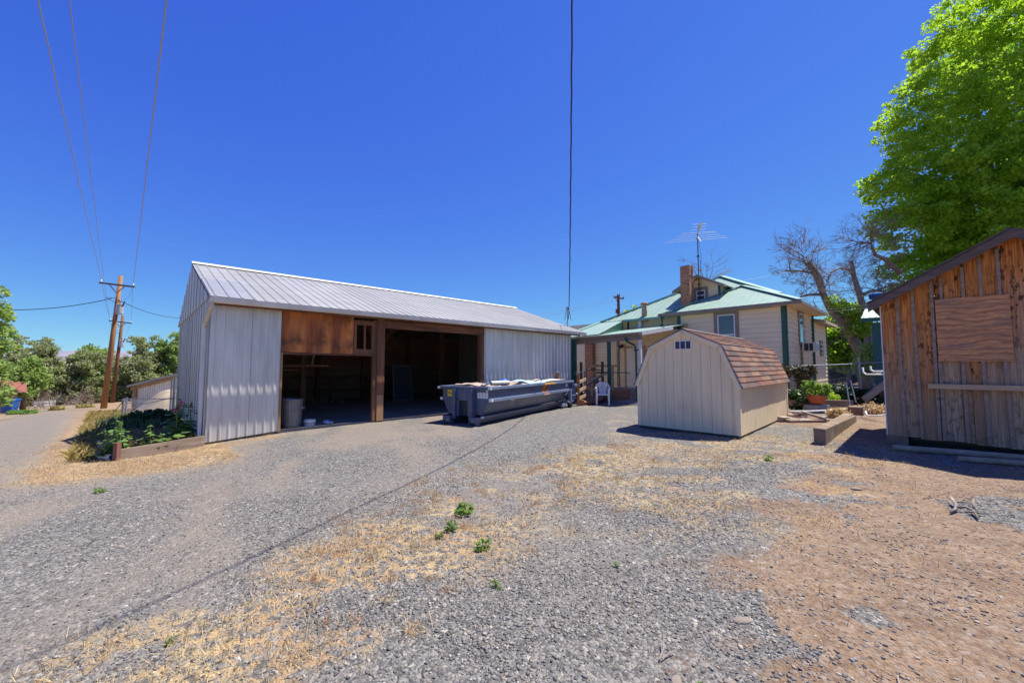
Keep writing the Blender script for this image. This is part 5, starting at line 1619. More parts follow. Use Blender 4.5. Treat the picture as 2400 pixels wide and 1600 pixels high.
wire('right_drop_cable', at(276, 702, 29.8), at(425, 745, 40), .35, .022, WIREM, 'black cable sagging from the nearer pole behind the barn')
# far pole behind the house
fy = 38.0; fx = at(1451, 760, fy)[0]
o = thing('utility_pole', 'short looking distant utility pole rising behind the green porch roof', 'utility pole', (fx, fy, 0), 0, 'utility poles along the lane')
zt = at(1450, 692, fy)[2]
MB().tube([(0, 0, -.3), (-.03, 0, zt)], [.17, .13], 10).build('pole_shaft', POLED, o)
mb = MB(); mb.beam((-.5, -.15, zt - .22), (.45, -.15, zt - .36), .10, .12); mb.build('crossarm', POLED, o)
for x in (-.48, -.28, .43):
    mb = MB(); mb.lathe([(.03, 0), (.07, .06), (.04, .12), (0, .18)], (x, -.15, zt - .25 - x * .14), 8); mb.build('insulator', POLED, o)
for x in (-.1, .1):
    mb = MB(); mb.lathe([(.03, 0), (.07, .08), (.04, .16), (0, .2)], (x, 0, zt - .04), 8); mb.build('insulator', POLED, o)
mb = MB(); mb.beam((-.36, -.15, zt - .3), (-.05, -.12, zt - .85), .04, .04); mb.build('brace', POLED, o)
mb = MB(); mb.box(-.30, -.12, -.14, .1, zt - 1.75, zt - 1.35); mb.build('switch_box', POLED, o)
for k, (y0_, y1_) in enumerate(((742, 700), (748, 705))):
    wire('distant_line', at(1230, y0_, 37), at(1444, y1_ - 4, 38), .2, .010, WIREG, ('upper' if k == 0 else 'lower') + ' thin distant power line left of the far pole', 'distant lines behind the house', cat='power line')
for k, (pa, pb) in enumerate((((1456, 694, 38), (1850, 636, 38)),)):
    wire('distant_line', at(*pa), at(*pb), .3, .009, WIREG, 'thin distant power line right of the far pole', 'distant lines behind the house', cat='power line')
for k, (pa, pb) in enumerate((((1895, 709, 20.5), (2070, 686, 19)), ((1900, 728, 20.5), (2070, 709, 19)), ((1905, 733, 20.5), (2070, 716, 19)))):
    wire('house_line', at(*pa), at(*pb), .05, .013, WIREM, ['upper', 'middle', 'lower'][k] + ' black line from the house eave past the bare tree', 'lines across the bare tree')

# ================================================================== VEGETATION


def unit(v):
    return v / np.linalg.norm(v, axis=-1, keepdims=True)


def leaf_cloud(cent, rad, n, size, rng, aspect=1.6, up=.35, fold=True, squash=.7):
    """n leaf faces around the given twig centres; every leaf its own small folded quad"""
    cent = np.asarray(cent); rad = np.asarray(rad)
    w = rad ** 2; w = w / w.sum()
    idx = rng.choice(len(cent), n, p=w)
    d = unit(rng.normal(0, 1, (n, 3))) * (rng.random((n, 1)) ** .45)
    d[:, 2] *= squash
    P = cent[idx] + d * rad[idx][:, None]
    nr = unit(rng.normal(0, 1, (n, 3)) * .8 + d * .6 + np.array([0, 0, up]))
    t = unit(np.cross(nr, unit(rng.normal(0, 1, (n, 3)))))
    t[:, 2] -= .25; t = unit(t)
    b = unit(np.cross(nr, t))
    s = size * rng.uniform(.6, 1.35, (n, 1))
    L = s * aspect / 2; Wd = s / 2
    v0 = P - t * L; v1 = P + b * Wd + nr * s * .12; v2 = P + t * L; v3 = P - b * Wd + nr * s * .12
    V = np.stack([v0, v1, v2, v3], 1)
    Fc = np.arange(n * 4).reshape(n, 4)
    return V, Fc


def crown_points(clumps, n, rng, shell=.75):
    """twig centres inside a union of ellipsoids, mostly near their skins"""
    c = np.array([q[:3] for q in clumps]); r = np.array([q[3:6] for q in clumps])
    vol = (r[:, 0] * r[:, 1] * r[:, 2]) ** .75; vol = vol / vol.sum()
    k = rng.choice(len(c), n, p=vol)
    d = unit(rng.normal(0, 1, (n, 3)))
    rad = np.where(rng.random(n) < shell, rng.uniform(.78, 1.04, n), rng.random(n) ** .5)
    return c[k] + d * r[k] * rad[:, None]


def tree(name, label, pos, clumps, n_twig, n_leaf, leaf, m, seed, twig_r=.5, trunk=None, tr=.2, group=None, limbs=6, cat='tree', squash=.7, bark=None, keep=None):
    rng = np.random.default_rng(seed); rr = random.Random(seed)
    o = thing(name, label, cat, pos, 0, group)
    tw = crown_points(clumps, n_twig, rng)
    if keep is not None:
        tw = tw[keep(tw)]
    V, Fc = leaf_cloud(tw, np.full(len(tw), twig_r) * rng.uniform(.6, 1.3, len(tw)), n_leaf, leaf, rng, squash=squash)
    fastmesh('crown', V, Fc, 4, m, o)
    mb = MB()
    top = max(q[2] for q in clumps)
    trunk = trunk or [(0, 0, -.3), (.1, 0, top * .35), (.0, .1, top * .8)]
    mb.tube(trunk, [tr, tr * .8, tr * .35] if len(trunk) == 3 else [tr * (1 - .7 * i / (len(trunk) - 1)) for i in range(len(trunk))], 10)
    for i in range(limbs):
        q = tw[rr.randrange(len(tw))]
        a = lerp(trunk[0], trunk[-1], rr.uniform(.35, .95))
        mid = (a[0] * .5 + q[0] * .5 + rr.uniform(-.2, .2), a[1] * .5 + q[1] * .5, a[2] * .35 + q[2] * .65)
        mb.tube([a, mid, tuple(q)], [tr * .4, tr * .22, tr * .06], 6)
    mb.build('trunk', bark or BARK, o, smooth=True)
    return o


MAPLE = leaf_mat('maple_leaf', [(.20, .35, .022), (.31, .48, .035), (.25, .42, .03), (.40, .56, .045), (.21, .37, .025), (.35, .52, .04)], .66)
ELM = leaf_mat('elm_leaf', [(.25, .28, .13), (.34, .37, .18), (.29, .32, .15), (.39, .41, .22), (.22, .255, .11)], .5)
ELM2 = leaf_mat('elm_leaf_bright', [(.20, .30, .075), (.29, .39, .115), (.24, .34, .095), (.33, .43, .14)], .5)
LIME = leaf_mat('lime_leaf', [(.30, .42, .035), (.42, .54, .045), (.34, .47, .035), (.23, .36, .035)], .68)
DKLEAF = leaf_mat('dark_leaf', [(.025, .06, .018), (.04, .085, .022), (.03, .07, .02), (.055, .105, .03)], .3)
HOLLYL = leaf_mat('hollyhock_leaf', [(.11, .20, .035), (.16, .27, .06), (.09, .17, .03), (.20, .30, .09)], .3)
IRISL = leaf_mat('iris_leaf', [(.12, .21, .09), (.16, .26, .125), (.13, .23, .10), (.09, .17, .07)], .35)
IRISD = leaf_mat('iris_leaf_shaded', [(.022, .05, .03), (.035, .07, .045), (.028, .06, .035)], .2)  # darker copy of the iris leaf, with the barn's shade in the colour
WEEDL = leaf_mat('weed_leaf', [(.15, .27, .05), (.21, .34, .08), (.12, .23, .045), (.25, .37, .10)], .5)
STRAWM = leaf_mat('dry_straw', [(.60, .46, .25), (.70, .56, .33), (.52, .37, .19), (.66, .50, .28), (.46, .29, .14)], .2, .8)
RUSTW = leaf_mat('dry_rust_weed', [(.46, .25, .13), (.54, .34, .19), (.36, .18, .09), (.58, .40, .24)], .2, .8)
VERGE = leaf_mat('verge_grass', [(.50, .37, .16), (.40, .32, .12), (.30, .28, .09), (.55, .42, .20)], .25, .8)

# ---- big maple behind the old shed (its near left side fills the picture's corner)
MY = 26.0
mpos = G(37.0, 29.0)


def mp(px, py, Y, r, rz=None):
    a = at(px, py, Y); k = r / F * Y
    return (a[0] - mpos[0], a[1] - mpos[1], a[2] - mpos[2], k, k, (rz or r) / F * Y)


mcl = [mp(2174, 420, 26, 130, 100), mp(2224, 270, 26.5, 130, 110), mp(2294, 130, 27, 140, 110), mp(2249, 540, 25.5, 150, 105), mp(2354, 60, 27.5, 150, 120),
       mp(2344, 330, 26, 190, 170), mp(2364, 560, 25, 180, 120), mp(2199, 620, 26, 95, 60), mp(2444, 180, 27, 180, 170), mp(2474, 480, 26, 190, 160), mp(2094, 425, 26.2, 60, 45),
       mp(2544, 20, 29, 230, 160), mp(2584, 320, 29, 230, 200), mp(2464, 650, 26, 160, 90), mp(2209, 90, 27.3, 60, 40), mp(2119, 300, 26.5, 55, 40), mp(2274, 660, 26.5, 120, 60), mp(2129, 645, 26, 55, 45), mp(2204, 680, 26, 90, 40), mp(2324, 610, 25.5, 120, 70), mp(2394, 640, 26, 120, 80), mp(2144, 520, 26, 80, 70), mp(2324, 450, 25.5, 150, 120), mp(2224, 380, 25.8, 120, 90)]
tree('maple_tree', 'very large bright green leafy tree towering behind the old board shed', mpos, mcl, 2900, 205000, .15, MAPLE, 21, .62,
     trunk=[(0, 0, -.5), (.3, 0, 6), (-.5, -.3, 15)], tr=.34, limbs=16, squash=.6)

# ---- trees down the lane, left
lane_group = 'green trees along the lane'


def ltree(px, ytop, ybot, Y, wpx, label, m, seed, nl=9000, leaf=.17, lobes=11, name='elm_tree', tw=260, twr=.55):
    b = base(px, Y); rng = random.Random(seed)
    k = Y / F
    nl = int(nl * 1.5)
    zt = at(px, ytop - 4, Y)[2] - b[2]; zb = max(.3, at(px, ybot, Y)[2] - b[2])
    cl = []
    for i in range(lobes):
        u = rng.uniform(-1, 1)
        hh = rng.uniform(.22, 1) * (1 - .25 * abs(u)) if i else 1.0
        rz_ = (zt - zb) * rng.uniform(.2, .32)
        cl.append((u * wpx * k * .62, rng.uniform(-.5, .5) * wpx * k * .8, zb + (zt - zb) * hh - rz_ * .9, wpx * k * rng.uniform(.3, .5), wpx * k * .4, rz_))
    return tree(name, label, b, cl, tw, nl, leaf, m, seed, twr, tr=.16 + .02 * zt / 5, group=lane_group, limbs=10)


ltree(135, 795, 940, 44, 85, 'pale olive rounded tree left of the utility poles', ELM, 31, 12000)
ltree(75, 825, 930, 43, 55, 'lower olive tree over the red roofed house by the lane', ELM, 32, 8000)
ltree(205, 812, 935, 47, 60, 'brighter green tree standing just left of the nearer pole', ELM2, 33, 10000)
ltree(325, 785, 930, 50, 75, 'broad dark green tree right of the poles above the small metal shed', ELM, 34, 12000)
ltree(395, 782, 925, 52, 60, 'broad green tree half hidden by the barn gable', ELM2, 35, 12000)
ltree(258, 835, 935, 55, 45, 'small dark green tree between the two utility poles', ELM, 36, 6000)
ltree(62, 845, 905, 30, 34, 'leafy bright shrub tree hanging over the tan stucco wall', ELM2, 37, 5000, .14)
# tree reaching in from the left edge
b = base(-110, 19)
cl = []
for px, py, r in ((-45, 690, 40), (-25, 745, 42), (-40, 800, 50), (-12, 800, 32), (2, 722, 18), (20, 808, 14), (-8, 860, 32), (-40, 880, 45), (5, 925, 20), (-20, 930, 35)):
    a = at(px, py, 19); k = 19 / F * r
    cl.append((a[0] - b[0], a[1] - b[1], a[2] - b[2], k, k, k * .8))
tree('edge_tree', 'leafy tree whose branches reach in over the left picture edge', b, cl, 170, 4200, .13, ELM2, 41, .30, tr=.16, limbs=16)

# ---- bare tree with pruned limbs, right of the house
BT = 24.0
bb = base(2035, BT)
bare = thing('bare_tree', 'leafless old tree with pruned dark limbs right of the house', 'tree', bb)
BTOFF = Vector(bb)


def bp(px, py, Y=BT):
    return Vector(at(px, py, Y)) - BTOFF


limb_mb = MB(); twig_v = []
tw_rng = random.Random(77)


def limb(pts, r):
    limb_mb.tube(pts, [q * .6 for q in r], 9)


T1 = [bp(2035, 935), bp(2030, 880), bp(2020, 830), bp(2000, 795), bp(1975, 755), bp(1946, 723), bp(1930, 690), bp(1918, 660), bp(1905, 635), bp(1882, 610)]
limb(T1, [.62, .55, .50, .46, .42, .36, .30, .24, .18, .09])
T1b = [bp(1930, 690), bp(1924, 655), bp(1912, 635), bp(1895, 613)]
limb(T1b, [.24, .22, .19, .15])
T2 = [bp(2038, 900, 24.6), bp(2035, 790, 24.6), bp(2026, 730, 24.6), bp(2014, 688, 24.6), bp(2002, 650, 24.6), bp(1995, 612, 24.6)]
limb(T2, [.42, .34, .30, .27, .22, .17])
A1 = [bp(2002, 648, 24.6), bp(1990, 632, 24.4), bp(1968, 628, 24.2), bp(1948, 638, 24), bp(1938, 660, 24)]
limb(A1, [.14, .12, .10, .07, .04])
A2 = [bp(1925, 690), bp(1900, 690), bp(1880, 694), bp(1866, 706)]
limb(A2, [.16, .13, .10, .05])
A3 = [bp(1882, 636), bp(1862, 634), bp(1842, 634)]
limb([bp(1905, 640)] + A3, [.14, .11, .08, .05])
A4 = [bp(2016, 695, 24.6), bp(2040, 682, 24.6), bp(2062, 680, 24.6), bp(2085, 690, 24.6)]
limb(A4, [.18, .14, .11, .07])
A5 = [bp(2110, 640, 25), bp(2075, 608, 25), bp(2052, 598, 25), bp(2044, 580, 25), bp(2040, 560, 25), bp(2046, 540, 25)]
limb(A5, [.24, .22, .18, .13, .09, .05])
A6 = [bp(2044, 572, 25), bp(2020, 568, 25), bp(2000, 575, 25)]
limb(A6, [.09, .06, .03])
A7 = [bp(1995, 612, 24.6)]
limb_mb.build('trunk', BARK, bare, smooth=True)

tmb = MB()


def spray(p, d, L, r, depth):
    d = d.normalized()
    n = 3
    pts = [p]
    for i in range(n):
        d = (d + Vector((tw_rng.gauss(0, .16), tw_rng.gauss(0, .16), tw_rng.gauss(0, .12) + .03))).normalized()
        pts.append(pts[-1] + d * L / n)
    tmb.tube(pts, [r, r * .8, r * .6, r * .35], 4 if r > .012 else 3, cap=False)
    if depth <= 0:
        return
    for i in range(tw_rng.choice((3, 4, 4))):
        q = pts[tw_rng.choice((1, 2, 2, 3))]
        nd = (d + Vector((tw_rng.gauss(0, .55), tw_rng.gauss(0, .55), tw_rng.gauss(0, .5)))).normalized()
        spray(q, nd, L * tw_rng.uniform(.5, .8), max(.006, r * .55), depth - 1)


def fuzz(path, n, L, r, depth, bias=(0, 0, .3)):
    for i in range(n):
        k = tw_rng.uniform(0, len(path) - 1.001); j = int(k)
        p = path[j].lerp(path[j + 1], k - j)
        d = Vector((tw_rng.gauss(0, 1), tw_rng.gauss(0, .8), tw_rng.gauss(0, .8))) + Vector(bias)
        spray(p, d, L * tw_rng.uniform(.6, 1.2), r, depth)


fuzz(T1[6:], 14, 1.3, .03, 3, (-.2, 0, .6))
fuzz([T1[-1], bp(1884, 570)], 10, 1.1, .028, 3, (0, 0, 1))
fuzz(A3, 10, .62, .02, 3, (-.1, 0, .4))
fuzz(A2, 8, .7, .02, 3, (-.2, 0, .2))
fuzz(A1, 10, .9, .022, 3, (-.2, 0, .1))
fuzz(T2[2:], 8, .9, .024, 3, (.2, 0, .2))
fuzz(A4, 11, 1.1, .025, 3, (.3, 0, .3))
fuzz(A5[1:], 15, 1.4, .026, 3, (-.3, 0, .4))
fuzz(A6, 12, 1.2, .024, 3, (-.6, 0, -.1))
fuzz(A5[:3], 6, 1.2, .024, 3, (-.2, 0, -.6))
fuzz(T1[4:7], 6, 1.2, .022, 3, (.1, 0, .5))
tmb.build('twigs', TWIG, bare, nrm=False)
V, Fc = leaf_cloud(np.array([tuple(bp(1950 + i * 9 + 14 * math.sin(i * 2), 700 + i * 9, 23.6)) for i in range(10)] + [tuple(bp(2000, 730, 23.5)), tuple(bp(2020, 745, 23.5)), tuple(bp(2010, 770, 23.5))]), np.array([.4] * 10 + [.8] * 3), 1500, .12, np.random.default_rng(5))
fastmesh('sprouts', V, Fc, 4, LIME, bare)
# a second small bare treetop beyond the roof
o = thing('bare_tree', 'thin bare treetop showing behind the dormer and chimney', 'tree', base(1655, 36))
tmb = MB(); off = Vector(o.location)
tmb.tube([(0, 0, 0), Vector(at(1655, 670, 36)) - off], [.25, .05], 6)
for px, py in ((1655, 628), (1668, 620), (1645, 640), (1676, 645), (1638, 652)):
    p0_ = Vector(at(1655, 672, 36)) - off; spray(p0_, Vector(at(px, py, 36)) - off - p0_, 2.2, .035, 2)
tmb.build('twigs', TWIG, o, nrm=False)
b = base(1500, 52); a = at(1500, 716, 52)
tree('far_tree', 'sliver of pale green treetop behind the main green roof', b, [(0, 0, a[2] - b[2] - 1.6, 2.0, 1.5, 1.8)], 60, 1500, .2, LIME, 61, .5)

# ---- green trees behind the garden
gcl = []
gb = base(1985, 31)
for px, py, r in ((1960, 800, 40), (1990, 770, 45), (1940, 830, 35), (2010, 810, 45), (1975, 845, 35), (2000, 740, 40), (1930, 790, 28), (2040, 800, 40), (2030, 850, 30)):
    a = at(px, py, 31); k = 31 / F * r; gcl.append((a[0] - gb[0], a[1] - gb[1], a[2] - gb[2], k, k, k * .8))
tree('garden_tree', 'yellow green leafy tree behind the leaning bare trunk', gb, gcl, 330, 15000, .16, LIME, 51, .5, tr=.16)
gb = base(1925, 36); gcl = []
for px, py, r in ((1915, 800, 35), (1925, 840, 35), (1945, 800, 35), (1920, 770, 20), (1955, 850, 25)):
    a = at(px, py, 36); k = 36 / F * r; gcl.append((a[0] - gb[0], a[1] - gb[1], a[2] - gb[2], k, k, k * .8))
tree('garden_tree', 'darker green tree close to the far house corner', gb, gcl, 220, 9000, .17, ELM2, 52, .5, tr=.16)
gb = base(2050, 22); gcl = []
for px, py, r in ((2040, 850, 28), (2055, 820, 22), (2030, 870, 20), (2060, 860, 25)):
    a = at(px, py, 22); k = 22 / F * r; gcl.append((a[0] - gb[0], a[1] - gb[1], a[2] - gb[2], k, k, k * .9))
tree('vine_bush', 'sprawling green climber at the foot of the bare tree', gb, gcl, 120, 3500, .11, ELM2, 53, .3, tr=.05, cat='bush')
# hedge and far white roofed house
hb = at(1960, 885, 34)
hed = thing('hedge', 'clipped dark hedge with a bright yellow green top beyond the garden', 'hedge', (hb[0], 34, 0))
rng = np.random.default_rng(8)
n = 9000
X = rng.uniform(-4.6, 4.6, n); Yh = rng.uniform(-.6, .6, n); Z = rng.uniform(.1, 1.42, n)
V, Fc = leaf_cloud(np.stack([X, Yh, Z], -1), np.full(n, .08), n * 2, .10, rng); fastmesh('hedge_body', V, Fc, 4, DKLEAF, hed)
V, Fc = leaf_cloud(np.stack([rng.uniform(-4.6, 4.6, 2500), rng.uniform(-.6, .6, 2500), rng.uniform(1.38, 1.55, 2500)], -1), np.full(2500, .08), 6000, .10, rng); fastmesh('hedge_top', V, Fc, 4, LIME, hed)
fh = thing('far_house', 'far low house with a white metal roof behind the hedge', 'house', (at(1985, 850, 46)[0], 46, 0), R(-35))
MB().box(-5, 5, 0, 5, 0, 2.1).build('wall', mat('far_tan', (.42, .30, .22), (.36, .26, .19), (1, 1, 1)), fh)
mb = MB(); mb.prism([(-5.6, -.6, 2.0), (-5.6, 5.6, 2.0), (-5.6, 2.5, 3.6)], (11.2, 0, 0)); mb.build('roof', WHITE, fh)
MB().box(-5.6, 5.6, -.64, -.6, 1.85, 2.05).build('fascia', TRIM, fh)
MB().box(-3.2, -1.2, -.02, .0, .9, 1.7).build('window', GLASS, fh)

# ---- garden fence, posts, planting
fen = thing('chain_link_fence', 'chain link garden fence with a grey top rail beside the house', 'fence', (0, 0, 0))


def chain(mb, a, b, h, step=.055, r=.0022, zb=None):
    """woven diamond mesh between plan points a and b"""
    L = math.hypot(b[0] - a[0], b[1] - a[1]); n = int(L / step)
    P = lambda u, z: (a[0] + (b[0] - a[0]) * u / L, a[1] + (b[1] - a[1]) * u / L, a[2] + (b[2] - a[2]) * u / L + z)
    for k in range(-int(h / step), n):
        for sg in (1, -1):
            u0 = k * step
            p = []
            for (u, z) in (((u0, 0), (u0 + h, h)) if sg > 0 else ((u0, h), (u0 + h, 0))):
                p.append((u, z))
            (ua, za), (ub, zb_) = p
            t0 = max(0, (0 - ua) / (ub - ua)); t1 = min(1, (L - ua) / (ub - ua))
            if t1 <= t0:
                continue
            q0 = (ua + (ub - ua) * t0, za + (zb_ - za) * t0); q1 = (ua + (ub - ua) * t1, za + (zb_ - za) * t1)
            mb.tube([P(*q0), P(*q1)], r, 3, cap=False)


fa = (at(1838, 860, 14.2)[0], 14.2, .05); fb = (at(2014, 860, 15.6)[0], 15.6, .05); fc = (at(2120, 860, 15.0)[0], 15.0, .05)
mb = MB(); mb.tube([(fa[0], fa[1], 1.47), (fb[0], fb[1], 1.58)], .024, 8); mb.build('top_rail', PIPE, fen)
mb = MB(); mb.tube([(fb[0], fb[1], 1.60), (fc[0], fc[1], 1.68)], .022, 8); mb.build('top_rail', PIPE, fen)
mb = MB(); mb.tube([(fb[0], fb[1], -.1), (fb[0] - .02, fb[1], 1.82)], .055, 10); mb.build('fence_post', PIPE, fen)
mb = MB(); mb.tube([(at(1878, 900, 14.4)[0], 14.45, .0), (at(1878, 900, 14.4)[0], 14.45, 1.5)], .03, 8); mb.build('fence_post', DPIPE, fen)
mb = MB(); chain(mb, fa, fb, 1.42, .075, .002); chain(mb, fb, fc, 1.5, .075, .002); mb.build('chain_mesh', WIREG, fen, nrm=False)
for (pa, pb, pc, pd) in (((2022, 861), (2023, 872), (2030, 877), (2075, 877)), ((2040, 858), (2041, 867), (2048, 870), (2075, 870))):
    o = MB().tube([at(*pa, 12.0), at(*pb, 12.0), at(*pc, 11.8), at(*pd, 11.2)], .024, 8).build('bent_pipe', WPLAS, smooth=True)
    tag(o, ('lower' if pa[1] == 861 else 'upper') + ' of two bent white pipes sticking out beside the old board shed', 'pipe', 'bent white pipes by the shed')
tag(MB().tube([at(2029, 964, 11.2), at(2031, 971, 11.1), at(2038, 975, 11.0), at(2078, 972, 10.6)], .02, 8).build('bent_conduit', WPLAS, smooth=True), 'white bent conduit lying on the ground against the old shed', 'pipe')
tag(MB().tube([at(1993, 960, 12.6), at(1983, 899, 13.0)], .022, 8).build('stake_pipe', PIPE), 'left grey pipe stake leaning in the garden dirt', 'stake', 'leaning pipe stakes')
tag(MB().tube([at(2006, 943, 13.2), at(1993, 891, 13.6)], .02, 8).build('stake_pipe', PIPE), 'right grey pipe stake leaning by the fence corner post', 'stake', 'leaning pipe stakes')
tag(MB().tube([at(1988, 842, 15.2), at(1996, 880, 15), at(2004, 935, 14.6)], .012, 5).build('black_rod', WIREM), 'thin black rod leaning against the fence top rail', 'rod')
tag(MB().tube([at(1848, 963, 11.6), at(1900, 963, 11.9), at(1995, 958, 12.5)], .02, 8).build('ground_pipe', WPLAS), 'long straight white pipe lying across the garden edge', 'pipe')

# old timbers
tb = thing('landscape_timber', 'long stacked timber edging running back beside the old shed', 'timber', W(8.45, 9.02), ROTZ)
mb = MB(); mb.hexa([(0, -.09, -.02), (4.6, -.09, -.05), (4.6, .11, -.05), (0, .09, -.02), (.02, -.09, .30), (4.6, -.09, .17), (4.6, .11, .17), (.02, .10, .31)]); mb.build('timber_beam', TIMB, tb, bev=.012)
mb = MB(); mb.box(.9, 4.7, -.02, .18, .16, .2); mb.build('top_board', TIMB, tb)
o = thing('timber_block', 'short upright timber block at the far end of the long timber edging', 'timber', (at(2005, 955, 12.3)[0], 12.3, 0), ROTZ)
MB().box(-.16, .3, -.17, .17, 0, .25).build('block', TIMB, o, bev=.012)
MB().box(-.2, .35, -.2, -.175, .0, .28).build('side_plank', GREYW, o)
o = tag(MB().beam(at(1850, 943, 13.2), at(1995, 945, 13.6), .16, .2).build('bed_edging', TIMB), 'dark timber edging behind the terracotta pot', 'timber')
o = tag(MB().hexa([at(x, y, Y) for x, y, Y in ((1900, 990, 11.3), (1951, 982, 11.7), (1951, 976, 12.3), (1905, 983, 12.0))] + [at(x, y, Y) for x, y, Y in ((1900, 983, 11.3), (1951, 976, 11.7), (1951, 970, 12.3), (1905, 976, 12.0))]).build('pale_slab', CONC), 'pale flat slab on the ground right of the plank pile', 'slab')
# pile of broken boards and stones
rp_ = random.Random(17)
px0, py0, pz0 = G(at(1862, 985, 11.0)[0], 10.9)
kinds = ['topmost short plank tossed on the pile behind the gambrel shed', 'tilted wide plank at the right end of the pile', 'short plank at the left end of the pile',
         'thin pale plank lying low at the pile front', 'plank stub in the middle of the pile', 'long bottom plank under the pile', 'plank leaning out of the pile at the back']
spots_ = [(.15, .05, .20, .45, .3, .1), (.42, -.05, .16, .55, -.4, .3), (-.42, -.1, .10, .42, .5, .05), (-.3, -.22, .05, .35, .1, 0), (.0, .02, .13, .4, -.2, .1), (.15, -.2, .04, 1.2, .15, 0), (.3, .18, .12, .55, .8, .15)]
for k, (dx, dy, dz_, L, rz_, ti) in enumerate(spots_):
    mb = MB(); mb.box(-L / 2, L / 2, -.085, .085, -.03, .03)
    o = mb.build('scrap_plank', PLANKW, bev=.005); o.location = (px0 + dx, py0 + dy, pz0 + dz_); o.rotation_euler = (rp_.uniform(-.1, .1), ti, rz_)
    tag(o, kinds[k], 'plank', 'scrap planks in the pile')
for k in range(3):
    o = MB().blob((0, 0, 0), .08, k + 30, .35, 2, (1.2, 1, .7)).build('pile_stone', mat('pale_stone', (.45, .38, .34), (.36, .30, .26), (8, 8, 8), rough=.9), smooth=False)
    o.location = (px0 - .55 + k * .3, py0 - .15 + .1 * (k % 2), pz0 + .05); tag(o, ['pale stone at the left foot of the plank pile', 'pale stone in the middle of the plank pile foot', 'pale stone under the right planks of the pile'][k], 'stone', 'stones in the plank pile')

# pot on its block
pb = G(at(1915, 955, 13.0)[0], 13.0)
o = thing('concrete_block', 'grey concrete slab block under the terracotta pot', 'block', pb, .3)
MB().hexa([(-.36, -.25, 0), (.36, -.25, 0), (.36, .25, 0), (-.36, .25, 0), (-.30, -.2, .24), (.30, -.2, .24), (.30, .22, .24), (-.30, .22, .24)]).build('block_body', CONC, o, bev=.01)
o = thing('plant_pot', 'round orange terracotta pot of green plants on a concrete block', 'pot', (pb[0], pb[1], pb[2] + .24))
MB().lathe([(0, 0), (.15, 0), (.21, .08), (.25, .2), (.255, .27), (.27, .28), (.27, .31), (.24, .31), (.235, .27), (0, .25)], n=24).build('pot_body', TERRA, o, smooth=True)
V, Fc = leaf_cloud(crown_points([(0, 0, .5, .38, .3, .28), (-.2, 0, .6, .2, .2, .2), (.2, 0, .45, .25, .2, .2)], 60, RNG), np.full(60, .09), 1200, .05, RNG); fastmesh('foliage', V, Fc, 4, WEEDL, o)
# shrubs in the bed, vine on the fence
shr = [((1860, 925), 13.4, [(0, 0, .35, .4, .3, .3), (-.25, 0, .5, .25, .2, .22)], DKLEAF, 'dark green leafy plant left of the terracotta pot', 'garden_plant', 1300),
       ((1880, 915), 13.8, [(0, 0, .9, .2, .12, .55), (.1, 0, 1.3, .25, .12, .2), (-.35, 0, 1.38, .45, .12, .14), (-.75, 0, 1.3, .3, .1, .2)], mat('vine_leaf', (.1, .1, .04), island=[(.09, .11, .035), (.16, .13, .05), (.11, .07, .04), (.07, .10, .03)], rough=.6), 'dry reddish vine climbing the fence post and rail', 'vine', 2600),
       ((1905, 915), 14.6, [(0, 0, .45, .5, .4, .35), (.4, 0, .3, .4, .3, .25)], LIME, 'pale yellow green plant behind the terracotta pot', 'garden_plant', 1500),
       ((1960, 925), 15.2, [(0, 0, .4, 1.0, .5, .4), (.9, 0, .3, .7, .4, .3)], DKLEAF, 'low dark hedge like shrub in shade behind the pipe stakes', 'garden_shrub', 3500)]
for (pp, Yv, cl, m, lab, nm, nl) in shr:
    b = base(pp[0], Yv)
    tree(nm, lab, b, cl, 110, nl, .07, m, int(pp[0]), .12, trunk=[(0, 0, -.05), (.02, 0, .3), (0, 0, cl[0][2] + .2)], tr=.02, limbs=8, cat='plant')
cl = [(0, 0, .12, .35, .25, .12), (.4, .1, .16, .2, .2, .14)]
o = thing('dry_weed_heap', 'heap of dry tan weeds by the timber block', 'weeds', (at(2035, 950, 12.6)[0], 12.6, 0))
V, Fc = leaf_cloud(crown_points(cl, 60, RNG), np.full(60, .12), 900, .03, RNG, aspect=5); fastmesh('weed_stems', V, Fc, 4, STRAWM, o)
o = thing('dry_weed_heap', 'heap of dry tan weeds on the near end of the pale slab', 'weeds', (at(1965, 978, 11.6)[0], 11.6, 0))
V, Fc = leaf_cloud(crown_points([(0, 0, .1, .3, .2, .12)], 40, RNG), np.full(40, .1), 700, .03, RNG, aspect=5); fastmesh('weed_stems', V, Fc, 4, STRAWM, o)

# teal outbuilding glimpsed behind the old shed
tl = thing('teal_outbuilding', 'small teal walled building with green metal roof behind the old shed', 'outbuilding', (at(2053, 870, 15.5)[0], 15.5, 0), R(-43))
MB().box(-.05, 2.2, 0, 2, .70, 3.2).build('wall', TEAL, tl)
MB().box(-.02, 2.2, .02, 2, .0, .70).build('skirt', REDW, tl)
MB().box(.22, .28, -.02, .0, .70, 3.15).build('white_trim', WHITE, tl)
mb = MB(); roofp = roofplane([(-.35, -.3, 3.36), (2.6, -.3, 3.36), (2.4, 1.2, 4.2), (-.12, 1.2, 4.2)], (1, 0, 0), (0, 1.5, .84), .18, .04, .02); roofp.build('roof', GROOF, tl, nrm=False)
MB().box(-.36, 2.6, -.33, -.30, 3.22, 3.37).build('fascia', GREEN, tl)
mb = MB(); mb.box(-.02, .9, .9, 1.8, 3.9, 4.35); mb.box(-.1, 1.0, .8, 1.9, 4.35, 4.45); mb.build('roof_box', BLUEP, tl)
o = tag(MB().beam(at(2024, 937, 14.6), at(2080, 895, 14.6), .06, .24).build('leaning_board', GREYW), 'weathered board leaning diagonally against the red skirt behind the shed', 'board')

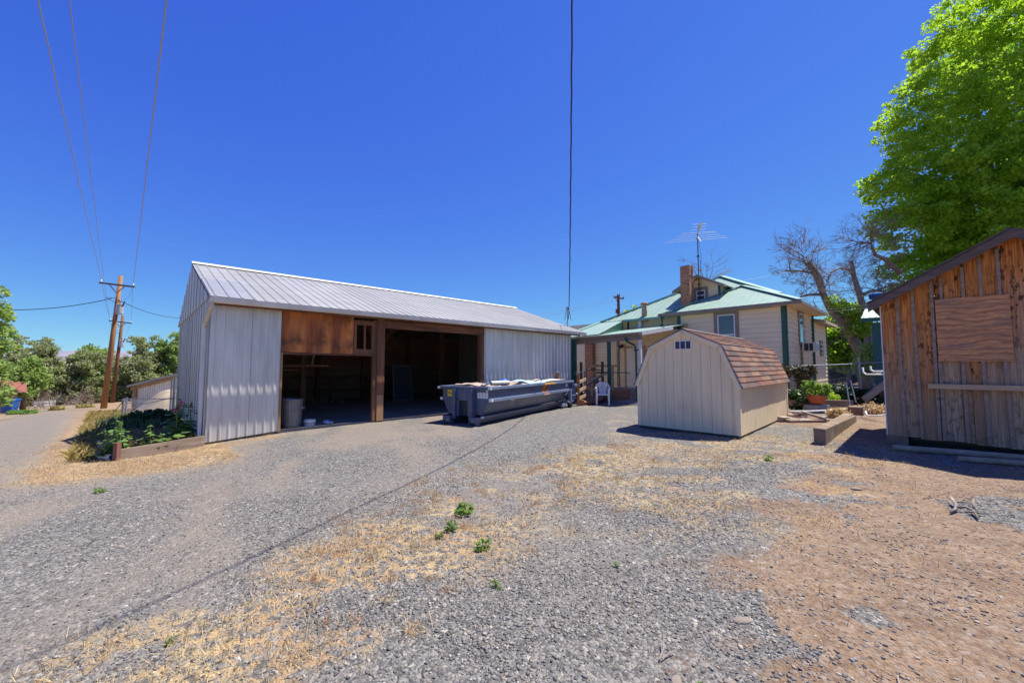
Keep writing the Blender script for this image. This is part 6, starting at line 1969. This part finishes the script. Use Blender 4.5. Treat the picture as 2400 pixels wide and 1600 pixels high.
# logs and stick by the old shed
for k, (pa, pb_, Ya, Yb, r) in enumerate((((2093, 1050), (2440, 1066), 7.15, 6.25, .052), ((2247, 1077), (2470, 1085), 6.35, 5.9, .042))):
    a = at(*pa, Ya); b_ = at(*pb_, Yb)
    o = MB().tube([(a[0], a[1], r * .95), ((a[0] + b_[0]) / 2, (a[1] + b_[1]) / 2, r * 1.05), (b_[0], b_[1], r)], [r, r * 1.02, r * .95], 12).build('wood_pole', LOGW, smooth=False)
    tag(o, ['long round grey pole lying along the foot of the old shed', 'shorter round grey pole lying in front of the longer one'][k], 'pole', 'wooden poles on the ground by the shed')
o = thing('driftwood_branch', 'bleached forked branch lying on the red dirt in front of the shed', 'branch', G(4.62, 4.30))
bx = lambda px, py, z=.02: (at(px, py, 4.3)[0] - 4.62, (1.5 * F / (py - 857)) - 4.30, z)
mb = MB()


def gp(px, py, z=.02):
    Yg = (CAMH - z) * F / (py - 857); return ((px - 1200) / F * Yg - 4.62, Yg - 4.30, z)


mb.tube([gp(2203, 1190), gp(2217, 1182, .03), gp(2216, 1172, .06), gp(2206, 1157, .07)], [.011, .015, .016, .013], 8)
mb.tube([gp(2216, 1168, .06), gp(2236, 1168, .05), gp(2252, 1170, .03)], [.010, .008, .005], 7)
mb.tube([gp(2218, 1180, .04), gp(2238, 1179, .05), gp(2256, 1187, .04), gp(2265, 1206, .01)], [.013, .013, .014, .008], 8)
mb.tube([gp(2236, 1190, .015), gp(2258, 1190, .04), gp(2276, 1194, .01)], [.008, .013, .008], 7)
mb.tube([gp(2257, 1190, .03), (gp(2257, 1190, 0)[0], gp(2257, 1190, 0)[1], .13)], [.012, .009], 8)
mb.build('branch_wood', DRIFT, o, smooth=True)

# ================================================================== LEFT: bed beside the barn
pl_ = thing('planter_timber', 'weathered plank edging of the flower bed at the barn corner', 'edging', (0, 0, 0))
a = at(275, 1078, 7.1); b_ = W(-.06, .2)
za, zb_ = float(gz(a[0], 7.1)), float(gz(b_[0], b_[1]))
mb = MB(); mb.hexa([(a[0], a[1], za - .1), (b_[0], b_[1], zb_ - .1), (b_[0] + .02, b_[1] + .06, zb_ - .1), (a[0] + .02, a[1] + .06, za - .1),
                    (a[0], a[1], za + .19), (b_[0], b_[1], zb_ + .22), (b_[0] + .02, b_[1] + .06, zb_ + .22), (a[0] + .02, a[1] + .06, za + .19)]); mb.build('edging_plank', GREYW, pl_, bev=.006)
mb = MB(); mb.hexa([(a[0] - .005, a[1] - .005, za + .05), (b_[0] - .3, b_[1] - .36, zb_ + .06), (b_[0] - .3, b_[1] - .3, zb_ + .06), (a[0], a[1], za + .05)] + [(a[0] - .005, a[1] - .005, za + .06), (b_[0] - .3, b_[1] - .36, zb_ + .07), (b_[0] - .3, b_[1] - .3, zb_ + .07), (a[0], a[1], za + .06)]); mb.build('plank_crack', INKB, pl_)
mb = MB(); mb.box(a[0] - .05, a[0] + .02, a[1] - .04, a[1] + .04, za - .1, za + .31); mb.build('edging_post', mat('rust_brown_post', (.22, .10, .07), (.15, .07, .05), (6, 6, 2), rough=.85), pl_)
mb = MB(); a2 = Vector((a[0], a[1], 0)); u_ = Vector((-AX[0] * .15 - NX[0] * .99, -AX[1] * .15 - NX[1] * .99, 0)); e_ = a2 + u_ * 2.2
mb.hexa([(a[0] - .04, a[1], za - .1), (e_.x - .04, e_.y, za - .2), (e_.x, e_.y, za - .2), (a[0], a[1], za - .1), (a[0] - .04, a[1], za + .2), (e_.x - .04, e_.y, za + .1), (e_.x, e_.y, za + .1), (a[0], a[1], za + .2)]); mb.build('edging_plank', GREYW, pl_)
a = at(262, 1076, 7.25)
o = thing('drain_pipe', 'short stub of white plastic pipe at the flower bed corner', 'pipe', G(a[0], 7.2), -.3)
q = MB().lathe([(.045, -.18), (.055, -.18), (.055, .18), (.045, .18), (.045, -.18)], n=16).build('pipe_body', WPLAS, o); q.rotation_euler = (0, math.pi / 2, 0); q.location = (-.1, 0, .05)


def hollyhock(name, label, pos, h, n, spread, flowers, seed, leaf=.13, stems=2):
    rng = np.random.default_rng(seed)
    o = thing(name, label, 'plant', pos)
    mb = MB(); V = []; Fq = []; nq = 0
    for k in range(stems):
        dx, dy = (rng.uniform(-.12, .12, 2)) if k else (0, 0)
        hh = h * (1 if k == 0 else rng.uniform(.6, .85))
        mb.tube([(dx, dy, 0), (dx * 1.6, dy * 1.6, hh * .5), (dx * 2, dy * 2, hh)], [.014, .011, .005], 6)
        m_ = int(n / stems)
        for i in range(m_):
            t = rng.random() ** 1.3
            z = .08 + (hh - .1) * t
            sz = leaf * (1 - .72 * t) * rng.uniform(.75, 1.25)
            th = rng.random() * 6.283
            rad = spread * (1 - .8 * t) * rng.uniform(.3, 1)
            c = np.array([dx * (1 + t) + math.cos(th) * rad, dy * (1 + t) + math.sin(th) * rad, z])
            out = np.array([math.cos(th), math.sin(th), rng.uniform(-.5, .1)]); out /= np.linalg.norm(out)
            side = np.array([-math.sin(th), math.cos(th), rng.uniform(-.2, .2)])
            upn = np.cross(out, side)
            ring = []
            for j in range(7):
                ph = j / 7 * 6.283; rr_ = sz * (.95 if j % 2 else .7) * rng.uniform(.85, 1.1)
                ring.append(c + out * math.cos(ph) * rr_ + side * math.sin(ph) * rr_ + upn * sz * .12 * math.cos(2 * ph))
            V += [c] + ring
            for j in range(7):
                Fq += [nq, nq + 1 + j, nq + 1 + (j + 1) % 7]
            nq += 8
    mb.build('stem', mat('green_stem', (.12, .20, .05)), o)
    fastmesh('foliage', np.array(V), np.array(Fq), 3, HOLLYL, o)
    for k in range(flowers):
        z = h * (.60 + .06 * k); th = -1.3 + k * .9
        q = MB(); q.blob((0, 0, 0), .035, k, .3, 2, (1, 1, .9)); f_ = q.build('flower', mat('red_petals', (.50, .02, .06), (.62, .06, .12), (30, 30, 30), rough=.5), o); f_.location = (.06 * math.cos(th), .06 * math.sin(th), z)
    return o


hollyhock('hollyhock', 'tall hollyhock with red flowers beside the barn corner', (W(-.45, -.15)[0], W(-.45, -.15)[1], -.08), 1.15, 130, .26, 3, 3, .12, 2)
hollyhock('hollyhock', 'second hollyhock without flowers close to the barn downspout', (W(-.22, -.3)[0], W(-.22, -.3)[1], -.08), .85, 90, .22, 0, 4, .11, 2)
hollyhock('hollyhock', 'low hollyhock drooping broad leaves over the bed edging plank', (W(-.85, .12)[0], W(-.85, .12)[1], -.12), .5, 40, .25, 0, 5, .13, 2)
hollyhock('leafy_bush', 'bright leafy bush at the outer corner of the flower bed', (W(-1.32, .2)[0], W(-1.32, .2)[1], -.18), .85, 170, .26, 0, 6, .09, 4)


def blades(name, label, cat, roots, L, w, m, seed, lean=.3, kind=None, parent=None, curve=.35, pos=(0, 0, 0)):
    rng = np.random.default_rng(seed); n = len(roots)
    roots = np.asarray(roots, float)
    th = rng.random(n) * 6.283; ln = np.abs(rng.normal(0, lean, n))
    d = np.stack([np.cos(th) * np.sin(ln), np.sin(th) * np.sin(ln), np.cos(ln)], -1)
    l = L * rng.uniform(.5, 1.25, n)[:, None]
    side = np.stack([-np.sin(th + rng.normal(0, .8, n)), np.cos(th), np.zeros(n)], -1)
    side = unit(side) * (w / 2)
    out = np.stack([np.cos(th), np.sin(th), -np.ones(n) * .3], -1)
    mid = roots + d * l * .55
    tip = roots + d * l + out * l * curve
    V = np.stack([roots - side, roots + side, mid + side * .8, tip, mid - side * .8], 1)
    Fq = np.arange(n * 5).reshape(n, 5)
    o = fastmesh(name, V, Fq, 5, m, parent)
    if kind:
        o['kind'] = kind
    if label:
        tag(o, label, cat)
    return o


# iris bed: separate clumps
rng = np.random.default_rng(14)
iris_spots = []
for i in range(15):
    t = -3.0 - i * .56
    s = -.5 - .5 * (i % 2) - .12 * rng.random() - .012 * i
    iris_spots.append((s, t))
proto = None
for i, (s, t) in enumerate(iris_spots):
    x, y, _ = W(s, t); z = float(gz(x, y))
    o = thing('iris_clump', ['dark iris clump in the barn shade, number %d back from the front edge' % (i + 1)][0], 'plant', (x, y, z), 0, 'iris clumps beside the barn gable')
    o['label'] = 'clump of upright sword shaped iris leaves beside the barn gable wall'
    n_ = 130
    rt = np.stack([rng.normal(0, .22, n_), rng.normal(0, .22, n_), np.zeros(n_)], -1)
    blades('leaves', None, None, rt, (.32 + .10 * rng.random()), .035, IRISL if i % 3 else IRISD, 100 + i, .22, parent=o, curve=.12)
for k, (s, t, lab) in enumerate(((-1.35, -7.2, 'sunlit pale iris clump at the outer edge of the bed'), (-1.5, -8.8, 'second sunlit iris clump by the chain link fence post'))):
    x, y, _ = W(s, t)
    o = thing('iris_clump', lab, 'plant', (x, y, float(gz(x, y))))
    rt = np.stack([rng.normal(0, .3, 110), rng.normal(0, .25, 110), np.zeros(110)], -1)
    blades('leaves', None, None, rt, .36, .04, leaf_mat('iris_pale', [(.10, .17, .09), (.14, .21, .12), (.09, .15, .07)], .25), 130 + k, .3, parent=o, curve=.15)
for k, (s, t) in enumerate(((-.5, -6.0), (-.9, -7.2))):
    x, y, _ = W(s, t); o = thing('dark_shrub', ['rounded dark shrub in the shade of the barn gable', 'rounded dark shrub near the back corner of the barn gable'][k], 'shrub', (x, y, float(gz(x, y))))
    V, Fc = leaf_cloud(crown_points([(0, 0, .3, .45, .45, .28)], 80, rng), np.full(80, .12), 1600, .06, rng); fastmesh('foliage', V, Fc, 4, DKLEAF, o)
# dry grass in the bed
n_ = 5200
s = rng.uniform(-1.35, -.1, n_); t = rng.uniform(-3.2, .1, n_) ; p = A0[None] + np.outer(s, AX) + np.outer(t, NX)
blades('bed_grass', None, None, np.column_stack([p, gz(p[:, 0], p[:, 1])]), .30, .008, STRAWM, 71, .45, 'stuff')

# ---- small metal shed, fence, berm behind the barn
ls = thing('lean_to_shed', 'small corrugated metal shed with a sloping pale roof behind the fence', 'shed', (0, 0, 0))
Yl = 27.0
q = lambda px, py, Y=Yl: at(px, py, Y)
a, b_ = q(318, 950), q(425, 950); zlo = -2.4
L = b_[0] - a[0]
mb = MB()
n_ = 40
for i in range(n_):
    x0_ = a[0] + L * i / n_; x1_ = a[0] + L * (i + 1) / n_
    z0_ = q(318 + 107 * i / n_, 908 - 25 * i / n_)[2]; z1_ = q(318 + 107 * (i + 1) / n_, 908 - 25 * (i + 1) / n_)[2]
    mb.hexa([(x0_, Yl - .02 * (i % 2), zlo), (x1_, Yl - .02 * (i % 2), zlo), (x1_, Yl + .05, zlo), (x0_, Yl + .05, zlo), (x0_, Yl - .02 * (i % 2), z0_), (x1_, Yl - .02 * (i % 2), z1_), (x1_, Yl + .05, z1_), (x0_, Yl + .05, z0_)])
mb.build('metal_wall', GALV, ls)
r0, r1 = q(297, 903, Yl - .35), q(430, 870, Yl - .35)
mb = MB(); mb.hexa([(r0[0], r0[1], r0[2] - .12), (r1[0], r1[1], r1[2] - .12), (r1[0], r1[1] + 4, r1[2] + .35), (r0[0], r0[1] + 4, r0[2] + .35), (r0[0], r0[1], r0[2] + .0), (r1[0], r1[1], r1[2] + .0), (r1[0], r1[1] + 4, r1[2] + .5), (r0[0], r0[1] + 4, r0[2] + .5)]); mb.build('roof', ROOFM, ls)
mb = MB(); r0, r1 = q(306, 911, Yl - .15), q(425, 881, Yl - .15); mb.beam(r0, r1, .06, .14); mb.build('eave_board', TIMBN, ls)
mb = MB(); a = q(317, 945); mb.box(a[0] - .09, a[0] + .09, Yl - .1, Yl + .08, zlo, q(317, 908)[2]); mb.build('corner_post', TIMBN, ls)
MB().box(q(312, 945)[0] - .1, q(316, 945)[0] - .05, Yl, Yl + 3.5, zlo, q(314, 910)[2]).build('side_wall', GREYW, ls)

cf = thing('chain_link_fence', 'low chain link fence on galvanised posts between barn and lane', 'fence', (0, 0, 0))
pa = base(301, 20.0); pb_ = base(411, 15.2)
zt_a = at(301, 934, 20)[2]; zt_b = at(411, 934, 15.2)[2]
for px, Y, yt, r in ((296, 20.4, 934, .06), (303, 20.0, 931, .04), (413, 15.0, 884, .05), (406, 15.4, 890, .03)):
    p = base(px, Y); mb = MB(); mb.tube([(p[0], Y, p[2] - .1), (p[0], Y, at(px, yt, Y)[2])], r, 8); mb.build('fence_post', PIPE, cf)
mb = MB(); mb.tube([(pa[0], pa[1], zt_a), (pb_[0], pb_[1], zt_b)], .02, 6); mb.build('top_rail', PIPE, cf)
mb = MB(); mb.tube([(pa[0], pa[1], zt_a - .2), ((pa[0] + pb_[0]) / 2, (pa[1] + pb_[1]) / 2, zt_a - .02), (pb_[0], pb_[1], zt_b + .05)], .015, 6); mb.build('brace_rail', PIPE, cf)
mb = MB(); chain(mb, (pa[0], pa[1], pa[2]), (pb_[0], pb_[1], pb_[2]), max(.5, zt_a - pa[2]), .09, .0022); mb.build('chain_mesh', WIREG, cf, nrm=False)
p = base(297, 20.2); mb = MB(); mb.tube([(p[0] - .7, 20.3, p[2]), (p[0], 20.2, at(297, 938, 20.2)[2])], .018, 6); mb.build('diagonal_brace', DPIPE, cf)
# berm of dirt between the fence and the small shed
bm_ = []
nb = 40
for j in range(nb + 1):
    for i in range(nb + 1):
        px = 290 + 150 * i / nb; Y = 17.2 + 9.5 * j / nb
        x, y, z = base(px, Y)
        h = 1.55 * sstep(300, 400, px) * math.sin(math.pi * min(1, j / nb * 1.05 + .02)) * .8 + .1 * (fbm(x, y, 1.2, 5) - .5)
        h *= float(sstep(0, 4, j)) * float(sstep(nb, nb - 4, j)) * float(sstep(0, 3, i))
        bm_.append((x, y, z - .02 + float(h)))
fc_ = []
for j in range(nb):
    for i in range(nb):
        k = j * (nb + 1) + i; fc_.append((k, k + 1, k + nb + 2, k + nb + 1))
mb = MB(); mb.add(bm_, fc_)
o = mb.build('dirt_berm', mat('berm_dirt', (.40, .30, .21), (.30, .23, .15), (1.2, 1.2, 1.2), 7, rough=.95, bump=.5, spots=[((.50, .38, .20), (2, 2, 2), .5, .65, .8)]), smooth=True, nrm=False); o['kind'] = 'structure'

# ---- across the lane: bin, stucco house, picket fence, brush, white house
bn = thing('wheelie_bin', 'blue wheeled rubbish bin standing by the tan stucco wall', 'bin', base(33, 27.0), .3)
MB().hexa([(-.24, -.26, .04), (.24, -.26, .04), (.24, .22, .04), (-.24, .22, .04), (-.31, -.33, .86), (.31, -.33, .86), (.31, .33, .86), (-.31, .33, .86)]).build('bin_body', BINBLUE, bn, bev=.02)
MB().hexa([(-.34, -.37, .86), (.34, -.37, .86), (.34, .36, .88), (-.34, .36, .88), (-.32, -.35, .92), (.32, -.35, .92), (.32, .34, .98), (-.32, .34, .98)]).build('lid', BINBLUE, bn)
for sx in (-1, 1):
    MB().tube([(sx * .24, .26, .1), (sx * .29, .26, .1)], .1, 12).build('wheel', BLACK, bn)
MB().tube([(-.25, .38, .84), (.25, .38, .84)], .018, 6).build('handle', BINBLUE, bn)
st = thing('stucco_house', 'tan stucco house with a red roof at the left edge behind trees', 'house', base(-8, 27.5), R(52))
sx1 = 1.05; hz = at(10, 921, 27.5)[2] - st.location.z
MB().box(-6, sx1, 0, 9, -.3, hz).build('wall', STUCCO, st)
mb = MB(); mb.prism([(-6.5, -.5, hz), (-6.5, 9.5, hz), (-6.5, 4.5, hz + 1.9)], (6.5 + sx1 + .4, 0, 0)); mb.build('roof', REDROOF, st)
st2 = thing('red_roofed_house', 'house with faded red roof half hidden behind the olive trees', 'house', base(85, 56), R(49))
MB().box(-4.5, 5.5, 0, 6, -.3, 1.9).build('wall', STUCCO, st2)
mb = MB(); mb.prism([(-5, -.6, 1.8), (-5, 6.6, 1.8), (-5, 3, 3.2)], (11, 0, 0)); mb.build('roof', REDROOF, st2)
pk = thing('picket_fence', 'low white picket fence beside the lane under the trees', 'fence', (0, 0, 0))
pa, pb_ = base(88, 37), base(137, 41)
for i in range(16):
    t = i / 15; x, y, z = lerp(pa, pb_, t)
    mb = MB(); mb.hexa([(x - .045, y, z - .05), (x + .045, y, z - .05), (x + .045, y + .02, z - .05), (x - .045, y + .02, z - .05), (x - .045, y, z + .62), (x + .045, y, z + .62), (x + .045, y + .02, z + .62), (x - .045, y + .02, z + .62)])
    mb.add([(x - .045, y, z + .62), (x + .045, y, z + .62), (x, y, z + .72)], [(0, 1, 2)]); mb.build('picket', WHITE, pk)
for dz_ in (.15, .45):
    mb = MB(); mb.beam((pa[0], pa[1] + .03, pa[2] + dz_), (pb_[0], pb_[1] + .03, pb_[2] + dz_), .03, .06); mb.build('fence_rail', WHITE, pk)
wh = thing('white_house', 'small white gabled house at the far end of the lane', 'house', base(222, 62), R(47))
hz = at(220, 917, 62)[2] - wh.location.z
MB().box(-2.2, 2.0, 0, 5, -.3, max(1.4, hz)).build('wall', WHITE, wh)
mb = MB(); mb.prism([(-2.7, -.4, hz - .1), (2.5, -.4, hz - .1), (-.2, -.4, hz + 1.1)], (0, 5.6, 0)); mb.build('roof', mat('brown_shingle_roof', (.20, .12, .09), (.15, .09, .07), (3, 3, 3), rough=.9), wh)
MB().box(-.5, -.1, -.03, .0, .3, 1.0).build('window', GLASS, wh)
MB().box(.5, 1.1, -.03, .0, -.2, 1.2).build('door', TRIM, wh)
gs = thing('green_roof_shed', 'pale green shed between the two utility poles', 'shed', base(268, 58), R(46))
MB().box(-1.0, 1.0, 0, 3, -.3, 2.0).build('wall', mat('mint_wall', (.52, .58, .48), (.46, .52, .42), (2, 2, 2)), gs)
mb = MB(); mb.prism([(-1.3, -.3, 1.95), (1.3, -.3, 1.95), (0, -.3, 2.9)], (0, 3.6, 0)); mb.build('roof', mat('mint_roof', (.40, .50, .42), rough=.7), gs)
rb = random.Random(4)
for k, (px, Y, lab, sc) in enumerate(((195, 42, 'heap of grey brush and cut branches beside the lane', 1.5), (100, 33, 'dry twiggy bush between the blue bin and picket fence', 1.1))):
    o = thing('brush_heap', lab, 'brush', base(px, Y)); tmb = MB(); tw_rng = random.Random(90 + k)
    for i in range(26):
        spray(Vector((rb.uniform(-1, 1) * sc, rb.uniform(-.4, .4), .05)), Vector((rb.gauss(0, 1), rb.gauss(0, .5), rb.uniform(.2, .9))), .9 * sc, .02, 2)
    tmb.build('branches', mat('brush_wood', (.30, .22, .17), (.22, .16, .12), (4, 4, 4)), o, nrm=False)
for k, (px, Y, lab, r) in enumerate(((62, 25.5, 'low green weeds at the foot of the blue bin', .8), (143, 30, 'small weed patch in the middle of the lane', .45), (207, 33, 'weed strip at the lane centre near the pole', .6), (240, 48, 'rounded yellow green bush at the end of the lane', 1.2))):
    b = base(px, Y); o = thing('roadside_weed', lab, 'weeds', b)
    V, Fc = leaf_cloud(crown_points([(0, 0, .1 if k < 3 else .7, r, r * .6, .15 if k < 3 else .8)], 60, rng), np.full(60, .15), 1100, .06, rng, aspect=3); fastmesh('foliage', V, Fc, 4, [WEEDL, VERGE, VERGE, LIME][k], o)

# ---- verge grass, straw and dry weed tufts
n_ = 26000
u = 10.4 + rng.random(n_) ** 1.5 * 26; v = rng.uniform(-.3, 3.4, n_)
x = -.72 * u + .69 * v; y = .69 * u + .72 * v
d_, us_, s_ = zones(x, y)
ss = AX[0] * (x - A0[0]) + AX[1] * (y - A0[1])
k = (rng.random(n_) < s_ * .9) & (ss < -.1)
blades('verge_grass', None, None, np.column_stack([x, y, gz(x, y)])[k], .16, .012, VERGE, 72, .6, 'stuff')


def tufts(name, centres, per, r, L, w, m, seed, lean, curve):
    rng = np.random.default_rng(seed); P = []
    for (x, y, k) in centres:
        n = int(per * k)
        P.append(np.column_stack([x + rng.normal(0, r * k, n), y + rng.normal(0, r * k, n)]))
    P = np.concatenate(P)
    return blades(name, None, None, np.column_stack([P, gz(P[:, 0], P[:, 1]) + (fbm(P[:, 0], P[:, 1], 1.3, 3) - .5) * .05]), L, w, m, seed, lean, 'stuff', curve=curve)


def pick(n, fn, ymin, ymax, seed, xmax=1.32):
    rng = np.random.default_rng(seed)
    y = ymin + (ymax - ymin) * rng.random(n) ** .9; x = rng.uniform(-1, 1, n) * xmax * y
    w = fn(x, y); k = rng.random(n) < w
    return np.column_stack([x[k], y[k], rng.uniform(.5, 1.4, k.sum())])


def f_straw(x, y):
    d, u_, s_ = zones(x, y); return np.clip(s_ * .55, 0, 1) * (1 - .8 * (y > 9.5))


def f_rust(x, y):
    ds = segdist(x, y, STRIP)
    return .5 * sstep(1.6, .5, ds) * sstep(.42, .6, fbm(x, y, 1.1, 64)) * (y < 8)


c1 = pick(6500, f_straw, 1.6, 9.5, 81)
tufts('dry_straw', c1, 34, .075, .06, .003, STRAWM, 82, 1.38, .08)
c2 = pick(1100, f_rust, 1.7, 8, 83)
tufts('dry_weed_tufts', c2, 60, .034, .05, .0028, RUSTW, 84, .95, .05)
c3 = pick(420, f_rust, 1.7, 7, 85)
tufts('dry_straw', c3, 60, .06, .085, .003, STRAWM, 86, 1.25, .1)
# litter of twigs on the dirt
c4 = pick(1600, lambda x, y: zones(x, y)[0] * .5, 1.6, 7.5, 87)
tufts('dry_litter', c4, 3, .05, .06, .004, mat('litter_bits', (.4, .3, .2), island=[(.30, .20, .13), (.48, .38, .27), (.20, .12, .08), (.42, .28, .16)], rough=.9), 88, 1.45, 0)


def green_weed(px, py, size, label, seed, nl=150):
    Yg = CAMH * F / (py - 857.5); x = (px - 1200) / F * Yg
    o = thing('green_weed', label, 'weed', G(x, Yg), seed * 1.0, 'green weeds in the gravel')
    rng = np.random.default_rng(seed)
    cen = crown_points([(0, 0, size * .34, size * .5, size * .5, size * .34), (size * .3, size * .1, size * .15, size * .35, size * .3, size * .15)], 18, rng, .9)
    V, Fc = leaf_cloud(cen, np.full(18, size * .17), nl, size * .13, rng, aspect=2.4, up=.6)
    fastmesh('leaves', V, Fc, 4, WEEDL, o)
    mb = MB()
    for c in cen[:10]:
        mb.tube([(0, 0, -.01), (c[0] * .5, c[1] * .5, c[2] * .6), tuple(c)], [.004, .003, .002], 4)
    mb.build('stem', mat('weed_stem', (.12, .16, .05)), o)
    return o


green_weed(1090, 1196, .17, 'tallest green weed in the gravel, right of the dry strip centre', 1, 220)
green_weed(1062, 1233, .11, 'small green weed just below the tallest one in the gravel', 2)
green_weed(1034, 1248, .07, 'tiny bluish green weed left of the small green weed', 3, 80)
green_weed(1137, 1272, .13, 'spreading green weed beside the pale straw patch', 4, 170)
green_weed(1165, 1358, .07, 'small bright green seedling low in the middle of the gravel', 5, 60)
green_weed(1625, 1598, .085, 'green weed at the bottom edge of the picture on the dirt', 6, 120)
green_weed(257, 1143, .11, 'green weed on the straw left of the planter', 7, 90)
green_weed(1436, 1312, .05, 'tiny green sprout among the gravel at the centre right', 8, 40)
green_weed(1792, 1076, .12, 'small green weed on the dirt before the long timber', 9, 90)
green_weed(435, 1478, .05, 'small green weed on the dusty gravel at the lower left', 10, 60)

# larger stones on the dirt: countable, each its own
STN = stone_mat('field_stone', [(.22, .16, .115), (.16, .12, .095), (.13, .12, .112), (.24, .19, .15), (.19, .125, .088)])
for k, (px, py, sz, lab) in enumerate(((1716, 1432, .036, 'largest tan stone half buried in the dirt at the lower middle'), (1568, 1560, .024, 'rounded tan stone near the bottom edge'),
                                       (1690, 1568, .026, 'reddish brown stone on the dirt near the bottom edge'), (1990, 1140, .05, 'brown stone on the bare dirt in front of the old shed'),
                                       (2380, 1400, .045, 'large flat tan stone at the right edge'), (2105, 1065, .045, 'grey stone in the shade beneath the old shed corner'))):
    Yg = CAMH * F / (py - 857.5); x = (px - 1200) / F * Yg
    o = MB().blob((0, 0, 0), sz, k + 60, .35, 2, (1.4, .9, .38)).build('field_stone', STN); o.location = G(x, Yg); o.location.z += sz * .15; o.rotation_euler = (0, 0, k * 1.1)
    tag(o, lab, 'stone', 'larger stones on the dirt')
for k, (pts, lab) in enumerate((([(1530, 1518), (1540, 1500), (1541, 1478)], 'pale upright twig on the gravel at the lower right centre'), ([(1535, 1516), (1550, 1506), (1563, 1500)], 'short pale twig crossing the upright one'), ([(2060, 1552), (2064, 1574), (2040, 1590)], 'curved pale stem on the dirt near the bottom'))):
    P = []
    for px, py in pts:
        Yg = CAMH * F / (py - 857.5); P.append(((px - 1200) / F * Yg, Yg, .012 + .02 * len(P) * (k == 0)))
    tag(MB().tube(P, .004, 5).build('loose_twig', DRIFT), lab, 'twig', 'loose twigs on the ground')

# ================================================================== DISTANCE
hm = mat('far_mesa', (.20, .19, .27), (.30, .25, .27), (.002, .002, .01), 5, rough=1)
for nm, Yd, ztop, zmid, m in (('hills', 7000, 285, 60, hm), ('hills', 5200, 95, 0, mat('far_flats', (.38, .30, .27), (.30, .25, .23), (.002, .002, .004), 5, rough=1))):
    mb = MB(); xs = np.linspace(-1.6, 1.6, 90) * Yd; vs = []
    for x in xs:
        h = ztop * (.75 + .35 * float(fbm(x, 0, .0006, 3))) * float(sstep(.25, -.55, x / Yd) * .85 + .15)
        vs += [(x, Yd, -60), (x, Yd + 300, h * .6), (x, Yd + 700, h), (x, Yd + 2500, h)]
    fs = []
    for i in range(len(xs) - 1):
        for j in range(3):
            k = i * 4 + j; fs.append((k, k + 4, k + 5, k + 1))
    mb.add(vs, fs); o = mb.build(nm, m, nrm=False); o['kind'] = 'structure'
